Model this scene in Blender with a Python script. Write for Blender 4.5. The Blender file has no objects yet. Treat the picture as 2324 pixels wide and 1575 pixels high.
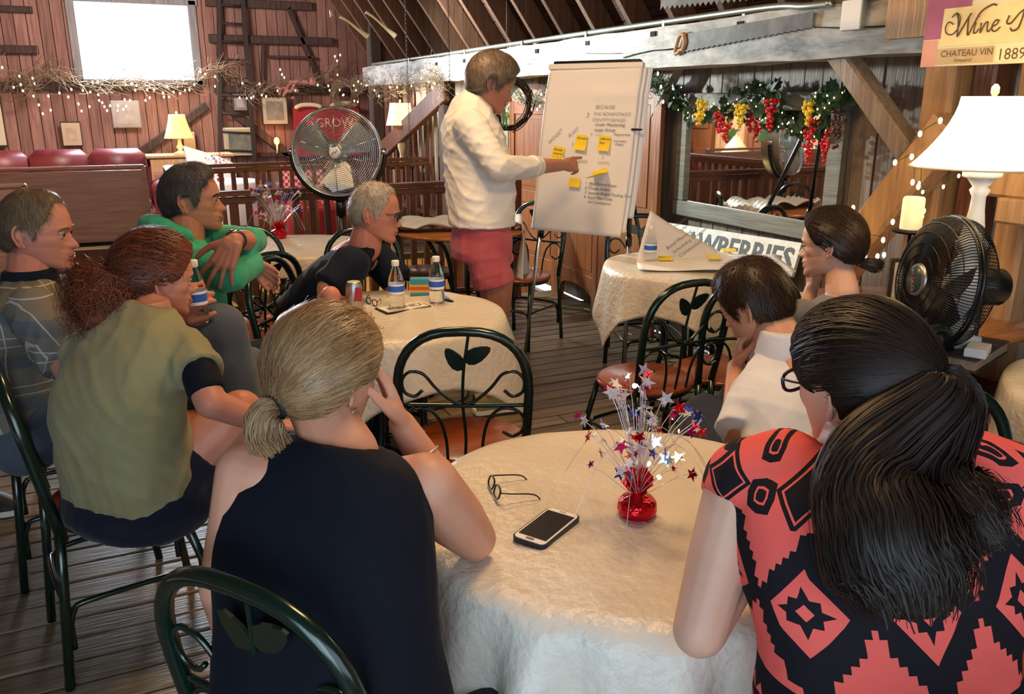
import bpy, math, random
import numpy as np
from mathutils import Vector, Matrix
random.seed(7); RNG=np.random.RandomState(11)
S=bpy.context.scene; COL=S.collection
PI=math.pi
def V(*a): return np.array(a,float)
def nz(v):
    v=np.array(v,float); return v/(np.linalg.norm(v)+1e-12)
# ---------------------------------------------------------------- camera
H=1.55; FP=1900.; CX=1162.; CY=787.5
YAW=math.radians(24.73); PIT=math.radians(16.34)
CF=V(math.sin(YAW)*math.cos(PIT),math.cos(YAW)*math.cos(PIT),-math.sin(PIT))
CR=V(math.cos(YAW),-math.sin(YAW),0); CU=np.cross(CR,CF); C0=V(0,0,H)
AW=V(math.sin(YAW),math.cos(YAW),0)          # horizontal heading of the view
UP=V(0,0,1)
def ray(x,y): return CF+CR*(x-CX)/FP-CU*(y-CY)/FP
def D(x,y,d): return C0+ray(x,y)*d           # point of the place at depth d along the view
def atz(x,y,h): r=ray(x,y); return C0+r*(h-H)/r[2]
def atx(x,y,v): r=ray(x,y); return C0+r*v/r[0]
def aty(x,y,v): r=ray(x,y); return C0+r*v/r[1]
cd=bpy.data.cameras.new('camera'); cam=bpy.data.objects.new('camera',cd); COL.objects.link(cam)
cam.location=C0
cam.matrix_world=Matrix(((CR[0],CU[0],-CF[0],0),(CR[1],CU[1],-CF[1],0),(CR[2],CU[2],-CF[2],H),(0,0,0,1)))
cd.sensor_width=36; cd.lens=FP/2324*36; cd.clip_start=.05; cd.clip_end=100
S.camera=cam
# ---------------------------------------------------------------- world, lights, exposure
w=bpy.data.worlds.new('daylight'); S.world=w; w.use_nodes=True
bg=w.node_tree.nodes['Background']; bg.inputs[0].default_value=(.80,.90,1,1); bg.inputs[1].default_value=2.2
S.view_settings.view_transform='Standard'; S.view_settings.look='None'; S.view_settings.gamma=1
S.view_settings.use_curve_mapping=False; S.view_settings.exposure=0.02
def light(name,kind,loc,power,color,size=.3,target=None,spread=None,spot=None,blend=.6,sy=None):
    l=bpy.data.lights.new(name,kind); o=bpy.data.objects.new(name,l); COL.objects.link(o)
    o.location=loc; l.energy=power; l.color=color
    if kind=='AREA':
        l.size=size
        if sy: l.shape='RECTANGLE'; l.size_y=sy
        if spread: l.spread=spread
    else: l.shadow_soft_size=size
    if spot: l.spot_size=spot; l.spot_blend=blend
    if target is not None: o.rotation_euler=(Vector(target)-Vector(loc)).to_track_quat('-Z','Y').to_euler()
    return o
light('window_daylight','AREA',(.37,11.35,2.25),230,(.86,.91,1),1.15,(.7,4.5,.2),sy=.8)
light('ceiling_light_warm','AREA',(1.2,1.7,2.75),30,(1,.60,.28),.5,(1.0,1.9,0))
light('ceiling_light_middle','AREA',(1.1,3.6,2.8),34,(1,.63,.31),.5,(1.3,3.6,0))
light('ceiling_spot_white','SPOT',(1.75,7.3,2.25),360,(.95,1,.95),.08,(3.1,7.0,1.75),spot=2.3,blend=.7)
light('mirror_wall_fill','SPOT',(1.7,6.3,1.86),330,(.90,1,.97),.05,(3.3,3.9,1.62),spot=1.3,blend=.5)  # unseen spot added below ceiling height, brightens the planks above the mirror
light('pew_fill','AREA',(-.7,5.0,2.7),30,(1,.82,.68),.6,(-.8,8,.4))  # added fill without a fixture, brings up the pew backs
light('left_bay_fill','SPOT',(-.7,9.0,2.5),220,(1,.75,.5),.2,(-1.5,9.4,.9),spot=2.2,blend=.8)  # unseen spot put in to lift the left wall that the mirror reflects
light('far_wall_fill','SPOT',(.2,8.6,2.7),330,(1,.84,.78),.3,(.6,11.6,1.2),spot=2.4,blend=.8)  # added to brighten the far wall, no such fixture in the room
light('stairwell_glow','AREA',(2.0,7.4,-1.2),75,(1,.72,.25),1.2,(2.0,7.4,1))
light('rear_daylight','AREA',(-.9,-.9,1.2),32,(.58,.80,1),1.5,(.9,1.9,.5))
# ---------------------------------------------------------------- materials
def mat(name,c,rough=.5,metal=0.,c2=None,nscale=8.,stretch=(1,1,1),bump=0.,bscale=None,rand=0.,spec=.5,trans=0.,emit=None,estr=0.,coat=0.,sss=0.,alpha=1.,detail=4,contrast=(.35,.65),sheen=0.,island=0.,ior=1.45):
    m=bpy.data.materials.new(name); m.use_nodes=True; nt=m.node_tree; N=nt.nodes; L=nt.links
    b=N['Principled BSDF']; b.inputs['Base Color'].default_value=(*c,1); b.inputs['Roughness'].default_value=rough
    b.inputs['Metallic'].default_value=metal; b.inputs['Specular IOR Level'].default_value=spec
    b.inputs['Transmission Weight'].default_value=trans; b.inputs['Coat Weight'].default_value=coat; b.inputs['IOR'].default_value=ior
    b.inputs['Coat Roughness'].default_value=.15
    if sheen: b.inputs['Sheen Weight'].default_value=sheen
    if sss: b.inputs['Subsurface Weight'].default_value=sss; b.inputs['Subsurface Radius'].default_value=(.012,.005,.003); b.inputs['Subsurface Scale'].default_value=1
    if alpha<1: b.inputs['Alpha'].default_value=alpha
    if emit: b.inputs['Emission Color'].default_value=(*emit,1); b.inputs['Emission Strength'].default_value=estr
    tc=None; col=None
    if c2 is not None or bump:
        tc=N.new('ShaderNodeTexCoord'); mp=N.new('ShaderNodeMapping'); mp.inputs['Scale'].default_value=stretch
        L.new(tc.outputs['Object'],mp.inputs['Vector'])
        if rand:
            oi=N.new('ShaderNodeObjectInfo'); ad=N.new('ShaderNodeVectorMath'); ad.operation='ADD'; mu=N.new('ShaderNodeMath'); mu.operation='MULTIPLY'; mu.inputs[1].default_value=37
            L.new(oi.outputs['Random'],mu.inputs[0]); L.new(mu.outputs[0],ad.inputs[1]); L.new(tc.outputs['Object'],ad.inputs[0]); L.new(ad.outputs[0],mp.inputs['Vector'])
    if c2 is not None:
        n=N.new('ShaderNodeTexNoise'); n.inputs['Scale'].default_value=nscale; n.inputs['Detail'].default_value=detail; n.inputs['Distortion'].default_value=.4
        L.new(mp.outputs[0],n.inputs['Vector'])
        r=N.new('ShaderNodeValToRGB'); r.color_ramp.elements[0].color=(*c,1); r.color_ramp.elements[1].color=(*c2,1)
        r.color_ramp.elements[0].position=contrast[0]; r.color_ramp.elements[1].position=contrast[1]
        L.new(n.outputs['Fac'],r.inputs[0]); col=r.outputs[0]
    if rand or island:
        hs=N.new('ShaderNodeHueSaturation'); mr=N.new('ShaderNodeMapRange')
        a=rand or island; mr.inputs[3].default_value=1-a; mr.inputs[4].default_value=1+a
        if rand:
            oi2=N.new('ShaderNodeObjectInfo'); L.new(oi2.outputs['Random'],mr.inputs[0])
        else:
            ge=N.new('ShaderNodeNewGeometry'); L.new(ge.outputs['Random Per Island'],mr.inputs[0])
        L.new(mr.outputs[0],hs.inputs['Value'])
        if col is not None: L.new(col,hs.inputs['Color'])
        else: hs.inputs['Color'].default_value=(*c,1)
        col=hs.outputs[0]
    if col is not None: L.new(col,b.inputs['Base Color'])
    if bump:
        n2=N.new('ShaderNodeTexNoise'); n2.inputs['Scale'].default_value=bscale or nscale*3; n2.inputs['Detail'].default_value=3
        L.new(mp.outputs[0],n2.inputs['Vector']); bp=N.new('ShaderNodeBump'); bp.inputs['Strength'].default_value=bump; bp.inputs['Distance'].default_value=.01
        L.new(n2.outputs['Fac'],bp.inputs['Height']); L.new(bp.outputs[0],b.inputs['Normal'])
    return m
def wood(name,c,c2,rough=.55,ax=0,rand=.25,bump=.25,sc=3.,coat=0.,spec=.4):
    st=[14.,14.,14.]; st[ax]=1.0
    return mat(name,c,rough,c2=c2,nscale=sc,stretch=tuple(st),bump=bump,bscale=sc*2.5,rand=rand,coat=coat,contrast=(.3,.7),spec=spec)
M={}
M['floor']=wood('floor_wood',(.085,.062,.036),(.235,.185,.115),.38,0,.22,.25,spec=.45)
M['gap']=mat('dark_gap',(.012,.008,.006),.9)
M['barn_red']=wood('barn_board_red',(.21,.10,.078),(.36,.19,.15),.7,2,.22)
M['barn_grey']=wood('barn_board_grey',(.15,.115,.088),(.28,.22,.17),.5,2,.22)
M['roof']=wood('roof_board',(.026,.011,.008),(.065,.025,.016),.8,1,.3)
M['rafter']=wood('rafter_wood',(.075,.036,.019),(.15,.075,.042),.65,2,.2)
M['beam']=mat('weathered_beam',(.16,.14,.12),.6,c2=(.48,.47,.43),nscale=6,stretch=(3,.7,3),bump=.6,bscale=14,contrast=(.3,.62))
M['brace']=wood('brace_wood',(.20,.15,.11),(.34,.26,.19),.6,2,.1)
M['timber']=wood('pale_timber',(.34,.19,.09),(.55,.33,.16),.6,2,.1)
M['dark_wood']=wood('dark_rail_wood',(.075,.028,.016),(.16,.062,.034),.45,2,.15)
M['dark_wood_x']=wood('dark_rail_wood_long',(.085,.032,.018),(.18,.075,.04),.4,0,.12)
M['iron']=mat('dark_iron',(.02,.018,.018),.5,.6)
M['screen']=wood('pine_screen',(.17,.055,.018),(.30,.11,.038),.45,2,.12)
M['oak']=wood('oak_bench',(.26,.14,.10),(.38,.22,.16),.4,0,.1)
M['ladder']=mat('dark_ladder',(.03,.02,.018),.7)
M['green_metal']=mat('dark_green_enamel',(.006,.022,.016),.22,.3,coat=.6,spec=.6)
M['seat']=wood('cherry_seat',(.19,.042,.015),(.30,.075,.028),.28,0,.08,.05,coat=.5)
M['table_wood']=wood('varnished_tabletop',(.33,.115,.03),(.50,.20,.06),.22,0,.05,.04,coat=.6)
M['cloth']=mat('white_plastic_cloth',(.62,.565,.47),.36,c2=(.69,.64,.55),nscale=5,bump=.6,bscale=42,spec=.5)
M['cloth_b']=mat('bunched_white_cloth',(.75,.73,.69),.32,bump=.4,bscale=20)
M['paper']=mat('white_paper',(.80,.78,.76),.6)
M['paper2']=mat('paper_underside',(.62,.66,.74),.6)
M['ink']=mat('grey_ink',(.10,.10,.11),.7)
M['ink_pale']=mat('pale_ink',(.36,.36,.38),.7)
M['sticky']=mat('yellow_sticky',(.90,.66,.02),.6)
M['black']=mat('black_plastic',(.008,.009,.010),.3)
M['black_matte']=mat('black_matte',(.012,.012,.014),.6)
M['chrome']=mat('chrome_wire',(.62,.66,.66),.22,1.)
M['steel']=mat('brushed_steel',(.45,.45,.44),.35,.9)
M['saw']=mat('rusty_steel',(.045,.040,.035),.6,.2,c2=(.13,.12,.105),nscale=9)
M['galv']=mat('galvanised_pipe',(.42,.45,.40),.35,.8)
M['white_paint']=mat('white_paint',(.82,.80,.76),.35)
M['cream']=mat('cream_paint',(.78,.68,.44),.3)
def glowmat(name,c,e): return mat(name,c,.6,emit=c,estr=e)
M['shade_big']=glowmat('lit_shade_cream',(1,.86,.58),1.55)
M['shade_yel']=glowmat('lit_shade_yellow',(1,.74,.22),.75)
M['shade_mid']=glowmat('lit_shade_ivory',(1,.86,.50),1.25)
M['shade_dim']=glowmat('dim_shade_ivory',(.70,.58,.36),.35)
M['bulb']=glowmat('fairy_bulb',(1,.72,.33),9)
M['bulb_w']=glowmat('fairy_bulb_white',(1,.90,.72),7)
M['bulb_blue']=glowmat('blue_led',(.45,.5,1),9)
M['candle']=glowmat('candle_glow',(1,.80,.42),.45)
M['flame']=glowmat('candle_flame',(1,.42,.10),6)
M['glass']=mat('clear_glass',(1,1,1),.03,trans=1,ior=1.02,spec=.1)
M['water']=mat('clear_plastic_bottle',(.93,.96,.98),.05,trans=1,ior=1.2)
M['lens']=mat('spectacle_lens',(.9,.93,1),.02,trans=1,ior=1.1,spec=.9)
M['bulbx']=None
M['mirror']=mat('mirror_glass',(.92,.92,.92),.02,1.)
M['leather']=mat('oxblood_leather',(.10,.012,.018),.42,c2=(.15,.022,.028),nscale=5,bump=.2)
M['red']=mat('red_sheet',(.40,.022,.03),.5)
M['foil_red']=mat('red_foil',(.62,.01,.02),.2,.75,bump=.8,bscale=45)
M['foil_silver']=mat('silver_foil',(.82,.80,.84),.22,.55)
M['foil_blue']=mat('blue_foil',(.10,.12,.55),.2,.8)
M['foil_pink']=mat('pink_foil',(.65,.02,.22),.2,.75)
M['leaf']=mat('vine_leaf',(.022,.060,.022),.5,c2=(.045,.10,.04),nscale=20,rand=.3)
M['leaf_pale']=mat('pale_leaf',(.22,.42,.14),.5)
M['grape_y']=mat('yellow_grape',(.88,.62,.04),.25,coat=.4)
M['grape_r']=mat('red_grape',(.60,.008,.012),.18,coat=.6)
M['grape_p']=mat('purple_grape',(.09,.025,.05),.3)
M['twig']=mat('dry_twig',(.17,.10,.06),.8,c2=(.36,.27,.17),nscale=12)
M['twig_dark']=mat('dark_twig',(.045,.03,.02),.8,bump=.6,bscale=60)
M['blue_label']=mat('blue_label',(.03,.12,.55),.4)
M['white_label']=mat('white_label',(.85,.87,.9),.4)
M['sign_white']=mat('sign_cream',(.68,.66,.56),.6,c2=(.80,.78,.70),nscale=12,bump=.2)
M['sign_green']=mat('sign_letter_dark',(.028,.04,.048),.6,c2=(.06,.055,.045),nscale=15)
M['sandal']=mat('olive_canvas',(.18,.19,.08),.8)
# ---------------------------------------------------------------- mesh helpers
class MB:
    def __init__(s): s.v=[]; s.f=[]; s.n=0; s.sm=[]
    def add(s,vs,fs,smooth=False):
        b=s.n; vs=[tuple(map(float,p)) for p in vs]; s.v+=vs; s.n+=len(vs); s.f+=[tuple(i+b for i in f) for f in fs]; s.sm+=[smooth]*len(fs); return s
    def box(s,c,d,R=None,bev=0):
        c=V(*c); hx,hy,hz=d[0]/2,d[1]/2,d[2]/2
        if bev:
            b=min(bev,hx*.9,hy*.9,hz*.9); P=[]
            for z,q in ((-hz,b),(-hz+b,0),(hz-b,0),(hz,b)):
                P+=[(-hx+q,-hy+q,z),(hx-q,-hy+q,z),(hx-q,hy-q,z),(-hx+q,hy-q,z)]
            F=[(3,2,1,0),(12,13,14,15)]
            for k in range(3):
                for i in range(4): F.append((k*4+i,k*4+(i+1)%4,k*4+4+(i+1)%4,k*4+4+i))
        else:
            P=[(x,y,z) for z in(-hz,hz) for x,y in((-hx,-hy),(hx,-hy),(hx,hy),(-hx,hy))]
            F=[(3,2,1,0),(4,5,6,7)]+[(i,(i+1)%4,4+(i+1)%4,4+i) for i in range(4)]
        P=np.array(P,float)
        if R is not None: P=P@np.array(R,float)      # rows of R are the local axes
        return s.add(P+c,F)
    def bar(s,a,b,w,t,side=(0,0,1)):   # rectangular bar from a to b, w along side-ish, t the other
        a=V(*a); b=V(*b); x=nz(b-a); sd=V(*side); sd=nz(sd-x*(sd@x)); o=np.cross(x,sd)
        return s.box((a+b)/2,(np.linalg.norm(b-a),w,t),(x,sd,o),bev=min(w,t)*.12)
    def tube(s,pts,r,n=8,closed=False,cap=True):
        P=np.array(pts,float); K=len(P); rr=np.full(K,r) if np.isscalar(r) else np.array(r,float)
        T=np.zeros_like(P)
        for i in range(K):
            a=P[(i-1)%K] if closed or i>0 else P[i]; b=P[(i+1)%K] if closed or i<K-1 else P[i]
            T[i]=nz(b-a)
        u=nz(np.cross(T[0],V(.3,.2,.93) if abs(T[0][2])<.9 else V(1,0,0)))
        vs=[];
        for i in range(K):
            u=nz(u-T[i]*(u@T[i])); v=np.cross(T[i],u)
            for k in range(n):
                a=2*PI*k/n; vs.append(P[i]+rr[i]*(math.cos(a)*u+math.sin(a)*v))
        fs=[]
        for i in range(K if closed else K-1):
            j=(i+1)%K
            for k in range(n): fs.append((i*n+k,i*n+(k+1)%n,j*n+(k+1)%n,j*n+k))
        if cap and not closed: fs+= [tuple(range(n-1,-1,-1)),tuple((K-1)*n+k for k in range(n))]
        return s.add(vs,fs,True)
    def lathe(s,prof,c=(0,0,0),n=24,axis=(0,0,1),cap=True,sx=1,sy=1,smooth=True):
        ax=nz(axis); u=nz(np.cross(ax,V(0,1,0) if abs(ax[1])<.9 else V(1,0,0))); v=np.cross(ax,u)
        vs=[]; c=V(*c)
        for (r,z) in prof:
            for k in range(n):
                a=2*PI*k/n; vs.append(c+ax*z+u*r*sx*math.cos(a)+v*r*sy*math.sin(a))
        fs=[]
        for i in range(len(prof)-1):
            for k in range(n): fs.append((i*n+k,i*n+(k+1)%n,(i+1)*n+(k+1)%n,(i+1)*n+k))
        if cap: fs+=[tuple(range(n-1,-1,-1)),tuple((len(prof)-1)*n+k for k in range(n))]
        return s.add(vs,fs,smooth)
    def ball(s,c,r,n=12,m=8,R=None):
        r=(r,r,r) if np.isscalar(r) else r
        vs=[(0,0,-1)]; 
        for i in range(1,m):
            t=PI*i/m-PI/2
            for k in range(n): a=2*PI*k/n; vs.append((math.cos(t)*math.cos(a),math.cos(t)*math.sin(a),math.sin(t)))
        vs.append((0,0,1)); fs=[(0,1+(k+1)%n,1+k) for k in range(n)]
        for i in range(m-2):
            for k in range(n): fs.append((1+i*n+k,1+i*n+(k+1)%n,1+(i+1)*n+(k+1)%n,1+(i+1)*n+k))
        e=len(vs)-1; fs+=[(e,1+(m-2)*n+k,1+(m-2)*n+(k+1)%n) for k in range(n)]
        P=np.array(vs)*np.array(r)
        if R is not None: P=P@np.array(R,float)
        return s.add(P+V(*c),fs,True)
    def plate(s,poly,o,ux,uy,t):     # polygon in plane (ux,uy) at o, thickness t
        ux=V(*ux);uy=V(*uy);nn=nz(np.cross(ux,uy)); o=V(*o); K=len(poly)
        a=[o+ux*p[0]+uy*p[1]-nn*t/2 for p in poly]; b=[q+nn*t for q in a]
        return s.add(a+b,[tuple(range(K-1,-1,-1)),tuple(range(K,2*K))]+[(i,(i+1)%K,K+(i+1)%K,K+i) for i in range(K)])
    def build(s,name,m,parent=None,mats=None):
        me=bpy.data.meshes.new(name); me.from_pydata(s.v,[],s.f); me.polygons.foreach_set('use_smooth',s.sm)
        for x in ([m] if not isinstance(m,list) else m): me.materials.append(x)
        me.update(); o=bpy.data.objects.new(name,me); COL.objects.link(o)
        if parent is not None: o.parent=parent
        return o
def npmesh(name,P,F,m,parent=None,smooth=True):
    """fast mesh from numpy verts (n,3) and faces (k,4 or 3)"""
    me=bpy.data.meshes.new(name); P=np.asarray(P,np.float32); F=np.asarray(F,np.int32); k=F.shape[1]
    me.vertices.add(len(P)); me.vertices.foreach_set('co',P.ravel()); me.loops.add(F.size); me.loops.foreach_set('vertex_index',F.ravel())
    me.polygons.add(len(F)); me.polygons.foreach_set('loop_start',np.arange(0,F.size,k,dtype=np.int32)); 
    me.update(calc_edges=True); me.polygons.foreach_set('use_smooth',np.full(len(F),smooth))
    me.materials.append(m); o=bpy.data.objects.new(name,me); COL.objects.link(o)
    if parent is not None: o.parent=parent
    return o
def tag(o,label=None,cat=None,group=None,kind=None):
    if label: o['label']=label
    if cat: o['category']=cat
    if group: o['group']=group
    if kind: o['kind']=kind
    return o
def thing(name,label,cat,loc=(0,0,0),rz=0,group=None):
    o=bpy.data.objects.new(name,None); COL.objects.link(o); o.location=loc; o.rotation_euler=(0,0,rz); o.empty_display_size=.1
    return tag(o,label,cat,group)
def struct(o): o['kind']='structure'; return o
def copy_tree(o,parent=None):
    c=o.copy(); COL.objects.link(c)
    if parent is not None: c.parent=parent
    for ch in [x for x in o.children]: copy_tree(ch,c)
    return c
_txt={}
def text(mb,s,o,ux,uy,size,shear=0,thick=.0006,align='LEFT',bold=0):
    """flat lettering as geometry: ux reading direction, uy up"""
    key=(s,shear,align,bold)
    if key not in _txt:
        cu=bpy.data.curves.new('t','FONT'); cu.body=s; cu.size=1; cu.shear=shear; cu.align_x=align; cu.resolution_u=2; cu.offset=bold
        ob=bpy.data.objects.new('t',cu); COL.objects.link(ob); dg=bpy.context.evaluated_depsgraph_get()
        me=bpy.data.meshes.new_from_object(ob.evaluated_get(dg))
        _txt[key]=([tuple(v.co) for v in me.vertices],[tuple(p.vertices) for p in me.polygons])
        bpy.data.objects.remove(ob); bpy.data.curves.remove(cu); bpy.data.meshes.remove(me)
    vs,fs=_txt[key]; ux=nz(ux); uy=nz(uy); n=np.cross(ux,uy); o=V(*o)
    mb.add([o+ux*p[0]*size+uy*p[1]*size+n*thick for p in vs],fs)
def spl(pts,n=8):
    """Catmull-Rom through the points"""
    P=[V(*p) for p in pts]; P=[2*P[0]-P[1]]+P+[2*P[-1]-P[-2]]; out=[]
    for i in range(1,len(P)-2):
        for k in range(n):
            t=k/n; a,b,c,d=P[i-1],P[i],P[i+1],P[i+2]
            out.append(.5*((2*b)+(-a+c)*t+(2*a-5*b+4*c-d)*t*t+(-a+3*b-3*c+d)*t**3))
    out.append(P[-2]); return out
# ---------------------------------------------------------------- SETTING
XW=3.30
WX=(-2.3,XW)
# floor: dark sub-floor slab and single boards; a stair opening between the two railings
OY0,OY1,OX0=6.2,8.6,.45
fb=MB()
fb.box((.5,3.05,-.06),(5.7,6.3,.05)); fb.box((.5,10.2,-.06),(5.7,3.2,.05)); fb.box(((OX0-2.35)/2,7.4,-.06),(OX0+2.35,2.4,.05))
floor=struct(fb.build('floor',M['gap']))
pw=.1165; pl_cache={}
def plank_mesh(L):
    k=round(L,1)
    if k not in pl_cache:
        o=MB().box((0,0,0),(k-.005,pw-.009,.026),bev=.004).build('plank',M['floor'],floor); pl_cache[k]=o; return o,True
    return pl_cache[k],False
y=.25; row=0
def put_plank(xc,yc,L):
    o,new=plank_mesh(L)
    if not new: o=o.copy(); COL.objects.link(o)
    o.location=(xc,yc,-.013+random.uniform(-.0015,.0015)); o.rotation_euler=(random.uniform(-.004,.004),random.uniform(-.0006,.0006),random.uniform(-.0012,.0012))
npl=0
while y<11.6:
    x0=-1.0 if y<4.5 else (-1.35 if y<7 else -2.1); x1=OX0 if OY0<y<OY1 else XW
    if y<2.2: x1=2.6
    x=x0-random.uniform(0,.6)
    while x<x1-.05:
        L=random.choice([1.8,2.2,2.6,3.0,3.4]) if y<8.6 else random.choice([2.6,3.4])
        if x+L>x1: L=max(.2,round(x1-x,1))
        put_plank(x+L/2,y,L); x+=L; npl+=1
    y+=pw
# stairwell below the opening
sw=MB(); sw.box((1.9,7.4,-2.35),(3.2,2.8,.1)); struct(sw.build('trim_1',M['timber']))
for k in range(34):
    o=MB().box((OX0-.05+k*.085,8.68,-.75),(.07,.03,1.3)).build('slat',M['timber'],None) if k==0 else o0.copy()
    if k==0: o0=o; sl_par=struct(MB().box((1.9,8.74,-1.2),(3.0,.03,2.3)).build('trim_2',M['dark_wood'])); 
    else: COL.objects.link(o); o.location.x=k*.085
    o.parent=sl_par
sw=MB(); sw.box((1.9,6.13,-1.25),(3.2,.05,2.3)); sw.box((.38,7.4,-1.25),(.05,2.6,2.3)); sw.box((3.36,7.4,-1.25),(.05,2.8,2.3)); struct(sw.build('trim_18',M['dark_wood']))
st=MB()
for k in range(7): st.box((1.0+k*.26,7.35,-.25-k*.2),(.28,.9,.035))
st.bar((.8,6.9,-.05),(2.9,6.9,-1.75),.05,.22,(0,1,0)); st.bar((.8,7.8,-.05),(2.9,7.8,-1.75),.05,.22,(0,1,0))
o=st.build('staircase',M['brace']); tag(o,'pale stairs going down inside the railed opening','stairs')
# far wall with a window hole
YF=11.6
wx0,wx1,wz0,wz1=-.26,1.0,1.80,2.68
wf=MB()
wf.box(((wx0-2.4)/2,YF+.10,2.2),(wx0+2.4,.04,4.4)); wf.box(((wx1+XW)/2,YF+.10,2.2),(XW-wx1,.04,4.4))
wf.box(((wx0+wx1)/2,YF+.10,wz0/2),(wx1-wx0,.04,wz0)); wf.box(((wx0+wx1)/2,YF+.10,(wz1+4.4)/2),(wx1-wx0,.04,4.4-wz1))
wall_far=struct(wf.build('wall_far',M['gap']))
def roofx(z): return XW-(z-1.93)*.72
def vplank(par,mt,c,d,name='plank'):
    o=MB().box((0,0,0),d,bev=.004).build(name,mt,par); o.location=c; return o
x=-2.3; fpw=.128; protoA=None
while x<XW:
    xc=x+fpw/2; top=3.6
    segs=[(0,top)]
    if wx0-.03<xc<wx1+.03: segs=[(0,wz0-.01),(wz1+.01,top)]
    for a,b in segs:
        vplank(wall_far,M['barn_red'],(xc,YF+.06+random.uniform(-.004,.004),(a+b)/2),(fpw-.008,.03,b-a))
    x+=fpw
# framing on the far wall
def wbeam(a,b,w,t,mt,name='timber',par=None,side=(0,0,1)):
    return MB().bar(a,b,w,t,side).build(name,mt,par)
M['frame_dark']=wood('framing_dark',(.035,.022,.018),(.085,.052,.040),.75,2,.1)
M['frame_hazy']=wood('framing_haze_tint',(.20,.19,.20),(.32,.31,.31),.7,2,.1)  # lightened grey: bluish haze around the window put into the wood colour
fy=YF-.03
for (a,b,wd,mt) in [((1.13,fy,0),(1.13,fy,3.6),.17,'frame_hazy'),((-.62,fy,1.0),(-.62,fy,3.6),.13,'frame_hazy'),((-.40,fy,0),(-.40,fy,3.6),.09,'barn_red'),
    ((1.2,fy,2.30),(2.75,fy,2.30),.10,'frame_dark'),((1.2,fy,2.72),(2.5,fy,2.72),.10,'frame_dark'),((1.2,fy,1.70),(3.2,fy,1.70),.09,'frame_dark'),
    ((-2.3,fy,1.72),(1.05,fy,1.72),.09,'frame_dark'),((-.2,fy+.01,.62),(1.1,fy+.01,1.5),.10,'frame_dark'),((2.45,fy,.55),(1.25,fy,1.55),.10,'frame_dark'),
    ((-2.0,fy,2.12),(-.68,fy,2.12),.09,'frame_dark'),((-2.0,fy,2.55),(-.68,fy,2.55),.07,'frame_dark'),((1.9,fy,2.10),(2.5,fy,2.10),.03,'frame_dark'),((-2.3,fy,.88),(XW,fy,.88),.06,'frame_dark'),
    ((2.2,fy,2.7),(2.55,fy,1.75),.05,'frame_dark'),((1.85,fy,2.25),(1.80,fy,1.75),.04,'frame_dark')]:
    wbeam(a,b,wd,.07,M[mt],par=wall_far)
# window
wfm=MB(); t=.05
for z in(wz0-.03,wz1+.03): wfm.box(((wx0+wx1)/2,YF+.03,z),(wx1-wx0+.2,.10,.07),bev=.005)
for xx in(wx0-.04,wx1+.04): wfm.box((xx,YF+.03,(wz0+wz1)/2),(.08,.10,wz1-wz0+.1),bev=.005)
win=struct(wfm.build('window_1',M['frame_hazy']))
MB().box(((wx0+wx1)/2,YF+.07,(wz0+wz1)/2),(wx1-wx0,.006,wz1-wz0)).build('pane',M['glass'],win)
bpy.data.objects['pane'].visible_shadow=True
# right wall
wr=MB().box((XW+.06,5.6,1.1),(.04,12.2,2.2)).build('wall_right',M['gap']); struct(wr)
y=1.3
while y<11.55:
    wd=random.choice([.115,.13,.14]); 
    vplank(wr,M['barn_grey'] if y<9.9 else M['barn_red'],(XW+.02+random.uniform(-.004,.004),y+wd/2,1.05),(.03,wd-.008,2.1)); y+=wd
# roof slope with boards and rafters
c=MB(); z0r=1.93
def rp(y,z,off=0): return V(roofx(z)+off*.81,y,z+off*.585)
c.add([rp(.8,z0r-.1,.12),rp(11.6,z0r-.1,.12),rp(11.6,4.4,.12),rp(.8,4.4,.12)],[(0,1,2,3)])
ceil=struct(c.build('ceiling',M['gap']))
sl=V(-.72,0,1); sl=nz(sl); nr=nz(V(1,0,.72))
k=0; s_=-.05
while s_<2.9:
    p=V(XW,0,1.93)+sl*(s_+.09)+nr*.085
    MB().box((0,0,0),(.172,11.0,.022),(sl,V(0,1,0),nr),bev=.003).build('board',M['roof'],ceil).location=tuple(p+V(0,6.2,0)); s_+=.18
y=1.2; rft=None
while y<11.5:
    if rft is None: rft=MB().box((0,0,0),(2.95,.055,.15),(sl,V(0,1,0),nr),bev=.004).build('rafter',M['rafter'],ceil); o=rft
    else: o=rft.copy(); COL.objects.link(o)
    o.location=tuple(V(XW,y,1.93)+sl*1.35-nr*.005); y+=.47
# purlin beam with pipe
BX=3.02
bm=MB()
ys=np.linspace(2.3,10.8,40); 
bv=[];bf=[]
for i,yy in enumerate(ys):
    for (dx,dz) in ((-.10,0),(-.10,.225),(.10,.225),(.10,0)):
        bv.append((BX+dx+random.uniform(-.006,.006),yy,1.735+dz+random.uniform(-.006,.006)))
for i in range(len(ys)-1):
    for k in range(4): bf.append((i*4+k,i*4+(k+1)%4,i*4+4+(k+1)%4,i*4+4+k))
bf+=[(0,1,2,3),(len(bv)-1,len(bv)-2,len(bv)-3,len(bv)-4)]
bm.add(bv,bf); beam=bm.build('trim_3',M['beam']); struct(beam)
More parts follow.
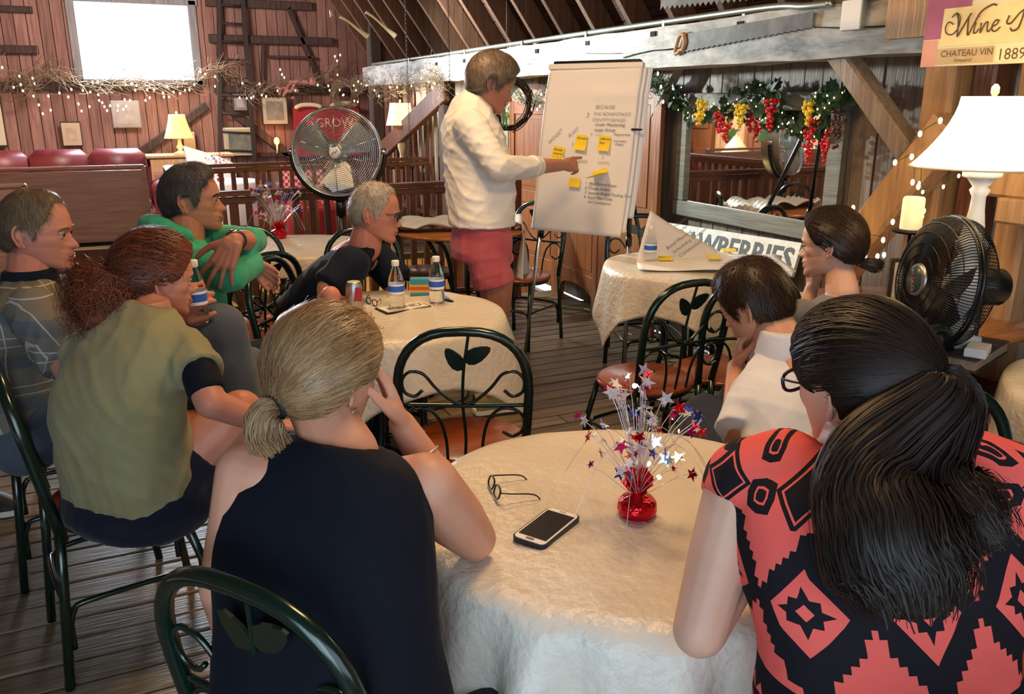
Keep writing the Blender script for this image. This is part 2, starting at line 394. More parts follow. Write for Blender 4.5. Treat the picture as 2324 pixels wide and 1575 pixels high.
# dark notches and cracks in the beam face
nb=MB()
for (px,py) in ((770,133),(990,145),(1053,138),(1218,116),(1333,98),(1482,77),(1680,55)):
    p=atx(px,py,BX-.105); nb.box((BX-.102,p[1],p[2]),(.012,.05,.028))
nb.tube([atx(*q,BX-.106) for q in ((1415,131),(1440,124),(1480,115),(1510,113),(1545,109))],.004,5)
nb.tube([atx(*q,BX-.106) for q in ((1330,121),(1370,122),(1410,121))],.002,5)
nb.tube([atx(*q,BX-.106) for q in ((1850,62),(1920,64),(1990,60),(2060,57))],.003,5)
nb.build('notch',M['gap'],beam)
pp=MB(); pp.tube(spl([(BX-.06,10.5,1.985),(BX-.06,8,1.985),(BX-.06,6,1.99),(BX-.07,4.2,1.99),(BX-.09,3.4,1.985),(BX-.11,3.15,1.965),(BX-.11,2.98,1.96)],6),.017,8)
pp.tube(spl([(BX-.11,2.80,1.965),(BX-.11,2.6,1.99),(BX-.1,2.4,2.02),(BX-.09,2.2,2.03)],5),.017,8)
pipe=pp.build('conduit',M['galv']); tag(pipe,'grey metal electrical pipe running along the top of the beam','pipe')
for yy in (9,7.4,6.2,5.2,4.3,3.6): MB().box((BX-.06,yy,1.975),(.05,.02,.05),bev=.004).build('strap',M['galv'],pipe)
p=atx(1937,34,BX-.12); jb=thing('junction_box','white electrical cover plate on the beam beside the grey pipe','electrical box',(BX-.12,p[1],p[2]))
MB().box((0,0,0),(.022,.115,.125),bev=.006).build('box_body',M['galv'],jb); MB().box((-.014,0,0),(.006,.105,.12),bev=.003).build('cover',M['white_paint'],jb)
# braces / posts
def timber(a,b,w,t,mt,nm='trim_4',side=(0,1,0)):
    o=MB().bar(a,b,w,t,side).build(nm,mt); return struct(o)
def bp_(px,py,x): return tuple(atx(px,py,x))
timber(bp_(1905,118,BX-.02),bp_(2085,372,BX-.02),.09,.10,M['brace'],'trim_4',(0,0,1))
timber(bp_(1548,125,BX+.17),bp_(1445,330,BX+.17),.09,.07,M['brace'],'trim_5',(0,0,1))
timber(bp_(2165,285,BX-.16),bp_(1900,620,BX-.16),.15,.12,M['timber'],'trim_6',(0,0,1))
timber((BX,2.42,0),(BX,2.42,1.95),.14,.16,M['timber'],'trim_7'); timber((BX-.02,2.22,0),(BX-.02,2.22,1.95),.09,.12,M['dark_wood'],'trim_8')
timber((BX,2.05,0),(BX,2.05,2.1),.12,.10,M['timber'],'trim_9')
p=atx(2310,420,BX-.1); timber((BX-.1,p[1]+.08,p[2]),(BX-.1,p[1]-.5,p[2]),.09,.10,M['timber'],'trim_10',(0,0,1))
p=atx(2310,475,BX-.1); timber((BX-.16,p[1]+.02,p[2]),(BX-.16,p[1]-.5,p[2]),.09,.08,M['timber'],'trim_11',(0,0,1))
timber((BX,8.1,0),(BX,8.1,1.74),.14,.14,M['frame_dark'],'trim_12'); timber((BX,10.6,0),(BX,10.6,2.6),.16,.16,M['frame_dark'],'trim_13')
timber((BX,6.95,0),(BX,6.95,1.74),.12,.12,M['frame_dark'],'trim_14')
# sloping brace over the stair opening, pale top edge
a=atx(866,345,BX-.12); b=atx(1012,205,BX-.05)
tb=timber(tuple(a),tuple(b),.20,.07,M['dark_wood'],'trim_15',(0,0,1))
# white boards behind (whitewashed wall bay) 
wb=struct(MB().box((XW-.03,8.9,1.0),(.02,1.9,1.9)).build('trim_16',M['gap']))
for k in range(12): vplank(wb,M['white_paint'] if k%4 else M['barn_grey'],(XW-.05,8.02+k*.155,1.25),(.025,.145,1.0))
# left wall (seen in the mirror): panelled doors
wl=struct(MB().box((-1.92,7.5,1.4),(.05,8.4,2.8)).build('wall_left',M['gap']))
for k in range(30): vplank(wl,M['screen'],(-1.88,3.5+k*.27,1.3),(.03,.262,2.6))
for k in range(5):
    d=MB(); yc=8.1+k*.75
    d.box((-1.84,yc,1.0),(.04,.66,2.0),bev=.005)
    for s in(-1,1): d.box((-1.81,yc+s*.28,1.0),(.03,.09,1.98),bev=.004)
    for zz in(.06,.8,1.2,1.94): d.box((-1.81,yc,zz),(.03,.5,.10),bev=.004)
    struct(d.build('door_%d'%(k+1),M['timber'] if k%2 else M['screen']))

struct(MB().box((-2.17,3.36,1.4),(.55,.05,2.8)).build('trim_19',M['screen']))
# enclosing shell of the room behind the viewer (daylight comes in through its openings)
struct(MB().box((-2.42,1.4,1.4),(.05,4.0,2.8)).build('wall_left_near',M['screen']))
rb=MB(); rb.box((.6,-1.6,3.35),(6,.06,1.3)); rb.box((-1.9,-1.6,1.3),(1.0,.06,2.8)); rb.box((3.0,-1.6,1.3),(1.0,.06,2.8)); rb.box((.6,-1.6,.35),(6,.06,.9)); struct(rb.build('wall_near',M['screen']))
wr2=MB(); wr2.box((XW+.06,-.4,1.3),(.04,2.6,2.7)); struct(wr2.build('wall_right_near',M['barn_grey']))
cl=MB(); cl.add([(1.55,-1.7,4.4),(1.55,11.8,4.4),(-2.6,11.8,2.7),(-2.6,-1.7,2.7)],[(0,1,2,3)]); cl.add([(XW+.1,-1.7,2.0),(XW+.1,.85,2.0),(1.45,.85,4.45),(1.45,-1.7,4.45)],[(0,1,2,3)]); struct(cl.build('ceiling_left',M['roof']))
fl_=MB().box((.5,-.8,-.03),(5.8,2.3,.04)).build('floor_near',M['floor']); struct(fl_)
# ---------------------------------------------------------------- CHAIRS
def backp(x,z): return V(x,-.185-(z-.45)*.17,z)
def make_chair():
    t=thing('cafe_chair','x','chair')
    m=MB(); m.lathe([(.05,.432),(.195,.432),(.205,.440),(.205,.452),(.19,.460),(0.001,.462)],n=32,sx=1.0,sy=.98); m.build('seat',M['seat'],t)
    MB().tube([V(.185*math.cos(a),.18*math.sin(a),.424) for a in np.linspace(0,2*PI,25)[:-1]],.010,8,closed=True).build('seat_ring',M['green_metal'],t)
    for s in(-1,1):
        MB().tube([(s*.155,.12,.43),(s*.175,.165,.25),(s*.185,.19,0)],.0125,10).build('leg',M['green_metal'],t)
        MB().tube([tuple(backp(s*.185,.47)),(s*.187,-.20,.30),(s*.192,-.225,0)],.0135,10).build('leg',M['green_metal'],t)
    P=[backp(-.185,.44),backp(-.196,.60)]
    for a in np.linspace(PI,0,19):
        cx=math.cos(a); sx=math.sin(a); P.append(backp(.20*np.sign(cx)*abs(cx)**.75,.70+.20*sx**.85))
    P+=[backp(.196,.60),backp(.185,.44)]
    MB().tube(P,.0150,10).build('back_hoop',M['green_metal'],t)
    MB().tube(spl([backp(0,.45),backp(.004,.55),backp(-.003,.66),backp(.002,.77),backp(.012,.84),backp(.02,.895)],4),.0055,6).build('stem',M['green_metal'],t)
    for (x,z,a,L) in ((-.025,.81,2.2,.085),(.045,.825,.5,.09)):
        lf=MB(); pts=[];n=12
        for i in range(n):
            th=2*PI*i/n; u=math.cos(th)*L/2; v=math.sin(th)*L*.27*(1-.35*math.cos(th)); pts.append((u*math.cos(a)-v*math.sin(a),u*math.sin(a)+v*math.cos(a)))
        lf.plate(pts,backp(x,z),(1,0,0),(0,-.17,1),.006); lf.build('leaf',M['green_metal'],t)
    MB().tube(spl([backp(-.195,.655),backp(0,.652),backp(.195,.655)],6),.007,6).build('cross_rod',M['green_metal'],t)
    for s in(-1,1):
        q=spl([backp(s*x,z) for x,z in ((.002,.655),(.04,.672),(.085,.715),(.12,.76),(.16,.768),(.185,.74),(.18,.70),(.15,.685),(.125,.705))],5)
        MB().tube(q,.0055,6).build('scroll',M['green_metal'],t)
        q=spl([backp(s*x,z) for x,z in ((.055,.46),(.058,.53),(.075,.60),(.11,.64),(.155,.64),(.185,.61),(.18,.565),(.15,.545),(.12,.56))],5)
        MB().tube(q,.0055,6).build('scroll',M['green_metal'],t)
    # bowed stretchers that join neighbouring legs
    for a,b in (((-.18,.17),(.18,.17)),((-.18,.17),(-.19,-.21)),((.18,.17),(.19,-.21)),((-.19,-.21),(.19,-.21))):
        a=V(*a,0);b=V(*b,0); i=.94
        q=[a*i+V(0,0,.11),a*i+V(0,0,.18),a*i*.96+b*.03+V(0,0,.225),a*.85+b*.12+V(0,0,.245),(a+b)/2+V(0,0,.25),b*.85+a*.12+V(0,0,.245),b*i*.96+a*.03+V(0,0,.225),b*i+V(0,0,.18),b*i+V(0,0,.11)]
        MB().tube(spl(q,3),.0085,7).build('stretcher',M['green_metal'],t)
    return t
chair0=make_chair(); _first=[True]
def face(dirv): return math.atan2(-dirv[0],dirv[1])      # rz that turns local +Y onto dirv
def chair(loc,dirv,label,group='dark green metal cafe chairs'):
    c=chair0 if _first[0] else copy_tree(chair0); _first[0]=False
    c.location=(loc[0],loc[1],0); c.rotation_euler=(0,0,face(dirv)); c['label']=label; c['group']=group; return c
E_=CR; A_=AW   # image-right and view heading, horizontal
def hd(r,a): return nz(E_*r+A_*a)
chair((-.10,2.50),V(.98,.17,0),'dark green metal chair with red-brown seat carrying the woman in the olive shirt')
chair((-.24,3.08),V(.99,.1,0),'dark green metal chair under the man in the plaid polo at the left edge')
CH1=D(600,1500,1.20)
chair((.29,1.25),nz(V(.302,.221,0)),'dark green hoop-back chair in the bottom foreground behind the woman in navy')
chair((.97,2.46),nz(V(.14,.303,0)),'empty dark green chair with leaf motif between the two nearest tables')
chair((1.88,2.76),nz(V(-.03,.41,0)),'empty chair with glossy red seat left of the man in the white polo')
chair((2.24,2.72),nz(V(.1,.4,0)),'dark green chair behind the dark-haired man, second from the easel side')
chair(atz(545,800,.45)+A_*.15-E_*.05,hd(-.75,.55),'dark green chair turned backwards under the folded arms of the man in green')
chair(atz(830,760,.45)+A_*.25,hd(.35,-1.),'dark green chair with its back against the far side of the round table with bottles')
chair(D(740,760,3.62),hd(.85,-.2),'dark green chair carrying the grey-haired man in the navy tee')
chair(atz(1180,625,.45),hd(-.55,-.85),'empty chair with glossy brown seat between the standing man and the easel')
chair(atz(962,615,.45),hd(.9,.4),'empty chair with sunlit seat behind the grey-haired man')
chair((2.70,3.97),nz(V(-.3,-.95,0)),'dark green chair on the far side of the paper-covered table, below the mirror')
chair(D(210,700,3.6),hd(1,.1),'dark green chair behind the plaid polo man, its hoop seen by the red-haired woman')
chair(D(560,640,4.3),hd(.3,-1),'dark green chair behind the man in green, beside the small cloth-covered table')
chair(D(1815,1050,2.25)*V(1,1,0),hd(-.55,.83),'dark green chair hidden under the dark-haired man in the white polo')
chair(D(1905,880,2.75)*V(1,1,0),hd(-.6,.8),'dark green chair under the woman in the grey tee')
chair(D(2020,1500,1.10)*V(1,1,0)+A_*.05,hd(-.15,1),'dark green chair under the woman in the coral patterned top')
chair(D(2330,1130,1.75)*V(1,1,0),hd(.3,-1),'dark green chair cut off by the right edge, leaf motif showing')
# ---------------------------------------------------------------- TABLES
def table(c,r,label,group=None,top='table_wood',metal='green_metal',rz=0):
    t=thing('round_table',label,'table',(c[0],c[1],0),rz,group)
    m=MB(); m.lathe([(.02,.728),(r-.02,.728),(r,.736),(r,.748),(r-.008,.755),(.001,.756)],n=56); m.build('tabletop',M[top],t)
    MB().tube([V(.5*r*math.cos(a),.5*r*math.sin(a),.715) for a in np.linspace(0,2*PI,25)[:-1]],.012,8,closed=True).build('top_ring',M[metal],t)
    for k in range(4):
        a=PI/4+k*PI/2; u=V(math.cos(a),math.sin(a),0)
        MB().tube(spl([u*r*.80+V(0,0,.722),u*r*.55+V(0,0,.66),u*r*.34+V(0,0,.50),u*r*.30+V(0,0,.30),u*r*.45+V(0,0,.12),u*r*.72+V(0,0,.012)],5),.015,8).build('leg',M[metal],t)
    MB().tube([V(.30*r*math.cos(a),.30*r*math.sin(a),.30) for a in np.linspace(0,2*PI,21)[:-1]],.009,6,closed=True).build('brace_ring',M[metal],t)
    return t
def cloth(c,r,half,ang,label,seed=0,folds=9,hem=None,m='cloth',flare=.05,amp=.035,lift=None,group=None,wr=.0025):
    rs=np.random.RandomState(seed); n=180; ph=rs.rand(6)*6
    rads=list(np.linspace(0,r-.012,17)); P=[];zt=.7585
    for i,q in enumerate(rads):
        for k in range(n):
            a=2*PI*k/n; x=q*math.cos(a); y=q*math.sin(a)
            z=zt+wr*(.5+.5*math.sin(9*x+ph[0]+2*math.sin(7*y+ph[1])))*min(1,i/3)+wr*.8*max(0,math.sin(15*(x*math.cos(ph[3])+y*math.sin(ph[3]))+1.5*math.sin(8*x)))**3
            P.append((x,y,z))
    K=16
    for j in range(1,K+1):
        t=j/K
        for k in range(n):
            a=2*PI*k/n; aa=a-ang; L=half/max(abs(math.cos(aa)),abs(math.sin(aa)))
            L=min(L,half*1.38)-r
            if hem: L=min(L,hem)
            d=t*L; bend=min(d,.03)
            f=math.sin(folds*a+ph[2]+.8*math.sin(2*a+ph[4]))*.6+.4*math.sin(folds*1.7*a+ph[5])
            rr=r+.004+.016*(1-math.exp(-d/.02))+amp*(f+.5)*min(1,max(0,d/.25))**1.2+flare*d
            z=zt-.002-max(0,d-.012)*.985
            P.append((rr*math.cos(a),rr*math.sin(a),max(z,.02)))
    F=[(i*n+k,i*n+(k+1)%n,(i+1)*n+(k+1)%n,(i+1)*n+k) for i in range(len(rads)+K-1) for k in range(n)]
    P=np.array(P); 
    if lift: P=lift(P)
    o=npmesh('tablecloth',P,F,M[m]); o.location=(c[0],c[1],0); md=o.modifiers.new('s','SOLIDIFY'); md.thickness=.0015; md.offset=1
    tag(o,label,'tablecloth',group); return o
T1=V(.86,1.31); T2=V(.90,3.07); T3=V(2.58,3.42); T4=V(1.98,5.12); T5=V(.88,4.86)
table(T1,.42,'nearest round table with the phone and glasses, under a cream plastic cloth','x'[:0] or None)
c1=cloth(T1,.42,.66,.35,'crinkled cream plastic cloth on the nearest table, with phone and star centrepiece',3,folds=13,amp=.065,wr=.0045,flare=.10)
table(T2,.42,'round table in the middle holding two water bottles, under a white cloth')
cloth(T2,.42,.60,.02,'white plastic cloth with sharp creases on the middle table with the water bottles',5,folds=7,amp=.02,wr=.005,flare=.28)
table(T3,.43,'round table below the mirror, covered by cloth and flip chart paper')
cloth(T3,.43,.62,.62,'cream cloth with a long hanging corner on the table below the mirror',8,folds=10,amp=.025)
table(T4,.43,'bare-topped round table behind the standing man with cloth bunched on it')
table(T5,.40,'round table by the railing behind the man in green')
cloth(T5,.40,.60,.3,'white plastic cloth on the table by the railing, under the small star centrepiece',12,folds=9,amp=.02,hem=.12)
# bunched cloth on table 4 (hanging down at two sides)
def bunch():
    n,mn=46,26; P=[];rs=np.random.RandomState(4)
    for j in range(mn+1):
        for i in range(n+1):
            u=i/n*2-1; v=j/mn*2-1
            x=u*.55; y=v*.20+.05*math.sin(3*u); z=.775+.028*abs(math.sin(7*u+3*v))+.02*math.sin(13*v+4*u)**2+.02*math.exp(-((u-.3)/.25)**2)
            if abs(u)>.74: 
                q=abs(u)-.74; z=.77-q*1.35+.01*math.sin(9*v); x=math.copysign(.42+.06*math.sin(5*v+2)*q*3,u); y*=(1+.6*q)
            P.append((x,y,z))
    F=[(j*(n+1)+i,j*(n+1)+i+1,(j+1)*(n+1)+i+1,(j+1)*(n+1)+i) for j in range(mn) for i in range(n)]
    o=npmesh('tablecloth',P,F,M['cloth_b']); md=o.modifiers.new('s','SOLIDIFY'); md.thickness=.002; return o
o=bunch(); o.location=(T4[0],T4[1],0); o.rotation_euler=(0,0,math.atan2(E_[1],E_[0])); tag(o,'white plastic cloth gathered up loosely on the bare round table','tablecloth')
# ---------------------------------------------------------------- objects on the near table
def star(n=5,R=.02,r=.009,rot=0): return [((R if i%2==0 else r)*math.cos(rot+PI*i/n),(R if i%2==0 else r)*math.sin(rot+PI*i/n)) for i in range(2*n)]
def centrepiece(loc,s,label,n=75,seed=1,stars=True):
    rs=np.random.RandomState(seed); t=thing('star_centrepiece',label,'table centrepiece',tuple(loc))
    m=MB(); pr=[(.035,0),(.043,.004),(.046,.015),(.044,.034),(.036,.044),(.02,.050),(.012,.056)]
    m.lathe([(r*s,z*s) for r,z in pr],n=20); m.build('foil_base',M['foil_red'],t)
    f=MB()
    for k in range(7):
        a=k*.9; u=V(math.cos(a),math.sin(a),0); v=V(-math.sin(a),math.cos(a),0); h=rs.uniform(.08,.14)*s
        A=V(0,0,.045*s); B=u*.018*s+V(0,0,h*.8); 
        f.add([A-v*.008*s,A+v*.008*s,B+v*.024*s+u*.012*s,B+V(0,0,.025*s)+u*.004,B-v*.024*s+u*.01*s],[(0,1,2,3,4)])
    f.build('foil_wrap',M['foil_red'],t)
    stems=MB(); gp={'foil_silver':MB(),'foil_red':MB(),'foil_blue':MB(),'foil_pink':MB()}
    for k in range(n):
        a=rs.rand()*2*PI; out=rs.rand()**.7; h=rs.uniform(.13,.33)*s*(1.1-.25*out); L=out*.15*s
        u=V(math.cos(a),math.sin(a),0); P=[V(0,0,.05*s),u*L*.25+V(0,0,h*.5),u*L*.7+V(0,0,h*.85),u*L+V(0,0,h)]
        stems.tube(P,.0009,3,cap=False)
        for q in range(2):
            c_=P[3]*(1-q*.22)+P[2]*q*.22+V(*(rs.randn(3)*.006*s)); R=rs.uniform(.008,.021)*s
            nn=nz(rs.randn(3)); ux=nz(np.cross(nn,V(.1,.2,1))); uy=np.cross(nn,ux)
            g=gp[['foil_silver','foil_silver','foil_silver','foil_red','foil_blue','foil_pink'][rs.randint(6)]]
            g.plate(star(5,R,R*.42,rs.rand()*2),c_,ux,uy,.0006)
    for k in range(9):   # long drooping whiskers
        a=rs.rand()*2*PI; u=V(math.cos(a),math.sin(a),0)
        stems.tube(spl([V(0,0,.1*s),u*.05*s+V(0,0,.19*s),u*.12*s+V(0,0,.17*s),u*.19*s+V(0,0,.06*s)],5),.0007,3,cap=False)
    stems.build('stems',M['foil_silver'],t)
    for k,g in gp.items(): 
        if g.n: tag(g.build('foil_stars',M[k],t),kind='stuff')
    return t
cpz=.762
p=atz(1445,1168,cpz); cp=centrepiece(p,.86,'red foil weighted centrepiece with silver, red and blue star sprays on the near table',58,3)
for q in ((-.005,.02,.265),(.03,.01,.10),(.045,-.005,.075)):
    MB().ball(q,.005,8,6).build('light',M['bulb_blue'] if q[2]>.2 else M['bulb'],cp)
p=atz(633,540,cpz); centrepiece(p,1.05,'small star spray centrepiece in red foil on the table behind the man in green',60,9)
# phone
a=atz(1240,1200,cpz+.004); ux=nz(atz(1310,1180,cpz)-atz(1238,1148,cpz)); 
q1=atz(1168,1232,cpz);q2=atz(1240,1252,cpz);q3=atz(1308,1180,cpz);q4=atz(1245,1158,cpz)
ux=nz((q2-q1)+(q3-q4)); uy=nz(np.cross(UP,ux)); cc=(q1+q2+q3+q4)/4; W_=.073; L_=.142
ph=thing('phone','white-faced smartphone in a black case lying on the near table','phone',tuple(cc))
def rrect(w,h,r,n=5):
    o=[]
    for (sx,sy,a0) in((1,1,0),(-1,1,PI/2),(-1,-1,PI),(1,-1,1.5*PI)):
        for k in range(n): a=a0+PI/2*k/(n-1); o.append((sx*(w/2-r)+r*math.cos(a),sy*(h/2-r)+r*math.sin(a)))
    return o
MB().plate(rrect(W_,L_,.012),(0,0,.005),ux,uy,.0105).build('case',M['black'],ph)
MB().plate(rrect(W_-.006,L_-.006,.010),(0,0,.0108),ux,uy,.0015).build('face_plate',M['white_paint'],ph)
MB().plate(rrect(W_-.013,L_-.034,.001),(0,0,.0119),ux,uy,.0008).build('screen',M['black'],ph)
MB().plate(rrect(.018,.006,.0025),V(0,0,.0119)-uy*.0615,ux,uy,.0008).build('home_button',M['chrome'],ph)
MB().plate(rrect(.014,.002,.0009),V(0,0,.0119)+uy*.0615,ux,uy,.0006).build('earpiece',M['steel'],ph)
# spectacles
def spectacles(name,label,cat,origin,ux,uy,uz,s=1.,mt='black',lens=True,par=None):
    """ux lateral, uy up in lens plane, uz towards the temples' end"""
    ux,uy,uz=V(*ux),V(*uy),V(*uz); O=V(*origin)
    t=thing(name,label,cat,tuple(O)) if par is None else par; O2=V(0,0,0) if par is None else O-V(*par.location)
    f=MB()
    for sg in(-1,1):
        pts=[O2+ux*(sg*.034+.026*math.copysign(abs(math.cos(a))**.75,math.cos(a)))*s+uy*.017*s*math.copysign(abs(math.sin(a))**.75,math.sin(a)) for a in np.linspace(0,2*PI,23)[:-1]]
        f.tube(pts,.0030*s,6,closed=True)
    f.tube([O2-ux*.009*s+uy*.004,O2+uy*.007*s,O2+ux*.009*s+uy*.004],.002*s,6)
    o=f.build('spectacle_frame',M[mt],t)
    for sg in(-1,1):
        tm=MB(); tm.tube(spl([O2+ux*sg*.061*s+uy*.008*s,O2+ux*sg*.066*s+uy*.008*s+uz*.03*s,O2+ux*sg*.068*s+uy*.006*s+uz*.10*s,O2+ux*sg*.066*s-uy*.018*s+uz*.135*s],4),.0023*s,6); tm.build('temple',M[mt],t if par is None else o)
        if lens:
            pts=[((sg*.034+.025*math.copysign(abs(math.cos(a))**.75,math.cos(a)))*s,.016*s*math.copysign(abs(math.sin(a))**.75,math.sin(a))) for a in np.linspace(0,2*PI,19)[:-1]]
            MB().plate(pts,O2,ux,uy,.0012).build('lens',M['lens'],t if par is None else o)
    return t
o_=atz(1122,1105,cpz+.018); uxg=nz(atz(1098,1072,cpz+.02)-atz(1135,1135,cpz+.02)); uzg=nz(np.cross(uxg,UP)); uzg=uzg if uzg@E_>0 else -uzg
spectacles('reading_glasses','black-rimmed spectacles lying folded open on the near table','glasses',o_,uxg,nz(UP*1.+uzg*.35),nz(uzg-UP*.12),.70)
# bottles
def bottle(loc,label,level=.45,s=1.,par=None):
    t=thing('water_bottle',label,'bottle',tuple(loc),0,'small clear water bottles')
    b=[(.026,0),(.031,.006),(.031,.05),(.0295,.055),(.031,.06),(.031,.105),(.029,.12),(.020,.150),(.0135,.166),(.0125,.176)]
    MB().lathe([(r*s,z*s) for r,z in b],n=20).build('bottle_body',M['water'],t)
    MB().lathe([(.0315*s,.062*s),(.0317*s,.064*s),(.0317*s,.100*s),(.0315*s,.102*s)],n=20,cap=False).build('label_band',M['white_label'],t)
    MB().lathe([(.0321*s,.072*s),(.0321*s,.095*s)],n=20,cap=False).build('label_print',M['blue_label'],t)
    MB().lathe([(.0145*s,.172*s),(.0155*s,.174*s),(.0155*s,.19*s),(.0135*s,.193*s)],n=16).build('cap',M['white_paint'],t)
    return t
bottle(atz(901,700,cpz),'water bottle left of the striped box on the middle table')
bottle(atz(992,688,cpz),'water bottle right of the striped box on the middle table')
bottle(atz(1475,598,cpz),'water bottle on the corner of the paper-covered table')
# can
p=atz(806,705,cpz); t=thing('drink_can','silver and red drink can on the middle table','can',tuple(p))
MB().lathe([(.026,0),(.033,.008),(.033,.10),(.027,.114),(.0265,.117),(.024,.115)],n=24).build('can_body',M['steel'],t)
MB().plate([(-.016,.0),(.016,0),(.02,.05),(-.006,.055)],tuple(V(0,0,.045)-nz(V(p[0],p[1],0)-V(*C0[:2],0))*.033+E_*.012),E_,UP,.002).build('red_patch',M['red'],t)
MB().lathe([(.001,.116),(.0245,.116)],n=20,cap=False).build('lid',M['cream'],t)
# striped box
p=atz(954,668,cpz); t=thing('striped_box','blue, red and yellow striped box between the water bottles','box',tuple(p),math.atan2(E_[1],E_[0])+.05)
for i,(cc_,h) in enumerate([((.04,.30,.42),.012),((.75,.42,.03),.012),((.62,.10,.02),.013),((.72,.42,.03),.01),((.04,.30,.42),.024)]):
    nm='box_stripe'; z=[.006,.018,.0305,.042,.059][i]
    MB().box((0,0,z),(.082,.05,h),bev=.001).build(nm,mat('stripe_%d'%i,cc_,.5),t)
# menu card
q=[atz(850,697,cpz+.002),atz(885,713,cpz+.002),atz(978,698,cpz+.002),atz(945,684,cpz+.002)]
cc=sum(q)/4; ux=nz(q[2]-q[1]); uy=nz(np.cross(UP,ux)); t=thing('menu_card','black-bordered menu card lying before the bottles on the middle table','card',tuple(cc))
MB().plate(rrect(.20,.105,.002),(0,0,0),ux,uy,.003).build('border',M['black'],t); MB().plate(rrect(.185,.09,.002),(0,0,.0022),ux,uy,.002).build('paper',M['sign_white'],t)
m=MB(); text(m,'MENU',ux*-.07-uy*.02+V(0,0,.0035),ux,uy,.055); m.build('print',M['ink'],t)
for (a,b,lb) in (((1010,672),(1022,682),'blue pen on the right of the middle table'),((1006,680),(1030,684),'dark pen beside the right water bottle')):
    A=atz(*a,cpz+.006);B=atz(*b,cpz+.006); o=MB().tube([A,A+(B-A)*.85,B],[.0045,.0045,.0015],8).build('pen',M['blue_label'] if 'blue' in lb else M['black']); tag(o,lb,'pen')
A=atz(830,684,cpz+.008);B=atz(858,694,cpz+.008)
spectacles('folded_glasses','dark spectacles beside the can on the middle table','glasses',(A+B)/2+V(0,0,.008),nz(B-A),nz(UP+A_*.3),A_,.7,lens=False)
p=atz(886,672,cpz); o=MB().lathe([(.008,0),(.012,.002),(.012,.012),(.006,.022),(.003,.03)],tuple(p),n=12).build('yellow_marker_cap',M['sticky']); tag(o,'small yellow cap behind the left water bottle','cap')
# sandals under the middle table
def shoe(loc,dirv,mt,label,L=.27,name='shoe',sole='white_paint'):
    t=thing(name,label,'shoe',(loc[0],loc[1],0.002),face(dirv))
    pr=[(-.5,.30),(-.42,.42),(-.2,.40),(0,.38),(.2,.46),(.35,.44),(.46,.30),(.5,.12)]
    out=[(w_*L*.40,y*L) for y,w_ in pr]+[(-w_*L*.36,y*L) for y,w_ in reversed(pr)]
    MB().plate(out,(0,0,.011),(1,0,0),(0,1,0),.022).build('sole',M[sole],t)
    P=[];n=10;ring=[]
    for y,w_ in pr:
        hz=.085*(1-max(0,(y+.05))*1.35) if y>-.05 else .085
        for k in range(n+1):
            a=PI*k/n; P.append((w_*L*.385*math.cos(a),y*L*.98,.02+hz*math.sin(a)**.7))
    F=[(i*(n+1)+k,i*(n+1)+k+1,(i+1)*(n+1)+k+1,(i+1)*(n+1)+k) for i in range(len(pr)-1) for k in range(n)]
    o=npmesh('upper',P,F,mt,t); return t
p=atz(1070,838,0); shoe(p,hd(.9,-.4),M['sandal'],'olive canvas shoe under the middle table, left one of the pair'); p=atz(1120,858,0); shoe(p,hd(1,-.25),M['sandal'],'olive canvas shoe under the middle table, nearer one of the pair')
# bag under table
p=atz(930,905,0); t=thing('camera_bag','black shoulder bag on the floor under the middle table','bag',tuple(p),.4)
MB().box((0,0,.11),(.28,.18,.22),bev=.03).build('bag_body',M['black_matte'],t); MB().box((0,-.06,.225),(.26,.10,.02),bev=.008).build('flap',M['black'],t)
MB().tube(spl([(-.12,0,.2),(-.2,-.05,.1),(-.1,-.2,.015),(.15,-.25,.012),(.3,-.15,.012)],6),.008,6).build('strap',M['black_matte'],t)
# ---------------------------------------------------------------- flip chart easel
def easel():
    TLc=D(1250,158,4.65); TRc=D(1460,152,4.36)
    ux=nz((TRc-TLc)*V(1,1,0)); n=np.cross(ux,UP); n=n if n@A_<0 else -n    # n faces the viewer
    up_=nz(UP-n*.16); nf=nz(np.cross(ux,up_)); nf=nf if nf@A_<0 else -nf
    W=.565
    c=(TLc+TRc)/2; c=c-ux*0
    t=thing('flip_chart_easel','black and steel tripod easel holding the flip chart','easel',(c[0],c[1],0)); L=V(c[0],c[1],0)
    top=c-L-nf*.03
    for s,ft in((-1,D(1190,812,4.50)),(1,None)):
        a=top+ux*s*.22-up_*.05
        f=V(*atz(1190,812,0))-L if s<0 else (a*V(1,1,0)+ux*.12+nf*.24)
        k=a+(f-a)*.52
        o=MB().tube([a,k],.013,8).build('leg',M['black'],t); MB().tube([k,f+V(0,0,.01)],.009,8).build('leg_extension',M['steel'],o); MB().tube([k+(f-k)*-.04,k+(f-k)*.03],.018,8).build('collar',M['black'],o); MB().tube([f+V(0,0,.03),f],.013,8).build('rubber_foot',M['black_matte'],o)
    a=top+ux*.05-nf*.03; f=(a*V(1,1,0))-nf*.75+ux*.1; k=a+(f-a)*.52
    o=MB().tube([a,k],.013,8).build('leg',M['black'],t); MB().tube([k,f],.009,8).build('leg_extension',M['steel'],o)
    b=MB(); b.box(top-up_*.40,(.53,.012,.80),(ux,-nf,up_),bev=.003); b.build('backing_board',M['black_matte'],t)
    MB().box(top+up_*.02+nf*.02,(.52,.03,.045),(ux,-nf,up_),bev=.004).build('clamp_bar',M['black'],t)
    return c,ux,up_,nf,W
Ec,Eu,Ev,En,EW=easel()
pad=thing('flip_chart_pad','white flip chart pad with handwriting and yellow notes on the easel','flip chart',tuple(Ec))
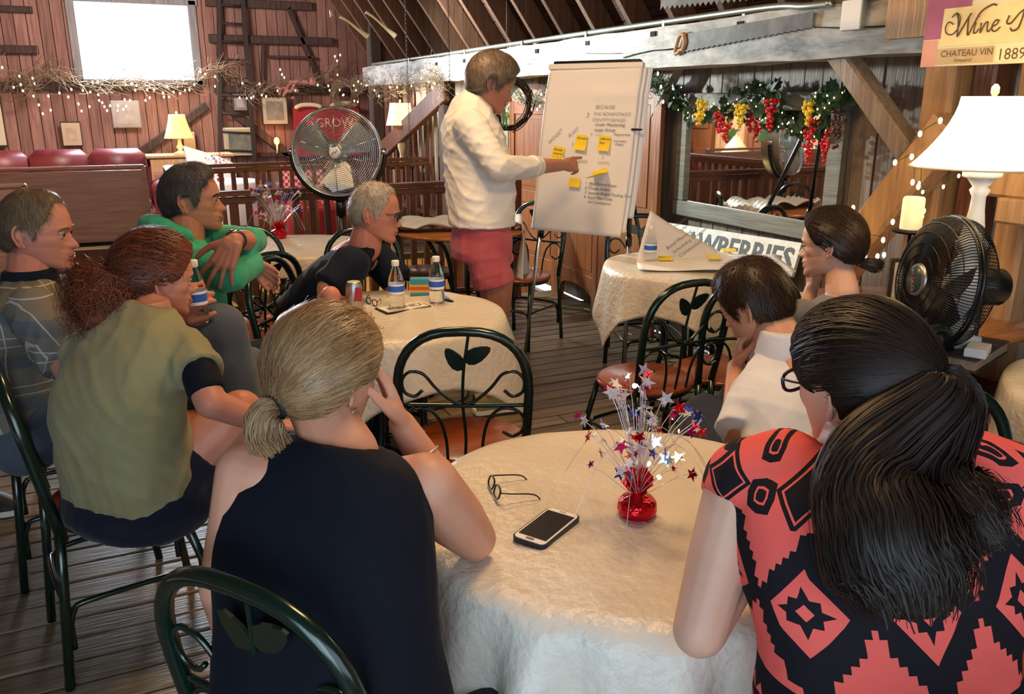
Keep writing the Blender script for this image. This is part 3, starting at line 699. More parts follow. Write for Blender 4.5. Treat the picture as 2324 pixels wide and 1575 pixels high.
def padp(u,v,off=0):   # u right, v down in metres from the top centre
    curl=.012*math.sin(v*7+u*2)+ .02*max(0,v-.75)+.018*math.exp(-((v-.14)/.03)**2)*(.6+.4*math.sin(u*11))
    return Eu*u*1.0-Ev*v+En*(.012+curl*.6+off)+Eu*(-.03*v)
for layer,(off,w0,L0,mt) in enumerate([(0,EW,.885,'paper'),(-.012,EW-.01,.86,'paper'),(-.022,EW,.78,'paper2')]):
    n,mn=24,40; P=[padp(-w0/2+w0*i/n+layer*.025,L0*j/mn,off) for j in range(mn+1) for i in range(n+1)]
    F=[(j*(n+1)+i,j*(n+1)+i+1,(j+1)*(n+1)+i+1,(j+1)*(n+1)+i) for j in range(mn) for i in range(n)]
    o=npmesh('sheet',P,F,M[mt],pad); md=o.modifiers.new('s','SOLIDIFY'); md.thickness=.0008
MB().box(Ev*.01+En*.005,(EW,.03,.03),(Eu,-En,Ev),bev=.004).build('binding',M['paper'],pad)
hw=MB(); hp=MB()
def ptxt(pale,s,u,v,size,rot=0,off=.003):
    cu_,sn=math.cos(rot),math.sin(rot); uu=Eu*cu_+Ev*sn; vv=-Eu*sn+Ev*cu_
    mb=MB(); text(mb,s,padp(u,v,off+.003),uu,vv,size,.25); mb.build('handwriting',M['ink'] if pale is hw else M['ink_pale'],pad)
for i,(s,u,v,z) in enumerate([('BECAUSE',.04,.215,.028),('THE ADVANTAGES',.03,.25,.026),('IDENTIFY RANGES',.03,.28,.024)]): ptxt(hp,s,u,v,z)
ptxt(hp,'3',-.01,.26,.035); ptxt(hw,'Under Monitoring',.05,.305,.024); ptxt(hw,'Large Group',.05,.332,.024); ptxt(hp,'6  -------',.03,.355,.022); ptxt(hw,'Requirements',.17,.352,.017); ptxt(hw,'Intermediate',.17,.385,.015); ptxt(hw,'Changes',.18,.402,.015)
ptxt(hp,'WIDGET',-.22,.41,.028,.75); ptxt(hp,'BLAST',-.10,.37,.026,.65); ptxt(hp,'2',-.08,.41,.024); ptxt(hp,'5',.11,.475,.024); ptxt(hp,'COSTS',.09,.505,.022); ptxt(hp,'PLEDGE',-.05,.50,.022)
for i,s in enumerate(['1  Wall Defined Scope','2  Change Orders','3  Separate Budget Tracking Tool','4  Apply Fixed Costs','     Incl Contingency']): ptxt(hw,s,.03,.615+i*.0245,.0205,-.03)
def sticky(u,v,s,rot,lines,label,curl=.01,h=None):
    c_=padp(u,v,.008)+Ec; t=thing('sticky_note',label,'sticky note',tuple(c_),0,'yellow sticky notes on the flip chart'); cu_,sn=math.cos(rot),math.sin(rot)
    uu=Eu*cu_+Ev*sn; vv=-Eu*sn+Ev*cu_; h=h or s; P=[];n=6
    for j in range(n+1):
        for i in range(n+1): a=i/n-.5;b=j/n-.5; P.append(uu*a*s+vv*b*h+En*(.002+curl*max(0,-b)**2*4))
    o=npmesh('note_sheet',P,[(j*(n+1)+i,j*(n+1)+i+1,(j+1)*(n+1)+i+1,(j+1)*(n+1)+i) for j in range(n) for i in range(n)],M['sticky'],t)
    if lines:
        m=MB()
        for i,l in enumerate(lines): text(m,l,-uu*s*.42+vv*(h*.22-i*h*.26)+En*.004,uu,vv,s*.26,.2)
        m.build('note_writing',M['ink'],t)
sticky(-.157,.46,.072,-.12,['Identify','material','needed'],'yellow sticky note at the left with three written lines',h=.082)
sticky(-.02,.395,.07,-.08,['Norwich'],'yellow sticky note with one word, upper middle of the flip chart',h=.082)
sticky(.12,.395,.07,-.05,['calibrate','Sept','?'],'yellow sticky note reading Sept, upper right of the flip chart',h=.082)
sticky(.115,.555,.09,.35,None,'curled yellow sticky note at the tip of the pointing finger',curl=.10,h=.042)
sticky(-.035,.61,.07,-.05,None,'yellow sticky note half hidden under the pointing hand',h=.05)
c_=Ec+padp(.29,.32,.0); o=MB().tube([c_-Eu*.02+En*.01,c_+Eu*.03+En*.01,c_+Eu*.04+En*.01],[.006,.006,.003],8).build('marker_pen',M['black']); tag(o,'black marker clipped to the right edge of the flip chart','marker')
# ---------------------------------------------------------------- folding screen behind the easel
def screen_panel(a,b,h,nm,label,lobe=False,z0=0):
    a=V(a[0],a[1],0);b=V(b[0],b[1],0); W=np.linalg.norm(b-a); ux=(b-a)/W; nn=np.cross(ux,UP)
    t=thing(nm,label,'folding screen',tuple((a+b)/2),0,'pine folding screen behind the easel')
    fr=.075; R=(ux,nn,UP)
    for s in(-1,1): MB().box(ux*s*(W/2-fr/2)+V(0,0,h/2),(fr,.035,h),R,bev=.004).build('stile',M['screen'],t)
    for z,hh in((h-.06,.10),(.78,.10),(.24,.10)): MB().box((0,0,z),(W-2*fr,.032,hh),R,bev=.003).build('rail',M['screen'],t)
    for z,hh in(((h-.11+.83)/2,h-.11-.83),(.51,.44)):
        MB().box((0,0,z),(W-2*fr,.016,hh),R).build('panel',M['screen'],t); MB().box((0,0,z),(W-2*fr-.07,.026,hh-.07),R,bev=.006).build('raised_panel',M['screen'],t)
    sk=MB(); pts=[(-W/2+fr,.19),(W/2-fr,.19)]+[((W/2-fr)*math.cos(x),.19-.10+.10*math.sin(x)**.6 if 0<x<PI else .02) for x in np.linspace(0,PI,11)]
    sk.plate([(p[0],p[1]) for p in pts],(0,0,0),ux,UP,.03); sk.build('skirt',M['screen'],t)
    if lobe:
        pts=[(W*.48*math.cos(x),h-.01+.14*math.sin(x)) for x in np.linspace(0,PI,17)]
        MB().plate(pts,(0,0,0),ux,UP,.03).build('arched_top',mat('pale_arch',(.42,.26,.17),.6),t)
    return t
A=atz(1500,735,0); A=atx(1500,500,3.17)
ysc=[atx(1497,300,3.16)[1],atx(1375,300,3.12)[1],atx(1268,300,3.16)[1],atx(1165,300,3.12)[1]]
screen_panel((3.18,ysc[0]),(3.10,ysc[1]),1.68,'screen_panel','pine screen panel nearest the mirror, right of the flip chart')
screen_panel((3.10,ysc[1]+.01),(3.18,ysc[2]),1.66,'screen_panel','pine screen panel directly behind the easel')
screen_panel((3.18,ysc[2]+.01),(3.10,ysc[3]),1.56,'screen_panel','pine screen panel with pale arched top beside the standing man',True)
# ---------------------------------------------------------------- PEOPLE: geometry tools
def _tab(pts):   # (forward, up) -> (elevation, radius)
    a=sorted([(math.degrees(math.atan2(u,f)),math.hypot(f,u)) for f,u in pts]); return np.array([p[0] for p in a]),np.array([p[1] for p in a])
_fN=_tab([(0,.118),(.030,.114),(.055,.101),(.08,.073),(.091,.042),(.0955,.022),(.0885,.004),(.098,-.014),(.113,-.032),(.114,-.038),(.096,-.046),(.0965,-.054),(.099,-.060),(.0925,-.0655),(.097,-.071),(.0945,-.076),(.089,-.083),(.0935,-.096),(.091,-.106),(.078,-.115),(.05,-.106),(.02,-.098),(0,-.1)])
_f0=_tab([(0,.118),(.030,.114),(.055,.101),(.08,.073),(.0905,.042),(.0935,.022),(.087,.002),(.086,-.02),(.087,-.045),(.0865,-.065),(.086,-.08),(.087,-.096),(.084,-.106),(.074,-.113),(.05,-.106),(.02,-.098),(0,-.1)])
_sd=_tab([(0,.118),(.035,.111),(.058,.090),(.071,.06),(.076,.03),(.0755,0),(.0715,-.03),(.066,-.055),(.058,-.075),(.045,-.09),(.025,-.1),(0,-.1)])
_bk=_tab([(0,.118),(.04,.113),(.07,.092),(.092,.06),(.102,.022),(.1015,-.01),(.092,-.038),(.075,-.062),(.06,-.08),(.035,-.098),(0,-.1)])
def _g(x,s): return np.exp(-(x/s)**2)
def head_r(az,el,face=True):
    """radius of the head surface; az 0 = face, in degrees"""
    a=np.abs((az+180)%360-180); 
    f0=np.interp(el,*_f0); fN=np.interp(el,*_fN); sd=np.interp(el,*_sd); bk=np.interp(el,*_bk)
    c=np.abs(np.cos(np.radians(a))); s=np.abs(np.sin(np.radians(a))); n=np.interp(el,[-70,-35,0,30,90],[1.9,1.95,2.15,2.2,2.0])
    rx=np.where(a<90,f0,bk); r=((c/rx)**n+(s/sd)**n)**(-1/n)
    if face:
        dn=fN-f0; sg=np.interp(el,[-70,-50,-30,-26,-22,-14,0,8],[20,19,17,9,7.5,6,5.5,14])
        r=r+dn*_g(a,sg)
        r=r+.005*_g(a-8.5,3.6)*_g(el+20.5,3.8)                      # nostril wings
        r=r-.009*_g(a-20,8)*_g(el-1.5,5.5)                            # eye sockets
        r=r+.004*_g(a-42,14)*_g(el+11,9)+.003*_g(a-22,13)*_g(el-12,4) # cheekbone, brow ridge
        r=r-.0025*_g(a-24,6)*_g(el+27,8)
    return r
def hdirs(az,el):
    a=np.radians(az);e=np.radians(el); return np.stack([np.cos(e)*np.cos(a),np.cos(e)*np.sin(a),np.sin(e)],-1)
def rc(a,b,ra,rb,n=14):
    a=V(*a);b=V(*b); d=b-a; L=np.linalg.norm(d)+1e-9; ax=d/L; u=nz(np.cross(ax,V(.31,.2,.93) if abs(ax[2])<.9 else V(1,0,0))); v=np.cross(ax,u)
    prof=[(ra*math.sin(t),-ra*math.cos(t)) for t in np.linspace(.12,PI/2,5)]+[(rb*math.cos(t),L+rb*math.sin(t)) for t in np.linspace(0,PI/2-.12,5)]
    P=[];
    for r,z in prof:
        for k in range(n): t=2*PI*k/n; P.append(a+ax*z+(u*math.cos(t)+v*math.sin(t))*r)
    m=len(prof); F=[(i*n+k,i*n+(k+1)%n,(i+1)*n+(k+1)%n,(i+1)*n+k) for i in range(m-1) for k in range(n)]
    F+=[tuple(range(n-1,-1,-1)),tuple((m-1)*n+k for k in range(n))]
    return P,F
def chain(ps): return [rc(ps[i][0],ps[i+1][0],ps[i][1],ps[i+1][1]) for i in range(len(ps)-1)]
def flatcone(a,b,ra,rb,n=18):
    a=V(*a);b=V(*b); ax=nz(b-a); u=nz(np.cross(ax,V(.31,.2,.93) if abs(ax[2])<.9 else V(1,0,0))); v=np.cross(ax,u)
    P=[c+(u*math.cos(2*PI*k/n)+v*math.sin(2*PI*k/n))*r for c,r in((a,ra),(b,rb)) for k in range(n)]
    return P,[tuple(range(n-1,-1,-1)),tuple(n+k for k in range(n))]+[(k,(k+1)%n,n+(k+1)%n,n+k) for k in range(n)]
def sleeve(ps,flare=1.0):    # rounded joints, flat cuff at the end
    o=chain(ps[:-1]) if len(ps)>2 else []
    a,b=ps[-2],ps[-1]; o.append(rc(a[0],V(*a[0])+(V(*b[0])-V(*a[0]))*.02,a[1],a[1])); o.append(flatcone(a[0],b[0],a[1],b[1]*flare)); return o
def loft(rings,n=30,sub=5):
    """rings: (centre, lateral, forward, half width, half depth)"""
    C_=spl([r[0] for r in rings],sub); Lt=spl([r[1] for r in rings],sub); Fw=spl([r[2] for r in rings],sub); W=spl([(r[3],r[4],r[5] if len(r)>5 else 2.3) for r in rings],sub)
    P=[]
    def ring(c,l,f,w,d,p,s=1): 
        for k in range(n):
            t=2*PI*k/n; x=math.copysign(abs(math.cos(t))**(2/p),math.cos(t)); y=math.copysign(abs(math.sin(t))**(2/p),math.sin(t)); P.append(c+l*w*x*s+f*d*y*s)
    K=len(C_)
    for i in range(K): 
        l=nz(Lt[i]); f=nz(Fw[i]); ring(C_[i],l,f,W[i][0],W[i][1],W[i][2])
    F=[(i*n+k,i*n+(k+1)%n,(i+1)*n+(k+1)%n,(i+1)*n+k) for i in range(K-1) for k in range(n)]
    F+=[tuple(range(n-1,-1,-1)),tuple((K-1)*n+k for k in range(n))]
    return P,F
def ell(c,r,R=None):
    m=MB().ball(c,r,16,10,R); return m.v,m.f
def remesh(prims,voxel,smooth=6):
    m=MB()
    for P,F in prims: m.add(P,F)
    me=bpy.data.meshes.new('tmp'); me.from_pydata(m.v,[],m.f); o=bpy.data.objects.new('tmp',me); COL.objects.link(o)
    import bmesh
    b=bmesh.new(); b.from_mesh(me); bmesh.ops.recalc_face_normals(b,faces=b.faces); b.to_mesh(me); b.free()
    r=o.modifiers.new('r','REMESH'); r.mode='VOXEL'; r.voxel_size=voxel
    if smooth: s=o.modifiers.new('s','SMOOTH'); s.iterations=smooth; s.factor=.5
    dg=bpy.context.evaluated_depsgraph_get(); dg.update(); ev=o.evaluated_get(dg).to_mesh()
    P=np.empty(len(ev.vertices)*3,np.float32); ev.vertices.foreach_get('co',P); P=P.reshape(-1,3)
    F=np.empty(len(ev.polygons)*4,np.int32); 
    ls=np.empty(len(ev.loops),np.int32); ev.loops.foreach_get('vertex_index',ls); F=ls.reshape(-1,4)
    Nn=np.empty(len(ev.vertices)*3,np.float32); ev.vertices.foreach_get('normal',Nn); Nn=Nn.reshape(-1,3)
    o.evaluated_get(dg).to_mesh_clear(); bpy.data.objects.remove(o); bpy.data.meshes.remove(me)
    return P.astype(float),F.copy(),Nn.astype(float)
def ridge(P,sc,seed,stretch=(1,1,1)):
    rs=np.random.RandomState(seed); o=np.zeros(len(P)); Q=P*np.array(stretch)
    for k in range(4):
        w=nz(rs.randn(3))*sc*(1+.5*k); v=nz(rs.randn(3))*sc*.6; v2=nz(rs.randn(3))*sc*.9
        s=np.sin(Q@w+rs.rand()*6+1.4*np.sin(Q@v+rs.rand()*6)+.8*np.sin(Q@v2)); o+=(1-np.abs(s))**2.2/(1+k*.5)
    return o/2.2
SK={}
def skinmat(name,c,c2): SK[name]=mat(name,c,.48,c2=c2,nscale=7,sss=.12,bump=.05,bscale=180,spec=.4,contrast=(.3,.7)); return SK[name]
skinmat('skin_fair',(.62,.33,.22),(.54,.24,.15)); skinmat('skin_tan',(.48,.215,.135),(.40,.155,.095)); skinmat('skin_pink',(.56,.25,.17),(.48,.18,.12)); skinmat('skin_pale',(.68,.41,.30),(.60,.33,.235))
M['eye_white']=mat('eye_white',(.36,.31,.28),.35); M['iris']=mat('iris_dark',(.03,.018,.012),.15)
def hairmat(name,c,c2,v=.35,rough=.38): M[name]=mat(name,c,rough,c2=c2,nscale=14,island=v,spec=.35,contrast=(.3,.7)); return M[name]
hairmat('hair_blond',(.36,.225,.11),(.21,.115,.050),.38); hairmat('hair_red',(.17,.048,.022),(.09,.026,.014),.5,.45); hairmat('hair_black',(.014,.009,.007),(.020,.012,.009),.4,.5)
hairmat('hair_brown',(.045,.025,.015),(.028,.016,.010),.45); hairmat('hair_dkgrey',(.10,.092,.086),(.045,.04,.037),.6,.5); hairmat('hair_grey',(.46,.40,.33),(.30,.255,.21),.35); hairmat('hair_sandy',(.20,.145,.09),(.13,.092,.06),.45); hairmat('hair_greybrown',(.21,.16,.115),(.11,.08,.06),.5)
def fabric(name,c,c2=None,rough=.85,b=.12,**k): M[name]=mat(name,c,rough,c2=c2 or tuple(x*.88 for x in c),nscale=10,bump=b,bscale=160,spec=.2,sheen=k.pop('sheen',.12),**k); return M[name]
fabric('cotton_white',(.80,.77,.72)); fabric('polo_white',(.70,.75,.85),rough=.6); fabric('navy',(.003,.005,.012),rough=.8,sheen=.02); fabric('navy_tee',(.006,.010,.022),sheen=.03); fabric('green_fleece',(.035,.33,.19),(.05,.40,.24)); fabric('olive',(.235,.215,.105),(.27,.25,.13))
fabric('salmon',(.52,.095,.115),(.58,.13,.145)); fabric('denim',(.055,.075,.105),(.085,.105,.135)); fabric('black_cloth',(.010,.010,.013)); fabric('grey_tee',(.135,.13,.135),(.17,.165,.17)); fabric('navy_skirt',(.008,.010,.022)); fabric('dark_jeans',(.020,.028,.048))
def capmat(m):
    k='cap_'+m.name
    if k not in M:
        c=m.copy(); c.name=k; b=c.node_tree.nodes['Principled BSDF']; b.inputs['Roughness'].default_value=.75; b.inputs['Specular IOR Level'].default_value=.15; M[k]=c
    return M[k]
class Person:
    def __init__(s,label,base,skin):
        s.t=thing('person',label,'person',(base[0],base[1],0)); s.B=V(base[0],base[1],0); s.sk=[]; s.skin=skin; s.extra=[]
    def put(s,o,par=None):
        if par is None: o.parent=s.t; o.location=tuple(-s.B+V(*o.location))
        else: o.parent=par
        return o
    def mk(s,nm,mb,m,par=None): return s.put(mb.build(nm,m),par)
    def head(s,c,F,roll=0,sc=1.,up=(0,0,1),eyes=True,wide=1.,ears=True):
        F=nz(F); U=nz(V(*up)-F*(F@V(*up))); R=np.cross(F,U)
        if roll: cr,sr=math.cos(roll),math.sin(roll); U,R=U*cr+R*sr,R*cr-U*sr      # positive: leans to own right
        s.hc=V(*c); s.F,s.U,s.R=F,U,R; s.sc=sc; s.wide=wide; B=np.stack([F,R*wide,U])*sc; s.HB=B
        az=np.concatenate([np.linspace(-180,-60,22)[:-1],np.linspace(-60,60,61),np.linspace(60,180,22)[1:-1]]); el=np.concatenate([np.linspace(-88,-56,8)[:-1],np.linspace(-56,30,62)[:-1],np.linspace(30,88,18)])
        A,E=np.meshgrid(az,el); r=head_r(A,E); P=(hdirs(A,E)*r[...,None]).reshape(-1,3)@B+s.hc; n=len(az); m=len(el)
        Fc=[(i*n+k,i*n+(k+1)%n,(i+1)*n+(k+1)%n,(i+1)*n+k) for i in range(m-1) for k in range(n)]
        Fc=[f[::1] for f in Fc]; s.extra.append((P,Fc+[tuple(range(n-1,-1,-1)),tuple((m-1)*n+k for k in range(n))]))
        def L(f,r_,u): return s.hc+np.array([f,r_,u])@B
        s.L=L
        for sg in ((-1,1) if ears else ()):
            eo=L(-.012,sg*.0715,-.002); ea=nz(-F*.90+R*sg*.38); eb=nz(U-F*.12); en=nz(np.cross(ea,eb)); en=en if en@(R*sg)>0 else -en
            m_=MB(); q=[]
            for t in np.linspace(-.45*PI,1.12*PI,16): q.append(eo+ea*(.010+.0155*math.cos(t)*(1 if math.sin(t)>-.2 else .8))*sc+eb*(.030*math.sin(t))*sc+en*.004*sc*(1+math.cos(t)))
            m_.tube(q,[.0032*sc]+[.0042*sc]*14+[.0028*sc],8)
            m_.ball(eo+ea*.010*sc+en*.0015*sc,(.0145*sc,.0285*sc,.0045*sc),14,8,(ea,eb,en)); m_.ball(eo+ea*.004*sc-eb*.028*sc+en*.002*sc,(.007*sc,.009*sc,.0045*sc),10,6,(ea,eb,en))
            m_.tube([eo+ea*.016*sc+eb*.014*sc+en*.005*sc,eo+ea*.018*sc+en*.005*sc,eo+ea*.012*sc-eb*.014*sc+en*.005*sc],.0028*sc,6); m_.ball(eo+en*.005*sc-eb*.004*sc-ea*.003*sc,.0045*sc,8,6)
            s.extra.append((m_.v,m_.f))
        if eyes:
            for sg in(-1,1):
                ec=L(.0735,sg*.0305,.0025); ey=s.mk('eye',MB().ball(ec,.0120*sc,14,10),M['eye_white'])
                g=L(.0835,sg*.0312,.0015); MB().ball(g-s.B*0,(.0032*sc,.0072*sc,.0068*sc),10,8,(F,R,U)).build('iris',M['iris'],ey)
                lid=MB(); lid.ball(L(.0728,sg*.0305,.0075),(.0135*sc,.0150*sc,.0078*sc),14,8,(nz(F-U*.25),R,nz(U+F*.25))); lid.ball(L(.0722,sg*.0305,-.0060),(.0130*sc,.0145*sc,.0062*sc),14,8,(F,R,U)); s.extra.append((lid.v,lid.f))
    def lips(s,c=(.42,.13,.11)):
        m=MB()
        for u0,h,f in((-.0600,.0042,.0968),(-.0705,.0048,.0952)):
            q=[s.L(f-.0000-abs(x)**2*11,x,u0+ (.003 if h<.0045 else -.001)*(abs(x)/.02)*-1) for x in np.linspace(-.022,.022,9)]
            m.tube(q,[.001]+[h*.75*s.sc]*7+[.001],8)
        s.mk('lips',m,mat('lips',c,.4))
    def brows(s,m,w=.004):
        for sg in(-1,1):
            b=MB(); q=[]
            for a,e in((9,10.5),(16,12.5),(24,12.5),(33,9)):
                r=float(head_r(np.array([float(a)]),np.array([float(e)]))[0]); q.append(s.hc+(hdirs(sg*float(a),float(e))*(r+.0005))@s.HB)
            b.tube(spl(q,3),[.0015]+[w*.62]*8+[.001],6); s.mk('eyebrow',b,m)
    def surf(s,d,off=0.,rough=0.):
        """points on the head in direction d (N,3 local) plus offset"""
        d=d/np.linalg.norm(d,axis=-1,keepdims=True); az=np.degrees(np.arctan2(d[...,1],d[...,0])); el=np.degrees(np.arcsin(np.clip(d[...,2],-1,1)))
        return (d*(head_r(az,el,False)+off)[...,None])@s.HB+s.hc
    def cap(s,hl,th,mt,bulge=None,name='hair'):
        """hair mass; hl = [(azimuth, lowest elevation)...]"""
        s.hl=(np.array([p[0] for p in hl],float),np.array([p[1] for p in hl],float))
        az=np.linspace(-180,180,91)[:-1]; el=np.linspace(-62,89,76); A,E=np.meshgrid(az,el); lim=np.interp(np.abs(A),*s.hl)
        t=np.clip((E-lim)/7,-.35,1); T=np.where(t>0,th*np.sqrt(np.clip(t,0,1)),-.004)
        if bulge is not None: T=T+bulge(A,E)*np.clip(t,0,1)
        r=head_r(A,E,False)+T+.0012*np.sin(A*1.1+3*np.sin(E*.07))*(t>0); P=(hdirs(A,E)*r[...,None]).reshape(-1,3)@s.HB+s.hc; n=len(az)
        ok=(t>-.34).ravel(); F=[]
        for i in range(len(el)-1):
            for k in range(n):
                f=(i*n+k,i*n+(k+1)%n,(i+1)*n+(k+1)%n,(i+1)*n+k)
                if all(ok[j] for j in f): F.append(f)
        F.append(tuple((len(el)-1)*n+k for k in range(n)))
        m=MB(); m.add(P,F,True); m.sm=[True]*len(m.f); s.hair=s.mk(name,m,capmat(mt)); s.th=th; s.bulge=bulge; return s.hair
    def roots(s,n,rs,margin=1.):
        out=[]
        while len(out)<n:
            d=rs.randn(n,3); d/=np.linalg.norm(d,axis=1)[:,None]; az=np.degrees(np.arctan2(d[:,1],d[:,0])); el=np.degrees(np.arcsin(d[:,2])); ok=el>np.interp(np.abs(az),*s.hl)+margin; out+=list(d[ok])
        return np.array(out[:n])
    def toff(s,d):
        az=np.degrees(np.arctan2(d[...,1],d[...,0])); el=np.degrees(np.arcsin(np.clip(d[...,2],-1,1))); lim=np.interp(np.abs(az),*s.hl); t=np.clip((el-lim)/7,0,1); T=s.th*np.sqrt(t)
        if s.bulge is not None: T=T+s.bulge(az,el)*t
        return T
    def short(s,n,L,flow,mt,seed=1,width=.0016,lift=.004,jit=.25,K=4,name='hair_strands'):
        rs=np.random.RandomState(seed); d=s.roots(n,rs); pts=[]
        f=flow(d); f=f+rs.randn(n,3)*jit; f-=d*(f*d).sum(1)[:,None]; f/=np.linalg.norm(f,axis=1)[:,None]+1e-9; LL=L*(.6+.6*rs.rand(n)); lf=lift*(.3+rs.rand(n))
        for k in range(K):
            t=k/(K-1); q=d+f*(LL*t/.1)[:,None]; q/=np.linalg.norm(q,axis=1)[:,None]; pts.append(s.surf(q,s.toff(q)*1.03+.0012+lf*t))
        return s.ribbons(np.stack(pts,1),width,mt,name)
    def ribbons(s,P,width,mt,name,outc=None):
        P=np.asarray(P,float); n,K,_=P.shape; T=np.gradient(P,axis=1); T/=np.linalg.norm(T,axis=2,keepdims=True)+1e-9
        oc=P-(s.hc if outc is None else outc); sd=np.cross(T,oc); sd/=np.linalg.norm(sd,axis=2,keepdims=True)+1e-9
        w=np.linspace(1,.35,K)[None,:,None]*width*.5*(.6+.8*RNG.rand(n,1,1)); w[:,0]*=.7
        A=P-sd*w; B=P+sd*w; Q=np.stack([A,B],2).reshape(-1,3); i=np.arange(n)[:,None]*K*2+np.arange(K-1)[None]*2; Fc=np.stack([i,i+1,i+3,i+2],-1).reshape(-1,4)
        o=npmesh(name,Q,Fc,mt); o.parent=s.hair; tag(o,kind='stuff'); return o
    def pulled(s,n,tie,mt,seed=2,width=.0022,K=8,fuzz=.0012,wave=0.,name='hair_strands'):
        """strands lying over the head towards the tie direction (local)"""
        rs=np.random.RandomState(seed); d=s.roots(n,rs,0); tie=nz(tie); c=np.clip(d@tie,-1,1); om=np.arccos(c); off=np.abs(rs.randn(n))*fuzz; t0=rs.rand(n)*.5; pts=[]
        ph=rs.rand(n)*6; perp=np.cross(d,tie); perp/=np.linalg.norm(perp,axis=1)[:,None]+1e-9
        for k in range(K):
            t=t0+(1-t0)*(k/(K-1)); t=np.minimum(t,.97); so=np.sin(om)+1e-6; q=d*(np.sin((1-t)*om)/so)[:,None]+tie*(np.sin(t*om)/so)[:,None]
            q=q+perp*(wave*np.sin(t*14+ph))[:,None]*.1; q/=np.linalg.norm(q,axis=1)[:,None]
            pts.append(s.surf(q,s.toff(q)+.0004+off+wave*.006*np.cos(t*11+ph)))
        return s.ribbons(np.stack(pts,1),width,mt,name)
    def tail(s,guide,rad,n,mt,width=.0025,seed=3,K=None,noise=.003,flat=None,wave=0.,name='ponytail',endvar=.15):
        """hair hanging along a guide, rad = radius per guide point"""
        rs=np.random.RandomState(seed); G=np.array(spl(guide,6)); R_=np.array(spl([(r,0,0) for r in rad],6))[:,0]; K=len(G)
        T=np.gradient(G,axis=0); T/=np.linalg.norm(T,axis=1)[:,None]; u=np.cross(T,AW if flat is None else flat); u/=np.linalg.norm(u,axis=1)[:,None]; v=np.cross(u,T)
        a=rs.rand(n)*2*PI; q=np.sqrt(rs.rand(n)); ph=rs.rand(n,3)*6; fl=.65
        tt=np.linspace(0,1,K)[None]; 
        P=G[None]+u[None]*(np.cos(a)*q)[:,None,None]*R_[None,:,None]+v[None]*(np.sin(a)*q*fl)[:,None,None]*R_[None,:,None]
        P=P+noise*tt[...,None]*np.sin(tt[...,None]*(6+rs.rand(n,1,1)*5)+ph[:,None,:])*2
        if wave: P=P+wave*np.sin(tt[...,None]*(22+rs.rand(n,1,1)*16)+ph[:,None,:])*np.minimum(1,tt*5)[...,None]
        L=1-endvar*rs.rand(n); idx=(np.linspace(0,1,K)[None]*L[:,None])*(K-1); i0=np.floor(idx).astype(int).clip(0,K-2); fr=(idx-i0)[...,None]; P=np.take_along_axis(P,i0[...,None],1)*(1-fr)+np.take_along_axis(P,(i0+1)[...,None],1)*fr
        outc=(G-AW*-.0)[None]; 
        o=s.ribbons(P,width,mt,name,outc=np.broadcast_to(G[None]+AW*.05+rs.randn(n,1,3)*.014,P.shape)); 
        core=MB(); core.tube([g for g in G],[max(.002,r*.62) for r in R_],10); c_=core.build('hair_core',mt); c_.parent=s.hair
        return o
    def arm(s,pts): s.sk+=chain(pts)
    def hand(s,w,fd,pn,right=True,size=1.,curl=(.3,.3,.35,.4),spread=.12,thumb=.5,thumb_in=.3,mid=None):
        fd=nz(fd); pn=nz(V(*pn)-fd*(fd@V(*pn))); lat=np.cross(fd,pn)*(1 if right else -1); w=V(*w); z=size
        for k in range(4):
            kn=w+fd*(.088-.006*abs(k-1))*z+lat*((1.45-k)*.0205)*z+pn*(-.002*z)
            s.sk.append(rc(w+lat*((1.4-k)*.012)*z+fd*.008*z,kn,.0145*z,.0108*z,10))
            c=curl[k]; dr=nz(fd+lat*(1.5-k)*spread); p=kn; r=(.0092,.0095,.009,.008)[k]*z; 
            for sgm,(ln,bend) in enumerate(zip((.45,.31,.24),(.55,.95,.7))):
                an=c*bend*1.15; dr=nz(dr*math.cos(an)+pn*math.sin(an)-0*lat); pn_loc=pn
                q=p+dr*((.074,.081,.076,.060)[k]*ln*z); s.sk.append(rc(p,q,r,r*.90,10)); p=q; r*=.92
                pn2=nz(np.cross(np.cross(dr,pn),dr)); pn=pn2 if sgm<2 else pn
            pn=nz(np.cross(lat,fd))*(1 if right else -1); pn=pn if pn@pn_loc>-2 else -pn
            if k==0: s.tip=p
        pn0=pn
        b0=w+fd*.018*z+lat*.018*z; s.sk.append(rc(w+fd*.02*z,b0,.016*z,.0165*z,10)); d1=nz(fd*.72+lat*(.75*thumb+.2)+pn0*thumb_in); b1=b0+d1*.044*z; s.sk.append(rc(b0,b1,.0165*z,.0122*z,10))
        d2=nz(d1+fd*.45-lat*.15+pn0*thumb_in*.4); b2=b1+d2*.032*z; s.sk.append(rc(b1,b2,.0115*z,.010*z,10)); d3=nz(d2+fd*.2-lat*.12); s.sk.append(rc(b2,b2+d3*.024*z,.010*z,.008*z,10))
    def core(s,sp,*ends):
        s.sk+=chain([(sp[-1],.05),(sp[-3],.075)])
        for e in ends: s.sk+=chain([(sp[-3],.07),(e,.04)])
    def neck(s,base,r=.056,r2=.062,top=None):
        tp=s.hc-s.U*.045*s.sc-s.F*.022*s.sc if top is None else top; s.sk+=chain([(tp,r),(base,r2)]); return tp
    def skinmesh(s,vox=.0048,sm=4):
        P,F,_=remesh(s.sk,vox,sm); m=MB(); m.v=[tuple(p) for p in P.tolist()]; m.n=len(P); m.f=[tuple(f) for f in F.tolist()]; m.sm=[True]*len(F)
        for Pp,Ff in s.extra: m.add(Pp,Ff,True)
        import bmesh
        s.body=s.mk('body',m,SK[s.skin]); me=s.body.data; b=bmesh.new(); b.from_mesh(me); bmesh.ops.recalc_face_normals(b,faces=b.faces); b.to_mesh(me); b.free(); return s.body
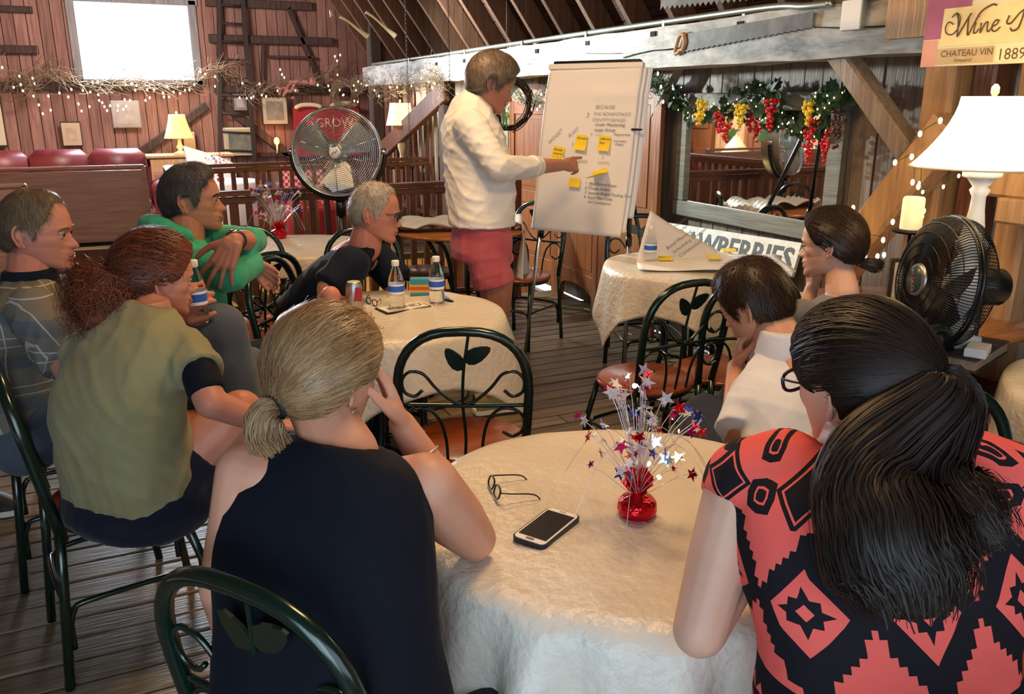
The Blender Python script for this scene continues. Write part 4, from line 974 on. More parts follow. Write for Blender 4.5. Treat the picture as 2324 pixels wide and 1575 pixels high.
    def garment(s,name,prims,mt,vox=.009,sm=7,fold=.004,fs=42,seed=1,stretch=(1,1,.6),post=None,par=None):
        P,F,Nn=remesh(prims,vox,sm); P=P+Nn*(fold*(ridge(P,fs,seed,stretch)-.45))[:,None]
        if post: P=post(P,Nn)
        o=npmesh(name,P,F,mt); md=o.modifiers.new('s','SMOOTH'); md.iterations=2; md.factor=.4; s.put(o,par); s.lastP=P; return o
def frame(f,up=(0,0,1)):
    f=nz(f); return np.cross(f,V(*up)),f
def ring(c,f,w,d,p=2.3,tilt=0.):
    l,f_=frame(f*V(1,1,0)); return (V(*c),l,f_*math.cos(tilt)-UP*math.sin(tilt),w,d,p)
def legs(p,hipc,f,knees,ankles,name,mt,r=(.088,.07,.055),fold=.003,vox=.011,half=.095,shoes='black_matte',hem=.03,shoelabel=None):
    l,f_=frame(f); pr=[]
    pr.append(loft([ring(hipc+V(0,0,-.07),f,half+.05,.10),ring(hipc,f,half+.085,.125),ring(hipc+V(0,0,.10),f,half+.055,.11),ring(hipc+V(0,0,.16),f,half+.03,.10)]))
    for sg,k,a in((-1,knees[0],ankles[0]),(1,knees[1],ankles[1])):
        h=hipc+l*sg*half; k=V(*k);a=V(*a); pr+=chain([(h,r[0]+.01),(h+(k-h)*.5,r[0]),(k,r[1])]); pr+=sleeve([(k,r[1]),(a+(k-a)*.5,r[2]+.008),(a+V(0,0,.05),r[2])])
        if shoes: 
            sh=shoe_in(p,a,f_,M[shoes] if isinstance(shoes,str) else shoes)
    return p.garment(name,pr,mt,vox,5,fold,38,3)
def shoe_in(p,a,f,m,L=.28):
    o=shoe((a[0]+f[0]*.07,a[1]+f[1]*.07),f,m,'x',L); 
    for k in ('label','category'): 
        if k in o: del o[k]
    o.parent=p.t; o.location=V(o.location[0],o.location[1],max(0.002,a[2]-.07))-p.B; return o
# ---------------------------------------------------------------- PEOPLE: individuals
HL_M=[(0,40),(25,39),(45,30),(60,22),(72,-4),(80,-12),(88,14),(105,14),(114,-22),(135,-33),(180,-37)]
HL_F=[(0,46),(30,42),(55,26),(72,6),(84,2),(92,14),(106,10),(116,-22),(140,-36),(180,-40)]
def flow_back(d): return np.tile(V(-1,0,-.6),(len(d),1))
def flow_fwd(d):                      # crown outwards and down, fringe forwards
    t=d-np.array([-.35,0,.94]); t[:,2]-=.35; return t
# 1 --- woman in navy, nearest, seen from behind
f=hd(.42,.90); p=Person('woman in a sleeveless navy top, low blonde ponytail, chin on right hand',D(735,1300,1.30),'skin_fair')
p.head(D(742,850,1.41),nz(hd(.52,.85)-UP*.22),roll=.10,sc=.95,eyes=False)
p.neck(D(780,1035,1.37),.048,.060); p.lips()
l,_=frame(f)
sp=[D(760,1900,1.22)*V(1,1,0)+V(0,0,.50),D(752,1600,1.26),D(738,1420,1.30),D(728,1230,1.345),D(728,1120,1.36),D(742,1072,1.365),D(778,1040,1.37)]
P_=[ring(sp[0],f,.21,.14),ring(sp[1],f,.205,.128),ring(sp[2],f,.192,.12),ring(sp[3],f,.197,.124),ring(sp[4]+CU*.012,f,.186,.108,2.6),ring(sp[5]+CU*.026,f,.155,.082,2.4,.2),ring(sp[6]+CU*.026,f,.086,.076,2.3,.35)]
p.garment('sleeveless_top',[loft(P_)],M['navy'],.0075,4,.006,34,5,(1,1,.4))
sR=D(965,1105,1.37); eR=D(1075,1205,1.50); eR[2]=.797; wR=D(912,962,1.50)
p.arm([(D(900,1110,1.37),.052),(sR,.058),(sR*.4+eR*.6,.052),(eR,.041)]); p.arm([(eR,.040),(eR*.55+wR*.45,.036),(wR,.025)])
p.hand(wR,nz(D(862,845,1.47)-wR),nz(-CR*.8-CF*.3),True,.98,(.28,.32,.42,.55),.05,.45,.35)
sL=D(562,1075,1.36); eL=D(505,1330,1.36)
p.arm([(D(600,1085,1.35),.05),(sL,.052),(sL*.5+eL*.5,.044),(eL,.038),(D(540,1480,1.46),.03)]); p.hand(D(540,1480,1.46),nz(hd(.6,.8)-UP*.2),-UP,False,.95)
p.sk.append(loft([ring(sp[4],f,.13,.07),ring(sp[5],f,.115,.06),ring(sp[6],f,.058,.058),ring(sp[6]+UP*.03,f,.052,.052)]))
p.skinmesh()
M['hb']=M['hair_blond']; p.cap([(0,44),(30,42),(55,26),(72,6),(84,0),(92,12),(104,4),(112,-22),(140,-40),(180,-46)],.012,M['hb'],bulge=lambda A,E:.010*_g(np.abs(A)-140,55)*_g(E-15,40))
tie=nz(np.array([-.86,-.04,-.42]))
p.pulled(5600,tie,M['hb'],4,.0017,9,.0022,.25); tp=p.surf(tie[None],.016)[0]
MB().lathe([(.012,-.009),(.019,-.006),(.021,0),(.019,.006),(.012,.009)],tuple(tp),n=16,axis=tuple(nz(p.hc*0-p.F-p.U*.5)))
hb_=MB(); hb_.tube([tp+(p.R*math.cos(a)+nz(p.U-p.F*.5)*math.sin(a))*.017 for a in np.linspace(0,2*PI,17)[:-1]],.0075,8,closed=True); p.mk('hair_tie',hb_,M['black_matte'])
bk=-p.F
p.tail([tp-bk*.012,tp+bk*.022-UP*.012,tp+bk*.030-UP*.045,tp+bk*.018-UP*.082+CR*.01,tp+bk*.004-UP*.105+CR*.012],[.010,.026,.031,.026,.013],900,M['hb'],.0024,5,noise=.004,wave=.0012)
rs=np.random.RandomState(8); q=[]   # flyaway hairs
d=p.roots(160,rs,0); 
for t in np.linspace(0,1,7): q.append(p.surf(d+np.array([-.6,0,-.5])*t*.9,.012+.016*np.sin(t*PI*.8)*rs.rand(160)+.004*rs.rand(160)))
p.ribbons(np.stack(q,1),.0009,M['hb'],'flyaway_hair')
eg=MB(); c_=p.hc+np.array([-.005,.083,-.052])@p.HB; eg.tube([c_+(p.F*math.cos(a)*.011+p.U*math.sin(a)*.014) for a in np.linspace(0,2*PI,15)[:-1]],.0015,6,closed=True); p.mk('earring',eg,M['chrome'])
bc=wR*.72+eR*.28; ax=nz(eR-wR); u=nz(np.cross(ax,UP)); v=np.cross(ax,u); p.mk('bracelet',MB().tube([bc+(u*math.cos(a)+v*math.sin(a))*.0335 for a in np.linspace(0,2*PI,25)[:-1]],.0012,6,closed=True),M['foil_silver'])
legs(p,D(760,1900,1.22)*V(1,1,0)+V(0,0,.53),f,[V(*(sp[0][:2]+(f*.40-l*.12)[:2]),.52),V(*(sp[0][:2]+(f*.40+l*.12)[:2]),.52)],[V(*(sp[0][:2]+(f*.36-l*.12)[:2]),.08),V(*(sp[0][:2]+(f*.36+l*.12)[:2]),.08)],'trousers',M['navy_skirt'])
# 2 --- woman in coral patterned top
f=hd(-.20,.98); p=Person('woman in a coral and black geometric print top with a long dark ponytail',D(1990,1400,1.22),'skin_pale')
p.head(D(1948,868,1.29),nz(hd(-.42,.9)-UP*.18),roll=-.12,sc=1.02,eyes=False); nb_=D(1955,1030,1.27)
p.neck(nb_,.056,.068); l,_=frame(f)
sp=[D(2010,1950,1.12)*V(1,1,0)+V(0,0,.50),D(2015,1640,1.17),D(2012,1450,1.20),D(2000,1260,1.235),D(1985,1095,1.26),D(1970,1035,1.27),D(1958,1000,1.27)]
P_=[ring(sp[0],f,.215,.15),ring(sp[1],f,.195,.135),ring(sp[2],f,.188,.128),ring(sp[3],f,.222,.135,2.6),ring(sp[4],f,.226,.118,2.7),ring(sp[5],f,.185,.090,2.5,.1),ring(sp[6],f,.088,.078,2.3,.25)]
class X:      # tiny expression builder for the printed pattern
    nt=None
    def __init__(s,v): s.s=v
    @staticmethod
    def op(o,*a):
        n=X.nt.nodes.new('ShaderNodeMath'); n.operation=o
        for i,q in enumerate(a):
            if isinstance(q,X): X.nt.links.new(q.s,n.inputs[i])
            else: n.inputs[i].default_value=float(q)
        return X(n.outputs[0])
    def __add__(a,b): return X.op('ADD',a,b)
    def __sub__(a,b): return X.op('SUBTRACT',a,b)
    def __rsub__(a,b): return X.op('SUBTRACT',b,a)
    def __mul__(a,b): return X.op('MULTIPLY',a,b)
    def __truediv__(a,b): return X.op('DIVIDE',a,b)
    def __lt__(a,b): return X.op('LESS_THAN',a,b)
    def __gt__(a,b): return X.op('GREATER_THAN',a,b)
    def abs(a): return X.op('ABSOLUTE',a)
    def mn(a,b): return X.op('MINIMUM',a,b)
    def mx(a,b): return X.op('MAXIMUM',a,b)
    def pp(a,b): return X.op('PINGPONG',a,b)
    def fl(a,b): return X.op('SNAP',a,b)
pm=mat('coral_black_print',(.80,.13,.10),.8,spec=.15); nt=pm.node_tree; X.nt=nt
at_=nt.nodes.new('ShaderNodeAttribute'); at_.attribute_name='print_uv'; sx=nt.nodes.new('ShaderNodeSeparateXYZ'); nt.links.new(at_.outputs['Vector'],sx.inputs[0]); u=X(sx.outputs[0]); v=X(sx.outputs[1])
H_=.0775
uu=(u+0.0).pp(H_); va=v.abs(); d1=uu/.050+va/.062
star_=(uu/.013+va/.037).mn(uu/.035+va/.013).mn(uu.mx(va)/.0185); inner=(uu/.010+va/.012)<1
coral_d=(d1<1)*(1-(star_<1)*(1-inner))
stp=(uu.fl(.0105)/.080+va.fl(.0120)/.112); field=(stp<1)
low=(1-field)*((va<.118))+coral_d
# upper part of the blouse
u2=(u+.035).pp(H_); v2=(v-.165).abs(); dA=u2/.052+v2/.058; lineA=(dA>.70)*(dA<.80); blackA=(dA<1)*(1-lineA)
u3=(u+.1125).pp(H_); v3=(v-.150).abs(); dB=(u3.mx(v3)+(u3+v3)*.25); ringB=(dB>.013)*(dB<.018); blackB=(dB<.036)*(1-ringB)
v5=(v-.225).abs(); u5=(u+.015).pp(.05); dC=u5.mx(v5)+(u5+v5)*.25; ringC=(dC>.009)*(dC<.013); blackC=(dC<.026)*(1-ringC)
zz=(u.pp(.010)*1.6); band=((v-.268)>0)*(((v-.274)<zz))+ (v>.290)*((v-.296)<.028)*(1-(((v-.300)<(u+.01).pp(.010)*1.6)*(v>.296)))
up_p=1-(blackA+blackB.mx(blackC)+band).mn(1)
# lower hem band
bb=((v+.150).abs()<.030)*(1-(((v+.165)<zz)*(v+.165>0))) 
lowp=1-bb.mn(1)
isup=(v>.112); islow=(v<-.118); col=(isup*up_p+islow*lowp+(1-isup)*(1-islow)*low.mn(1)).mn(1)
mx=nt.nodes.new('ShaderNodeMix'); mx.data_type='RGBA'; nt.links.new(col.s,mx.inputs[0]); mx.inputs[6].default_value=(.012,.010,.014,1); mx.inputs[7].default_value=(.82,.125,.105,1); nt.links.new(mx.outputs[2],nt.nodes['Principled BSDF'].inputs['Base Color'])
g=p.garment('print_blouse',[loft(P_)]+sleeve([(D(1780,1085,1.265),.078),(D(1700,1092,1.262),.068),(D(1672,1150,1.255),.061)])+sleeve([(D(2200,1085,1.255),.078),(D(2270,1092,1.252),.068),(D(2298,1150,1.25),.062)]),pm,.0065,4,.0045,30,9,(1,1,.4))
P0=p.lastP; oc=D(1857,1425,1.08); cc=sp[2]; rel=P0-cc; xl=rel@l; uvx=xl+np.sign(xl)*np.maximum(0,(rel@f)+.02); o_u=float((oc-cc)@l)
bkp=np.array(spl([r_[0]-r_[2]*r_[4] for r_ in P_],6)); bz=np.maximum.accumulate(bkp[:,2]); ba=np.concatenate([[0],np.cumsum(np.linalg.norm(np.diff(bkp,axis=0),axis=1))])
def arcv(z): return np.interp(z,bz+np.arange(len(bz))*1e-6,ba)
at=g.data.attributes.new('print_uv','FLOAT_VECTOR','POINT'); at.data.foreach_set('vector',np.stack([uvx-o_u,arcv(P0[:,2])-arcv(oc[2]),0*uvx],1).astype(np.float32).ravel())
sL=D(1672,1120,1.26); eL=D(1590,1400,1.235); eL[2]=.797
p.arm([(D(1740,1110,1.26),.05),(sL,.050),(sL*.5+eL*.5,.047),(eL,.040)]); wL=D(1835,1035,1.43); p.arm([(eL,.040),(eL*.5+wL*.5,.036),(wL,.026)]); p.hand(wL,nz(UP*.6+CR*.45),nz(CR+AW*.1),False,.95,(.4,.5,.5,.6))
sR=D(2290,1120,1.25); eR=D(2420,1400,1.25); p.arm([(D(2220,1110,1.25),.055),(sR,.055),(eR,.042),(D(2380,1350,1.5),.03)]); p.hand(D(2380,1350,1.5),nz(AW-UP*.1),-UP,True,.95)
p.sk.append(loft([ring(sp[4],f,.13,.07),ring(sp[5],f,.10,.06),ring(sp[6],f,.058,.058),ring(sp[6]+UP*.03,f,.055,.055)]))
p.skinmesh(); hb=M['hair_black']
p.cap(HL_F,.014,hb,bulge=lambda A,E:.012*_g(np.abs(A)-150,60)*_g(E-10,40)); tie=nz(np.array([-.93,.25,.10])); p.pulled(3600,tie,hb,6,.0026,9,.0012,.1)
tp=p.surf(tie[None],.018)[0]; w_=-AW
p.tail([tp+AW*.015,tp+w_*.028-UP*.02,D(1990,1060,1.135),D(2020,1200,1.075),D(2060,1290,1.06),D(2080,1385,1.055)],[.014,.050,.076,.092,.094,.070],3600,hb,.0042,7,noise=.005,endvar=.30,wave=.0)
p.tail([tp+AW*.015,tp+w_*.02-UP*.03+CR*.03,D(2130,1060,1.15),D(2200,1170,1.10),D(2262,1240,1.08)],[.010,.032,.050,.055,.035],1300,hb,.0036,17,noise=.006,endvar=.4,name='loose_hair')
spectacles('x','x','x',p.L(.097,0,.002),p.R,p.U,-p.F,1.0,'black',True,p.t)
hb2=M['hair_black']; l,_=frame(f); legs(p,V(sp[0][0],sp[0][1],.53),f,[V(*(sp[0][:2]+(f*.42-l*.12)[:2]),.52),V(*(sp[0][:2]+(f*.42+l*.12)[:2]),.52)],[V(*(sp[0][:2]+(f*.4-l*.12)[:2]),.08),V(*(sp[0][:2]+(f*.4+l*.12)[:2]),.08)],'trousers',M['black_cloth'])
# 3 --- red-haired woman in olive shirt
f=hd(.50,.86); p=Person('red-haired woman in an olive short-sleeved shirt and dark skirt, back to us',D(300,1150,2.35),'skin_pink')
p.head(D(358,632,2.25),nz(hd(.76,.62)-UP*.14),sc=.93,roll=.05); p.neck(D(342,722,2.18),.047,.058); p.lips()
sp=[D(318,1190,2.28)*V(1,1,0)+V(0,0,.47),D(298,1120,2.26),D(280,1010,2.2),D(268,900,2.15),D(290,800,2.14),D(318,742,2.15),D(338,706,2.18)]
P_=[ring(sp[1]-UP*.02,f,.192,.135,2.5),ring(sp[2],f,.190,.145),ring(sp[3],f,.188,.14),ring(sp[4],f,.180,.115),ring(sp[5]+CU*.01,f,.140,.085,2.3,.15),ring(sp[6]+CU*.022,f,.070,.066,2.3,.3)]
sR=D(415,790,2.13); mR=D(455,850,2.06); eR=D(478,915,2.03)
lf_,_=frame(f)
sL=D(185,800,2.22)
p.garment('olive_shirt',[loft(P_)]+sleeve([(sR,.062),(mR,.060)],1.1)+chain([(D(340,780,2.14),.06),(sR,.065)])+sleeve([(sL,.060),(sL+V(.05,.12,-.16),.058)]),M['olive'],.0085,4,.013,26,12,(1,1,.8))
p.garment('undersleeve',sleeve([(mR+(mR-eR)*.3,.045),(mR,.046),(mR*.3+eR*.7,.047)]),M['navy'],.008,3,.001)
p.arm([(sR,.045),(mR,.043),(eR,.038)]); wR=D(600,960,2.20); p.arm([(eR,.038),(eR*.5+wR*.5,.034),(wR,.025)]); p.hand(wR,nz(hd(1,.4)-UP*.25),nz(-UP),True,.92,(.5,.5,.5,.55))
p.arm([(sL,.045),(sL+V(.05,.14,-.20),.042),(sL+V(.2,.25,-.30),.036)]); p.hand(sL+V(.22,.26,-.31),hd(1,.3),-UP,False,.9)
kx=D(545,935,2.28); hpR=D(400,1075,2.28)
p.arm([(hpR,.085),(hpR*.4+kx*.6,.076),(kx,.062)]); ax_=D(690,1110,2.42); p.arm([(kx,.058),(kx*.6+ax_*.4,.056),(ax_,.040)]); 
p.sk.append(loft([ring(sp[4],f,.12,.07),ring(sp[5],f,.10,.06),ring(sp[6],f,.055,.055),ring(sp[6]+UP*.03,f,.05,.05)]))
p.skinmesh()
hp=sp[0]+UP*.04; k2=D(560,1090,2.4); 
p.garment('dark_skirt',[loft([ring(sp[0]-UP*.005,f,.20,.15),ring(hp,f,.215,.17),ring(sp[1]+UP*.02,f,.19,.14)])]+sleeve([(sp[0]+lf_*.10+UP*.05,.10),(hpR,.098),(hpR*.55+kx*.45,.086)])+sleeve([(sp[0]-lf_*.10+UP*.04,.095),(k2*.5+sp[0]*.5+UP*.03,.09),(k2,.075)]),M['navy_skirt'],.009,5,.005,25,4)
shf=D(600,1210,2.5)*V(1,1,0)+V(0,0,.08); p.garment('far_leg_stocking',chain([(k2,.055),(k2*.5+shf*.5,.05),(shf,.034)]),SK['skin_pink'],.009,3,.0); shoe_in(p,shf,hd(.9,.5),M['black_matte'],.25)
shoe_in(p,ax_-UP*.02,hd(.9,.2),M['black_matte'],.25)
hr=M['hair_red']; p.cap(HL_F,.020,hr,bulge=lambda A,E:.008*_g(E-40,50)); tie=nz(np.array([-.88,-.05,-.25])); p.pulled(3600,tie,hr,9,.0026,9,.0045,1.2)
tp=p.surf(tie[None],.018)[0]; 
p.tail([tp+p.F*.01,tp-p.F*.035-UP*.008,D(232,650,2.17),D(215,690,2.15),D(225,740,2.12)],[.016,.060,.086,.082,.050],3000,hr,.0026,12,noise=.016,wave=.006,endvar=.4)
rs=np.random.RandomState(3); d=p.roots(260,rs,0); q=[]; w3=rs.randn(260,3)
for t in np.linspace(0,1,7): q.append(p.surf(d+np.array([-.6,0,-.3])*t*.6+w3*.05*t,.018+.022*np.sin(t*PI*.7)*rs.rand(260)+.003*np.sin(t*9+w3[:,0]*3)))
p.ribbons(np.stack(q,1),.0010,hr,'flyaway_hair')
# 4 --- man in plaid polo at the left edge
M['plaid']=mat('plaid_polo',(.20,.20,.19),.85,spec=.2); nt=M['plaid'].node_tree; X.nt=nt; tc=nt.nodes.new('ShaderNodeTexCoord'); sx=nt.nodes.new('ShaderNodeSeparateXYZ'); nt.links.new(tc.outputs['Object'],sx.inputs[0])
zc=X(sx.outputs[2]); xc=X(sx.outputs[0])*.8+X(sx.outputs[1])*.6
def lines(c,per,w): return ((c.pp(per/2))<w).mx(((c+per*.17).pp(per/2))<w)
ln=lines(zc,.15,.0017).mx(lines(xc,.19,.0017)); blk=((zc+.02).pp(.065)>.045)
m1=nt.nodes.new('ShaderNodeMix'); m1.data_type='RGBA'; nt.links.new(blk.s,m1.inputs[0]); m1.inputs[6].default_value=(.17,.155,.125,1); m1.inputs[7].default_value=(.115,.125,.135,1)
m2=nt.nodes.new('ShaderNodeMix'); m2.data_type='RGBA'; nt.links.new(ln.s,m2.inputs[0]); nt.links.new(m1.outputs[2],m2.inputs[6]); m2.inputs[7].default_value=(.40,.39,.36,1); nt.links.new(m2.outputs[2],nt.nodes['Principled BSDF'].inputs['Base Color'])
f=hd(.92,.38); p=Person('man in a grey plaid polo at the left edge, holding a water bottle',D(70,900,2.6),'skin_pink')
p.head(D(84,528,2.56),nz(hd(.98,.16)-UP*.06),sc=1.04); p.neck(D(68,640,2.56),.060,.068); p.lips((.40,.15,.12)); p.brows(hairmat('brow_sandy',(.16,.10,.06),(.12,.08,.05)))
sp=[D(60,960,2.62)*V(1,1,0)+V(0,0,.50),D(45,850,2.60),D(40,770,2.58),D(48,700,2.56),D(62,655,2.55),D(68,625,2.56)]
P_=[ring(sp[0],f,.17,.14),ring(sp[1],f,.185,.15),ring(sp[2],f,.20,.145),ring(sp[3],f,.205,.125),ring(sp[4],f,.15,.09),ring(sp[5],f,.075,.072)]
sR=D(75,705,2.38); eR=D(165,850,2.30); wR=D(385,715,2.50)
p.garment('plaid_polo',[loft(P_)]+sleeve([(sR,.075),(sR*.4+eR*.6,.075),(eR*.85+sR*.15,.072)])+sleeve([(D(70,700,2.72),.07),(D(160,800,2.75),.065)]),M['plaid'],.009,4,.011,30,2)
cb=sp[5]; p.garment('collar',[loft([ring(cb-UP*.035,f,.086,.084),ring(cb-UP*.005,f,.080,.080),ring(cb+UP*.022,f,.074,.074)])],M['navy_tee'],.006,2,.001)
p.core(sp,sR); p.arm([(sR,.05),(eR,.042),(eR*.5+wR*.5,.038),(wR,.028)]); p.hand(wR,nz(D(450,668,2.50)-wR),nz(-CU*.2+AW*.9+CR*.1),False,1.05,(.75,.8,.85,.9),.04,.6,.3); p.skinmesh()
p.sk=[]
p.cap([(0,52),(20,54),(38,46),(52,28),(66,18),(74,-2),(80,-10),(88,14),(105,14),(114,-22),(135,-33),(180,-37)],.008,M['hair_sandy']); p.short(3200,.022,flow_fwd,M['hair_sandy'],5,.0014,.006,.3)
k1=D(500,745,2.62); k0=D(560,840,2.75)
legs(p,V(sp[0][0],sp[0][1],.55),f,[k0,k1],[D(640,940,2.95)*V(1,1,0)+V(0,0,.10),D(590,985,2.66)*V(1,1,0)+V(0,0,.30)],'jeans',M['denim'],(.09,.082,.062))
bt=bottle(D(444,668,2.47)-UP*.09,'small water bottle held by the man in the plaid polo')
# 5 --- man in green hooded top
f=hd(.75,.55); p=Person('man in a green hooded top, arms folded over a chair back, looking right',D(400,760,3.15),'skin_tan')
p.head(D(436,455,3.06),nz(hd(.975,.22)+UP*.02),sc=1.04); p.neck(D(420,550,3.04),.062,.07); p.lips((.30,.11,.09)); p.brows(M['hair_black'],.006)
sp=[D(430,800,3.15)*V(1,1,0)+V(0,0,.50),D(432,690,3.12),D(425,630,3.08),D(415,585,3.06),D(410,555,3.05),D(412,535,3.05)]
P_=[ring(sp[0],f,.17,.12),ring(sp[1],f,.175,.12),ring(sp[2],f,.19,.13),ring(sp[3],f,.19,.115),ring(sp[4],f,.14,.09),ring(sp[5],f,.078,.075)]
sR=D(395,585,2.88); eR=D(520,625,2.76); wR=D(575,598,2.95); sL=D(455,545,3.22); eL=D(578,545,3.05); wL=D(532,546,2.69)
p.garment('green_hooded_top',[loft(P_)]+sleeve([(sR,.075),(sR*.5+eR*.5,.068),(eR,.062),(eR*.35+wR*.65,.052),(wR,.048)])+sleeve([(sL,.068),(sL*.4+eL*.6,.056),(eL,.050),(eL*.5+wL*.5,.046)]),M['green_fleece'],.008,4,.010,34,3)
hood=[]; b0=sp[5]
for k in range(9):
    a=PI*.05+k/8*PI*.95+math.atan2(f[1],f[0])+PI/2-.0; hood.append((b0+V(math.cos(a),math.sin(a),0)*.085+UP*(.008+.030*math.sin(k/8*PI))-f*.012,.034+.018*math.sin(k/8*PI)))
p.garment('hood',chain(hood),M['green_fleece'],.007,4,.006,45,7)
p.core(sp,sR,sL); p.arm([(sR,.045),(eR,.04)]); p.arm([(sL,.045),(eL,.04)]); p.arm([(eR,.04),(wR,.028)]); p.hand(wR,nz(CR*.75-UP*.6+AW*.1),nz(-AW*.9-CR*.2),True,.86,(.5,.55,.6,.6),.08,.3,.2)
p.arm([(eL,.043),(eL*.5+wL*.5,.038),(wL,.027)]); p.hand(wL+(wL-eL)*.05,nz(-UP*.80-CR*.42-AW*.12),nz(AW*.9-UP*.1),False,1.05,(.18,.15,.18,.22),.22,.95,.05)
p.skinmesh(.0042,3); ax=nz(eL-wL); u=nz(np.cross(ax,UP)); v=np.cross(ax,u); wc=wL+ax*.022
wt=p.mk('watch',MB().tube([wc+(u*math.cos(a)*.031+v*math.sin(a)*.029) for a in np.linspace(0,2*PI,25)[:-1]],.0055,8,closed=True),M['twig_dark']); MB().ball(wc+UP*.031-AW*.008,(.018,.018,.007),14,8,(ax,np.cross(ax,UP),UP)).build('watch_case',M['chrome'],wt)
p.cap([(0,45),(15,43),(30,44),(45,34),(60,24),(72,-4),(80,-14),(88,14),(105,14),(114,-22),(135,-33),(180,-38)],.011,M['hair_dkgrey'],bulge=lambda A,E:.008*_g(E-60,35)*_g(np.abs(A),70)); p.short(3200,.020,flow_fwd,M['hair_dkgrey'],5,.0016,.006,.35)
stb=mat('stubble',(.20,.10,.065),.7)
k1=D(560,700,3.3);
legs(p,V(sp[0][0],sp[0][1],.55),f,[V(*(sp[0]+f*.42-l*0)[:2],.54)+V(-.10,.12,0),V(*(sp[0]+f*.40)[:2],.54)+V(.1,-.12,0)],[V(*(sp[0]+f*.42)[:2],.08)+V(-.12,.14,0),V(*(sp[0]+f*.40)[:2],.08)+V(.1,-.14,0)],'dark_jeans',M['dark_jeans'])
# 6 --- grey-haired man in navy tee
f=hd(.93,-.10); p=Person('grey-haired man with glasses in a navy tee, leaning forward to the right',D(740,800,3.65),'skin_pink')
p.head(D(852,484,3.58),nz(hd(.985,-.02)-UP*.14),sc=1.05); p.neck(D(828,560,3.62),.062,.072); p.lips((.36,.14,.11)); p.brows(M['hair_grey'])
sp=[D(690,760,3.78)*V(1,1,0)+V(0,0,.53),D(705,690,3.74),D(745,635,3.70),D(785,590,3.66),D(812,565,3.64),D(825,552,3.63)]
P_=[ring(sp[0],f,.17,.13),ring(sp[1],f,.19,.15),ring(sp[2]+V(0,0,-.01),f,.21,.15),ring(sp[3],f,.215,.13),ring(sp[4],f,.15,.10),ring(sp[5],f,.08,.075)]
sR=D(795,602,3.42); mR=D(745,655,3.36); eR=D(742,690,3.34); wR=D(700,705,3.2); sL=D(860,590,3.86); mL=D(905,640,3.84); eL=D(915,690,3.82)
p.garment('navy_tee',[loft(P_)]+sleeve([(sR,.085),(sR*.4+mR*.6,.076),(mR,.072)],1.1)+sleeve([(sL,.082),(mL,.07)],1.1),M['navy_tee'],.0095,4,.010,32,4)
p.arm([(sR,.05),(eR,.044),(eR*.5+D(760,650,3.05)*.5,.038)]); eR=D(744,678,3.36); wR=D(835,722,3.36)
p.core(sp,sR,sL); p.arm([(mR,.046),(eR,.043),(wR,.03)]); p.hand(wR,nz(CR+UP*.05),nz(-UP),True,1.05,(.5,.5,.5,.5)); p.arm([(sL,.05),(eL,.042),(D(880,720,3.6),.03)]); p.hand(D(880,720,3.6),nz(-CR*.6-AW*.5),-UP,False,1.,(.5,.5,.5,.5)); p.skinmesh()
p.cap([(0,50),(18,54),(32,56),(45,40),(60,22),(72,-2),(80,-12),(88,14),(105,14),(114,-22),(135,-33),(180,-38)],.007,M['hair_grey']); p.short(3400,.014,flow_fwd,M['hair_grey'],5,.0015,.007,.5)
spectacles('x','x','x',p.L(.099,0,.004),p.R,p.U,-p.F,1.,'black',True,p.t); 
l,_=frame(f); legs(p,V(sp[0][0],sp[0][1],.56),f,[V(*(sp[0]+f*.40-l*.2)[:2],.54),V(*(sp[0]+f*.40+l*.2)[:2],.54)],[V(*(sp[0]+f*.35-l*.2)[:2],.08),V(*(sp[0]+f*.35+l*.2)[:2],.08)],'dark_jeans',M['dark_jeans'])
# 7 --- standing man pointing
f=hd(.93,.36); p=Person('standing man in a white long-sleeved shirt and salmon shorts, pointing at the flip chart',D(1092,800,4.1)*V(1,1,0),'skin_tan')
p.t.location=(1.60,3.82,0); p.B=V(1.60,3.82,0)
p.head(D(1116,188,4.05),nz(hd(.86,.16)-UP*.42),sc=1.10); p.neck(D(1084,245,4.1),.055,.064); p.lips((.34,.13,.10))
sp=[D(1092,505,4.13),D(1090,430,4.13),D(1082,355,4.12),D(1070,295,4.11),D(1072,248,4.1),D(1086,222,4.08)]
P_=[ring(sp[0]-UP*.015,f,.190,.160),ring(sp[1],f,.185,.168,2.5),ring(sp[2],f,.190,.160),ring(sp[3],f,.20,.140,2.3,.1),ring(sp[4],f,.155,.105,2.3,.3),ring(sp[5],f,.078,.080,2.3,.55)]
Hn=D(1345,370,4.46); sR=D(1065,285,3.95); eR=D(1132,382,3.88); wR=D(1282,374,4.28); cuff=eR+(wR-eR)*.48
p.garment('white_long_sleeved_shirt',[loft(P_)]+sleeve([(sR,.088),(sR*.5+eR*.5,.077),(eR,.066),(cuff,.054)])+sleeve([(D(1105,290,4.30),.08),(D(1140,385,4.36),.065),(D(1150,400,4.20),.055)]),M['cotton_white'],.0085,3,.014,24,8,(1,1,1.1))
p.garment('cuff',[flatcone(cuff-(wR-eR)*.02,cuff+(wR-eR)*.10,.054,.049),flatcone(cuff-(wR-eR)*.0,cuff+(wR-eR)*.02,.056,.056)],M['cotton_white'],.006,1,.001)
p.core(sp,sR,D(1105,290,4.30)); p.arm([(sp[3],.09),(sp[1],.10),(sp[0]-UP*.08,.10)]); p.arm([(sR,.05),(eR,.045)]); p.arm([(D(1105,290,4.30),.05),(D(1140,385,4.36),.04)]); p.arm([(eR,.045),(cuff,.043),(wR,.029)]); p.hand(wR,nz(Hn-wR),nz(-UP*.35+AW*.95),True,1.08,(.04,.85,1.0,1.05),.03,.35,.75)
p.arm([(D(1140,385,4.36),.04),(D(1150,400,4.18),.035)]); p.hand(D(1145,405,4.14),-CR,AW,False,.95,(1,1,1,1))
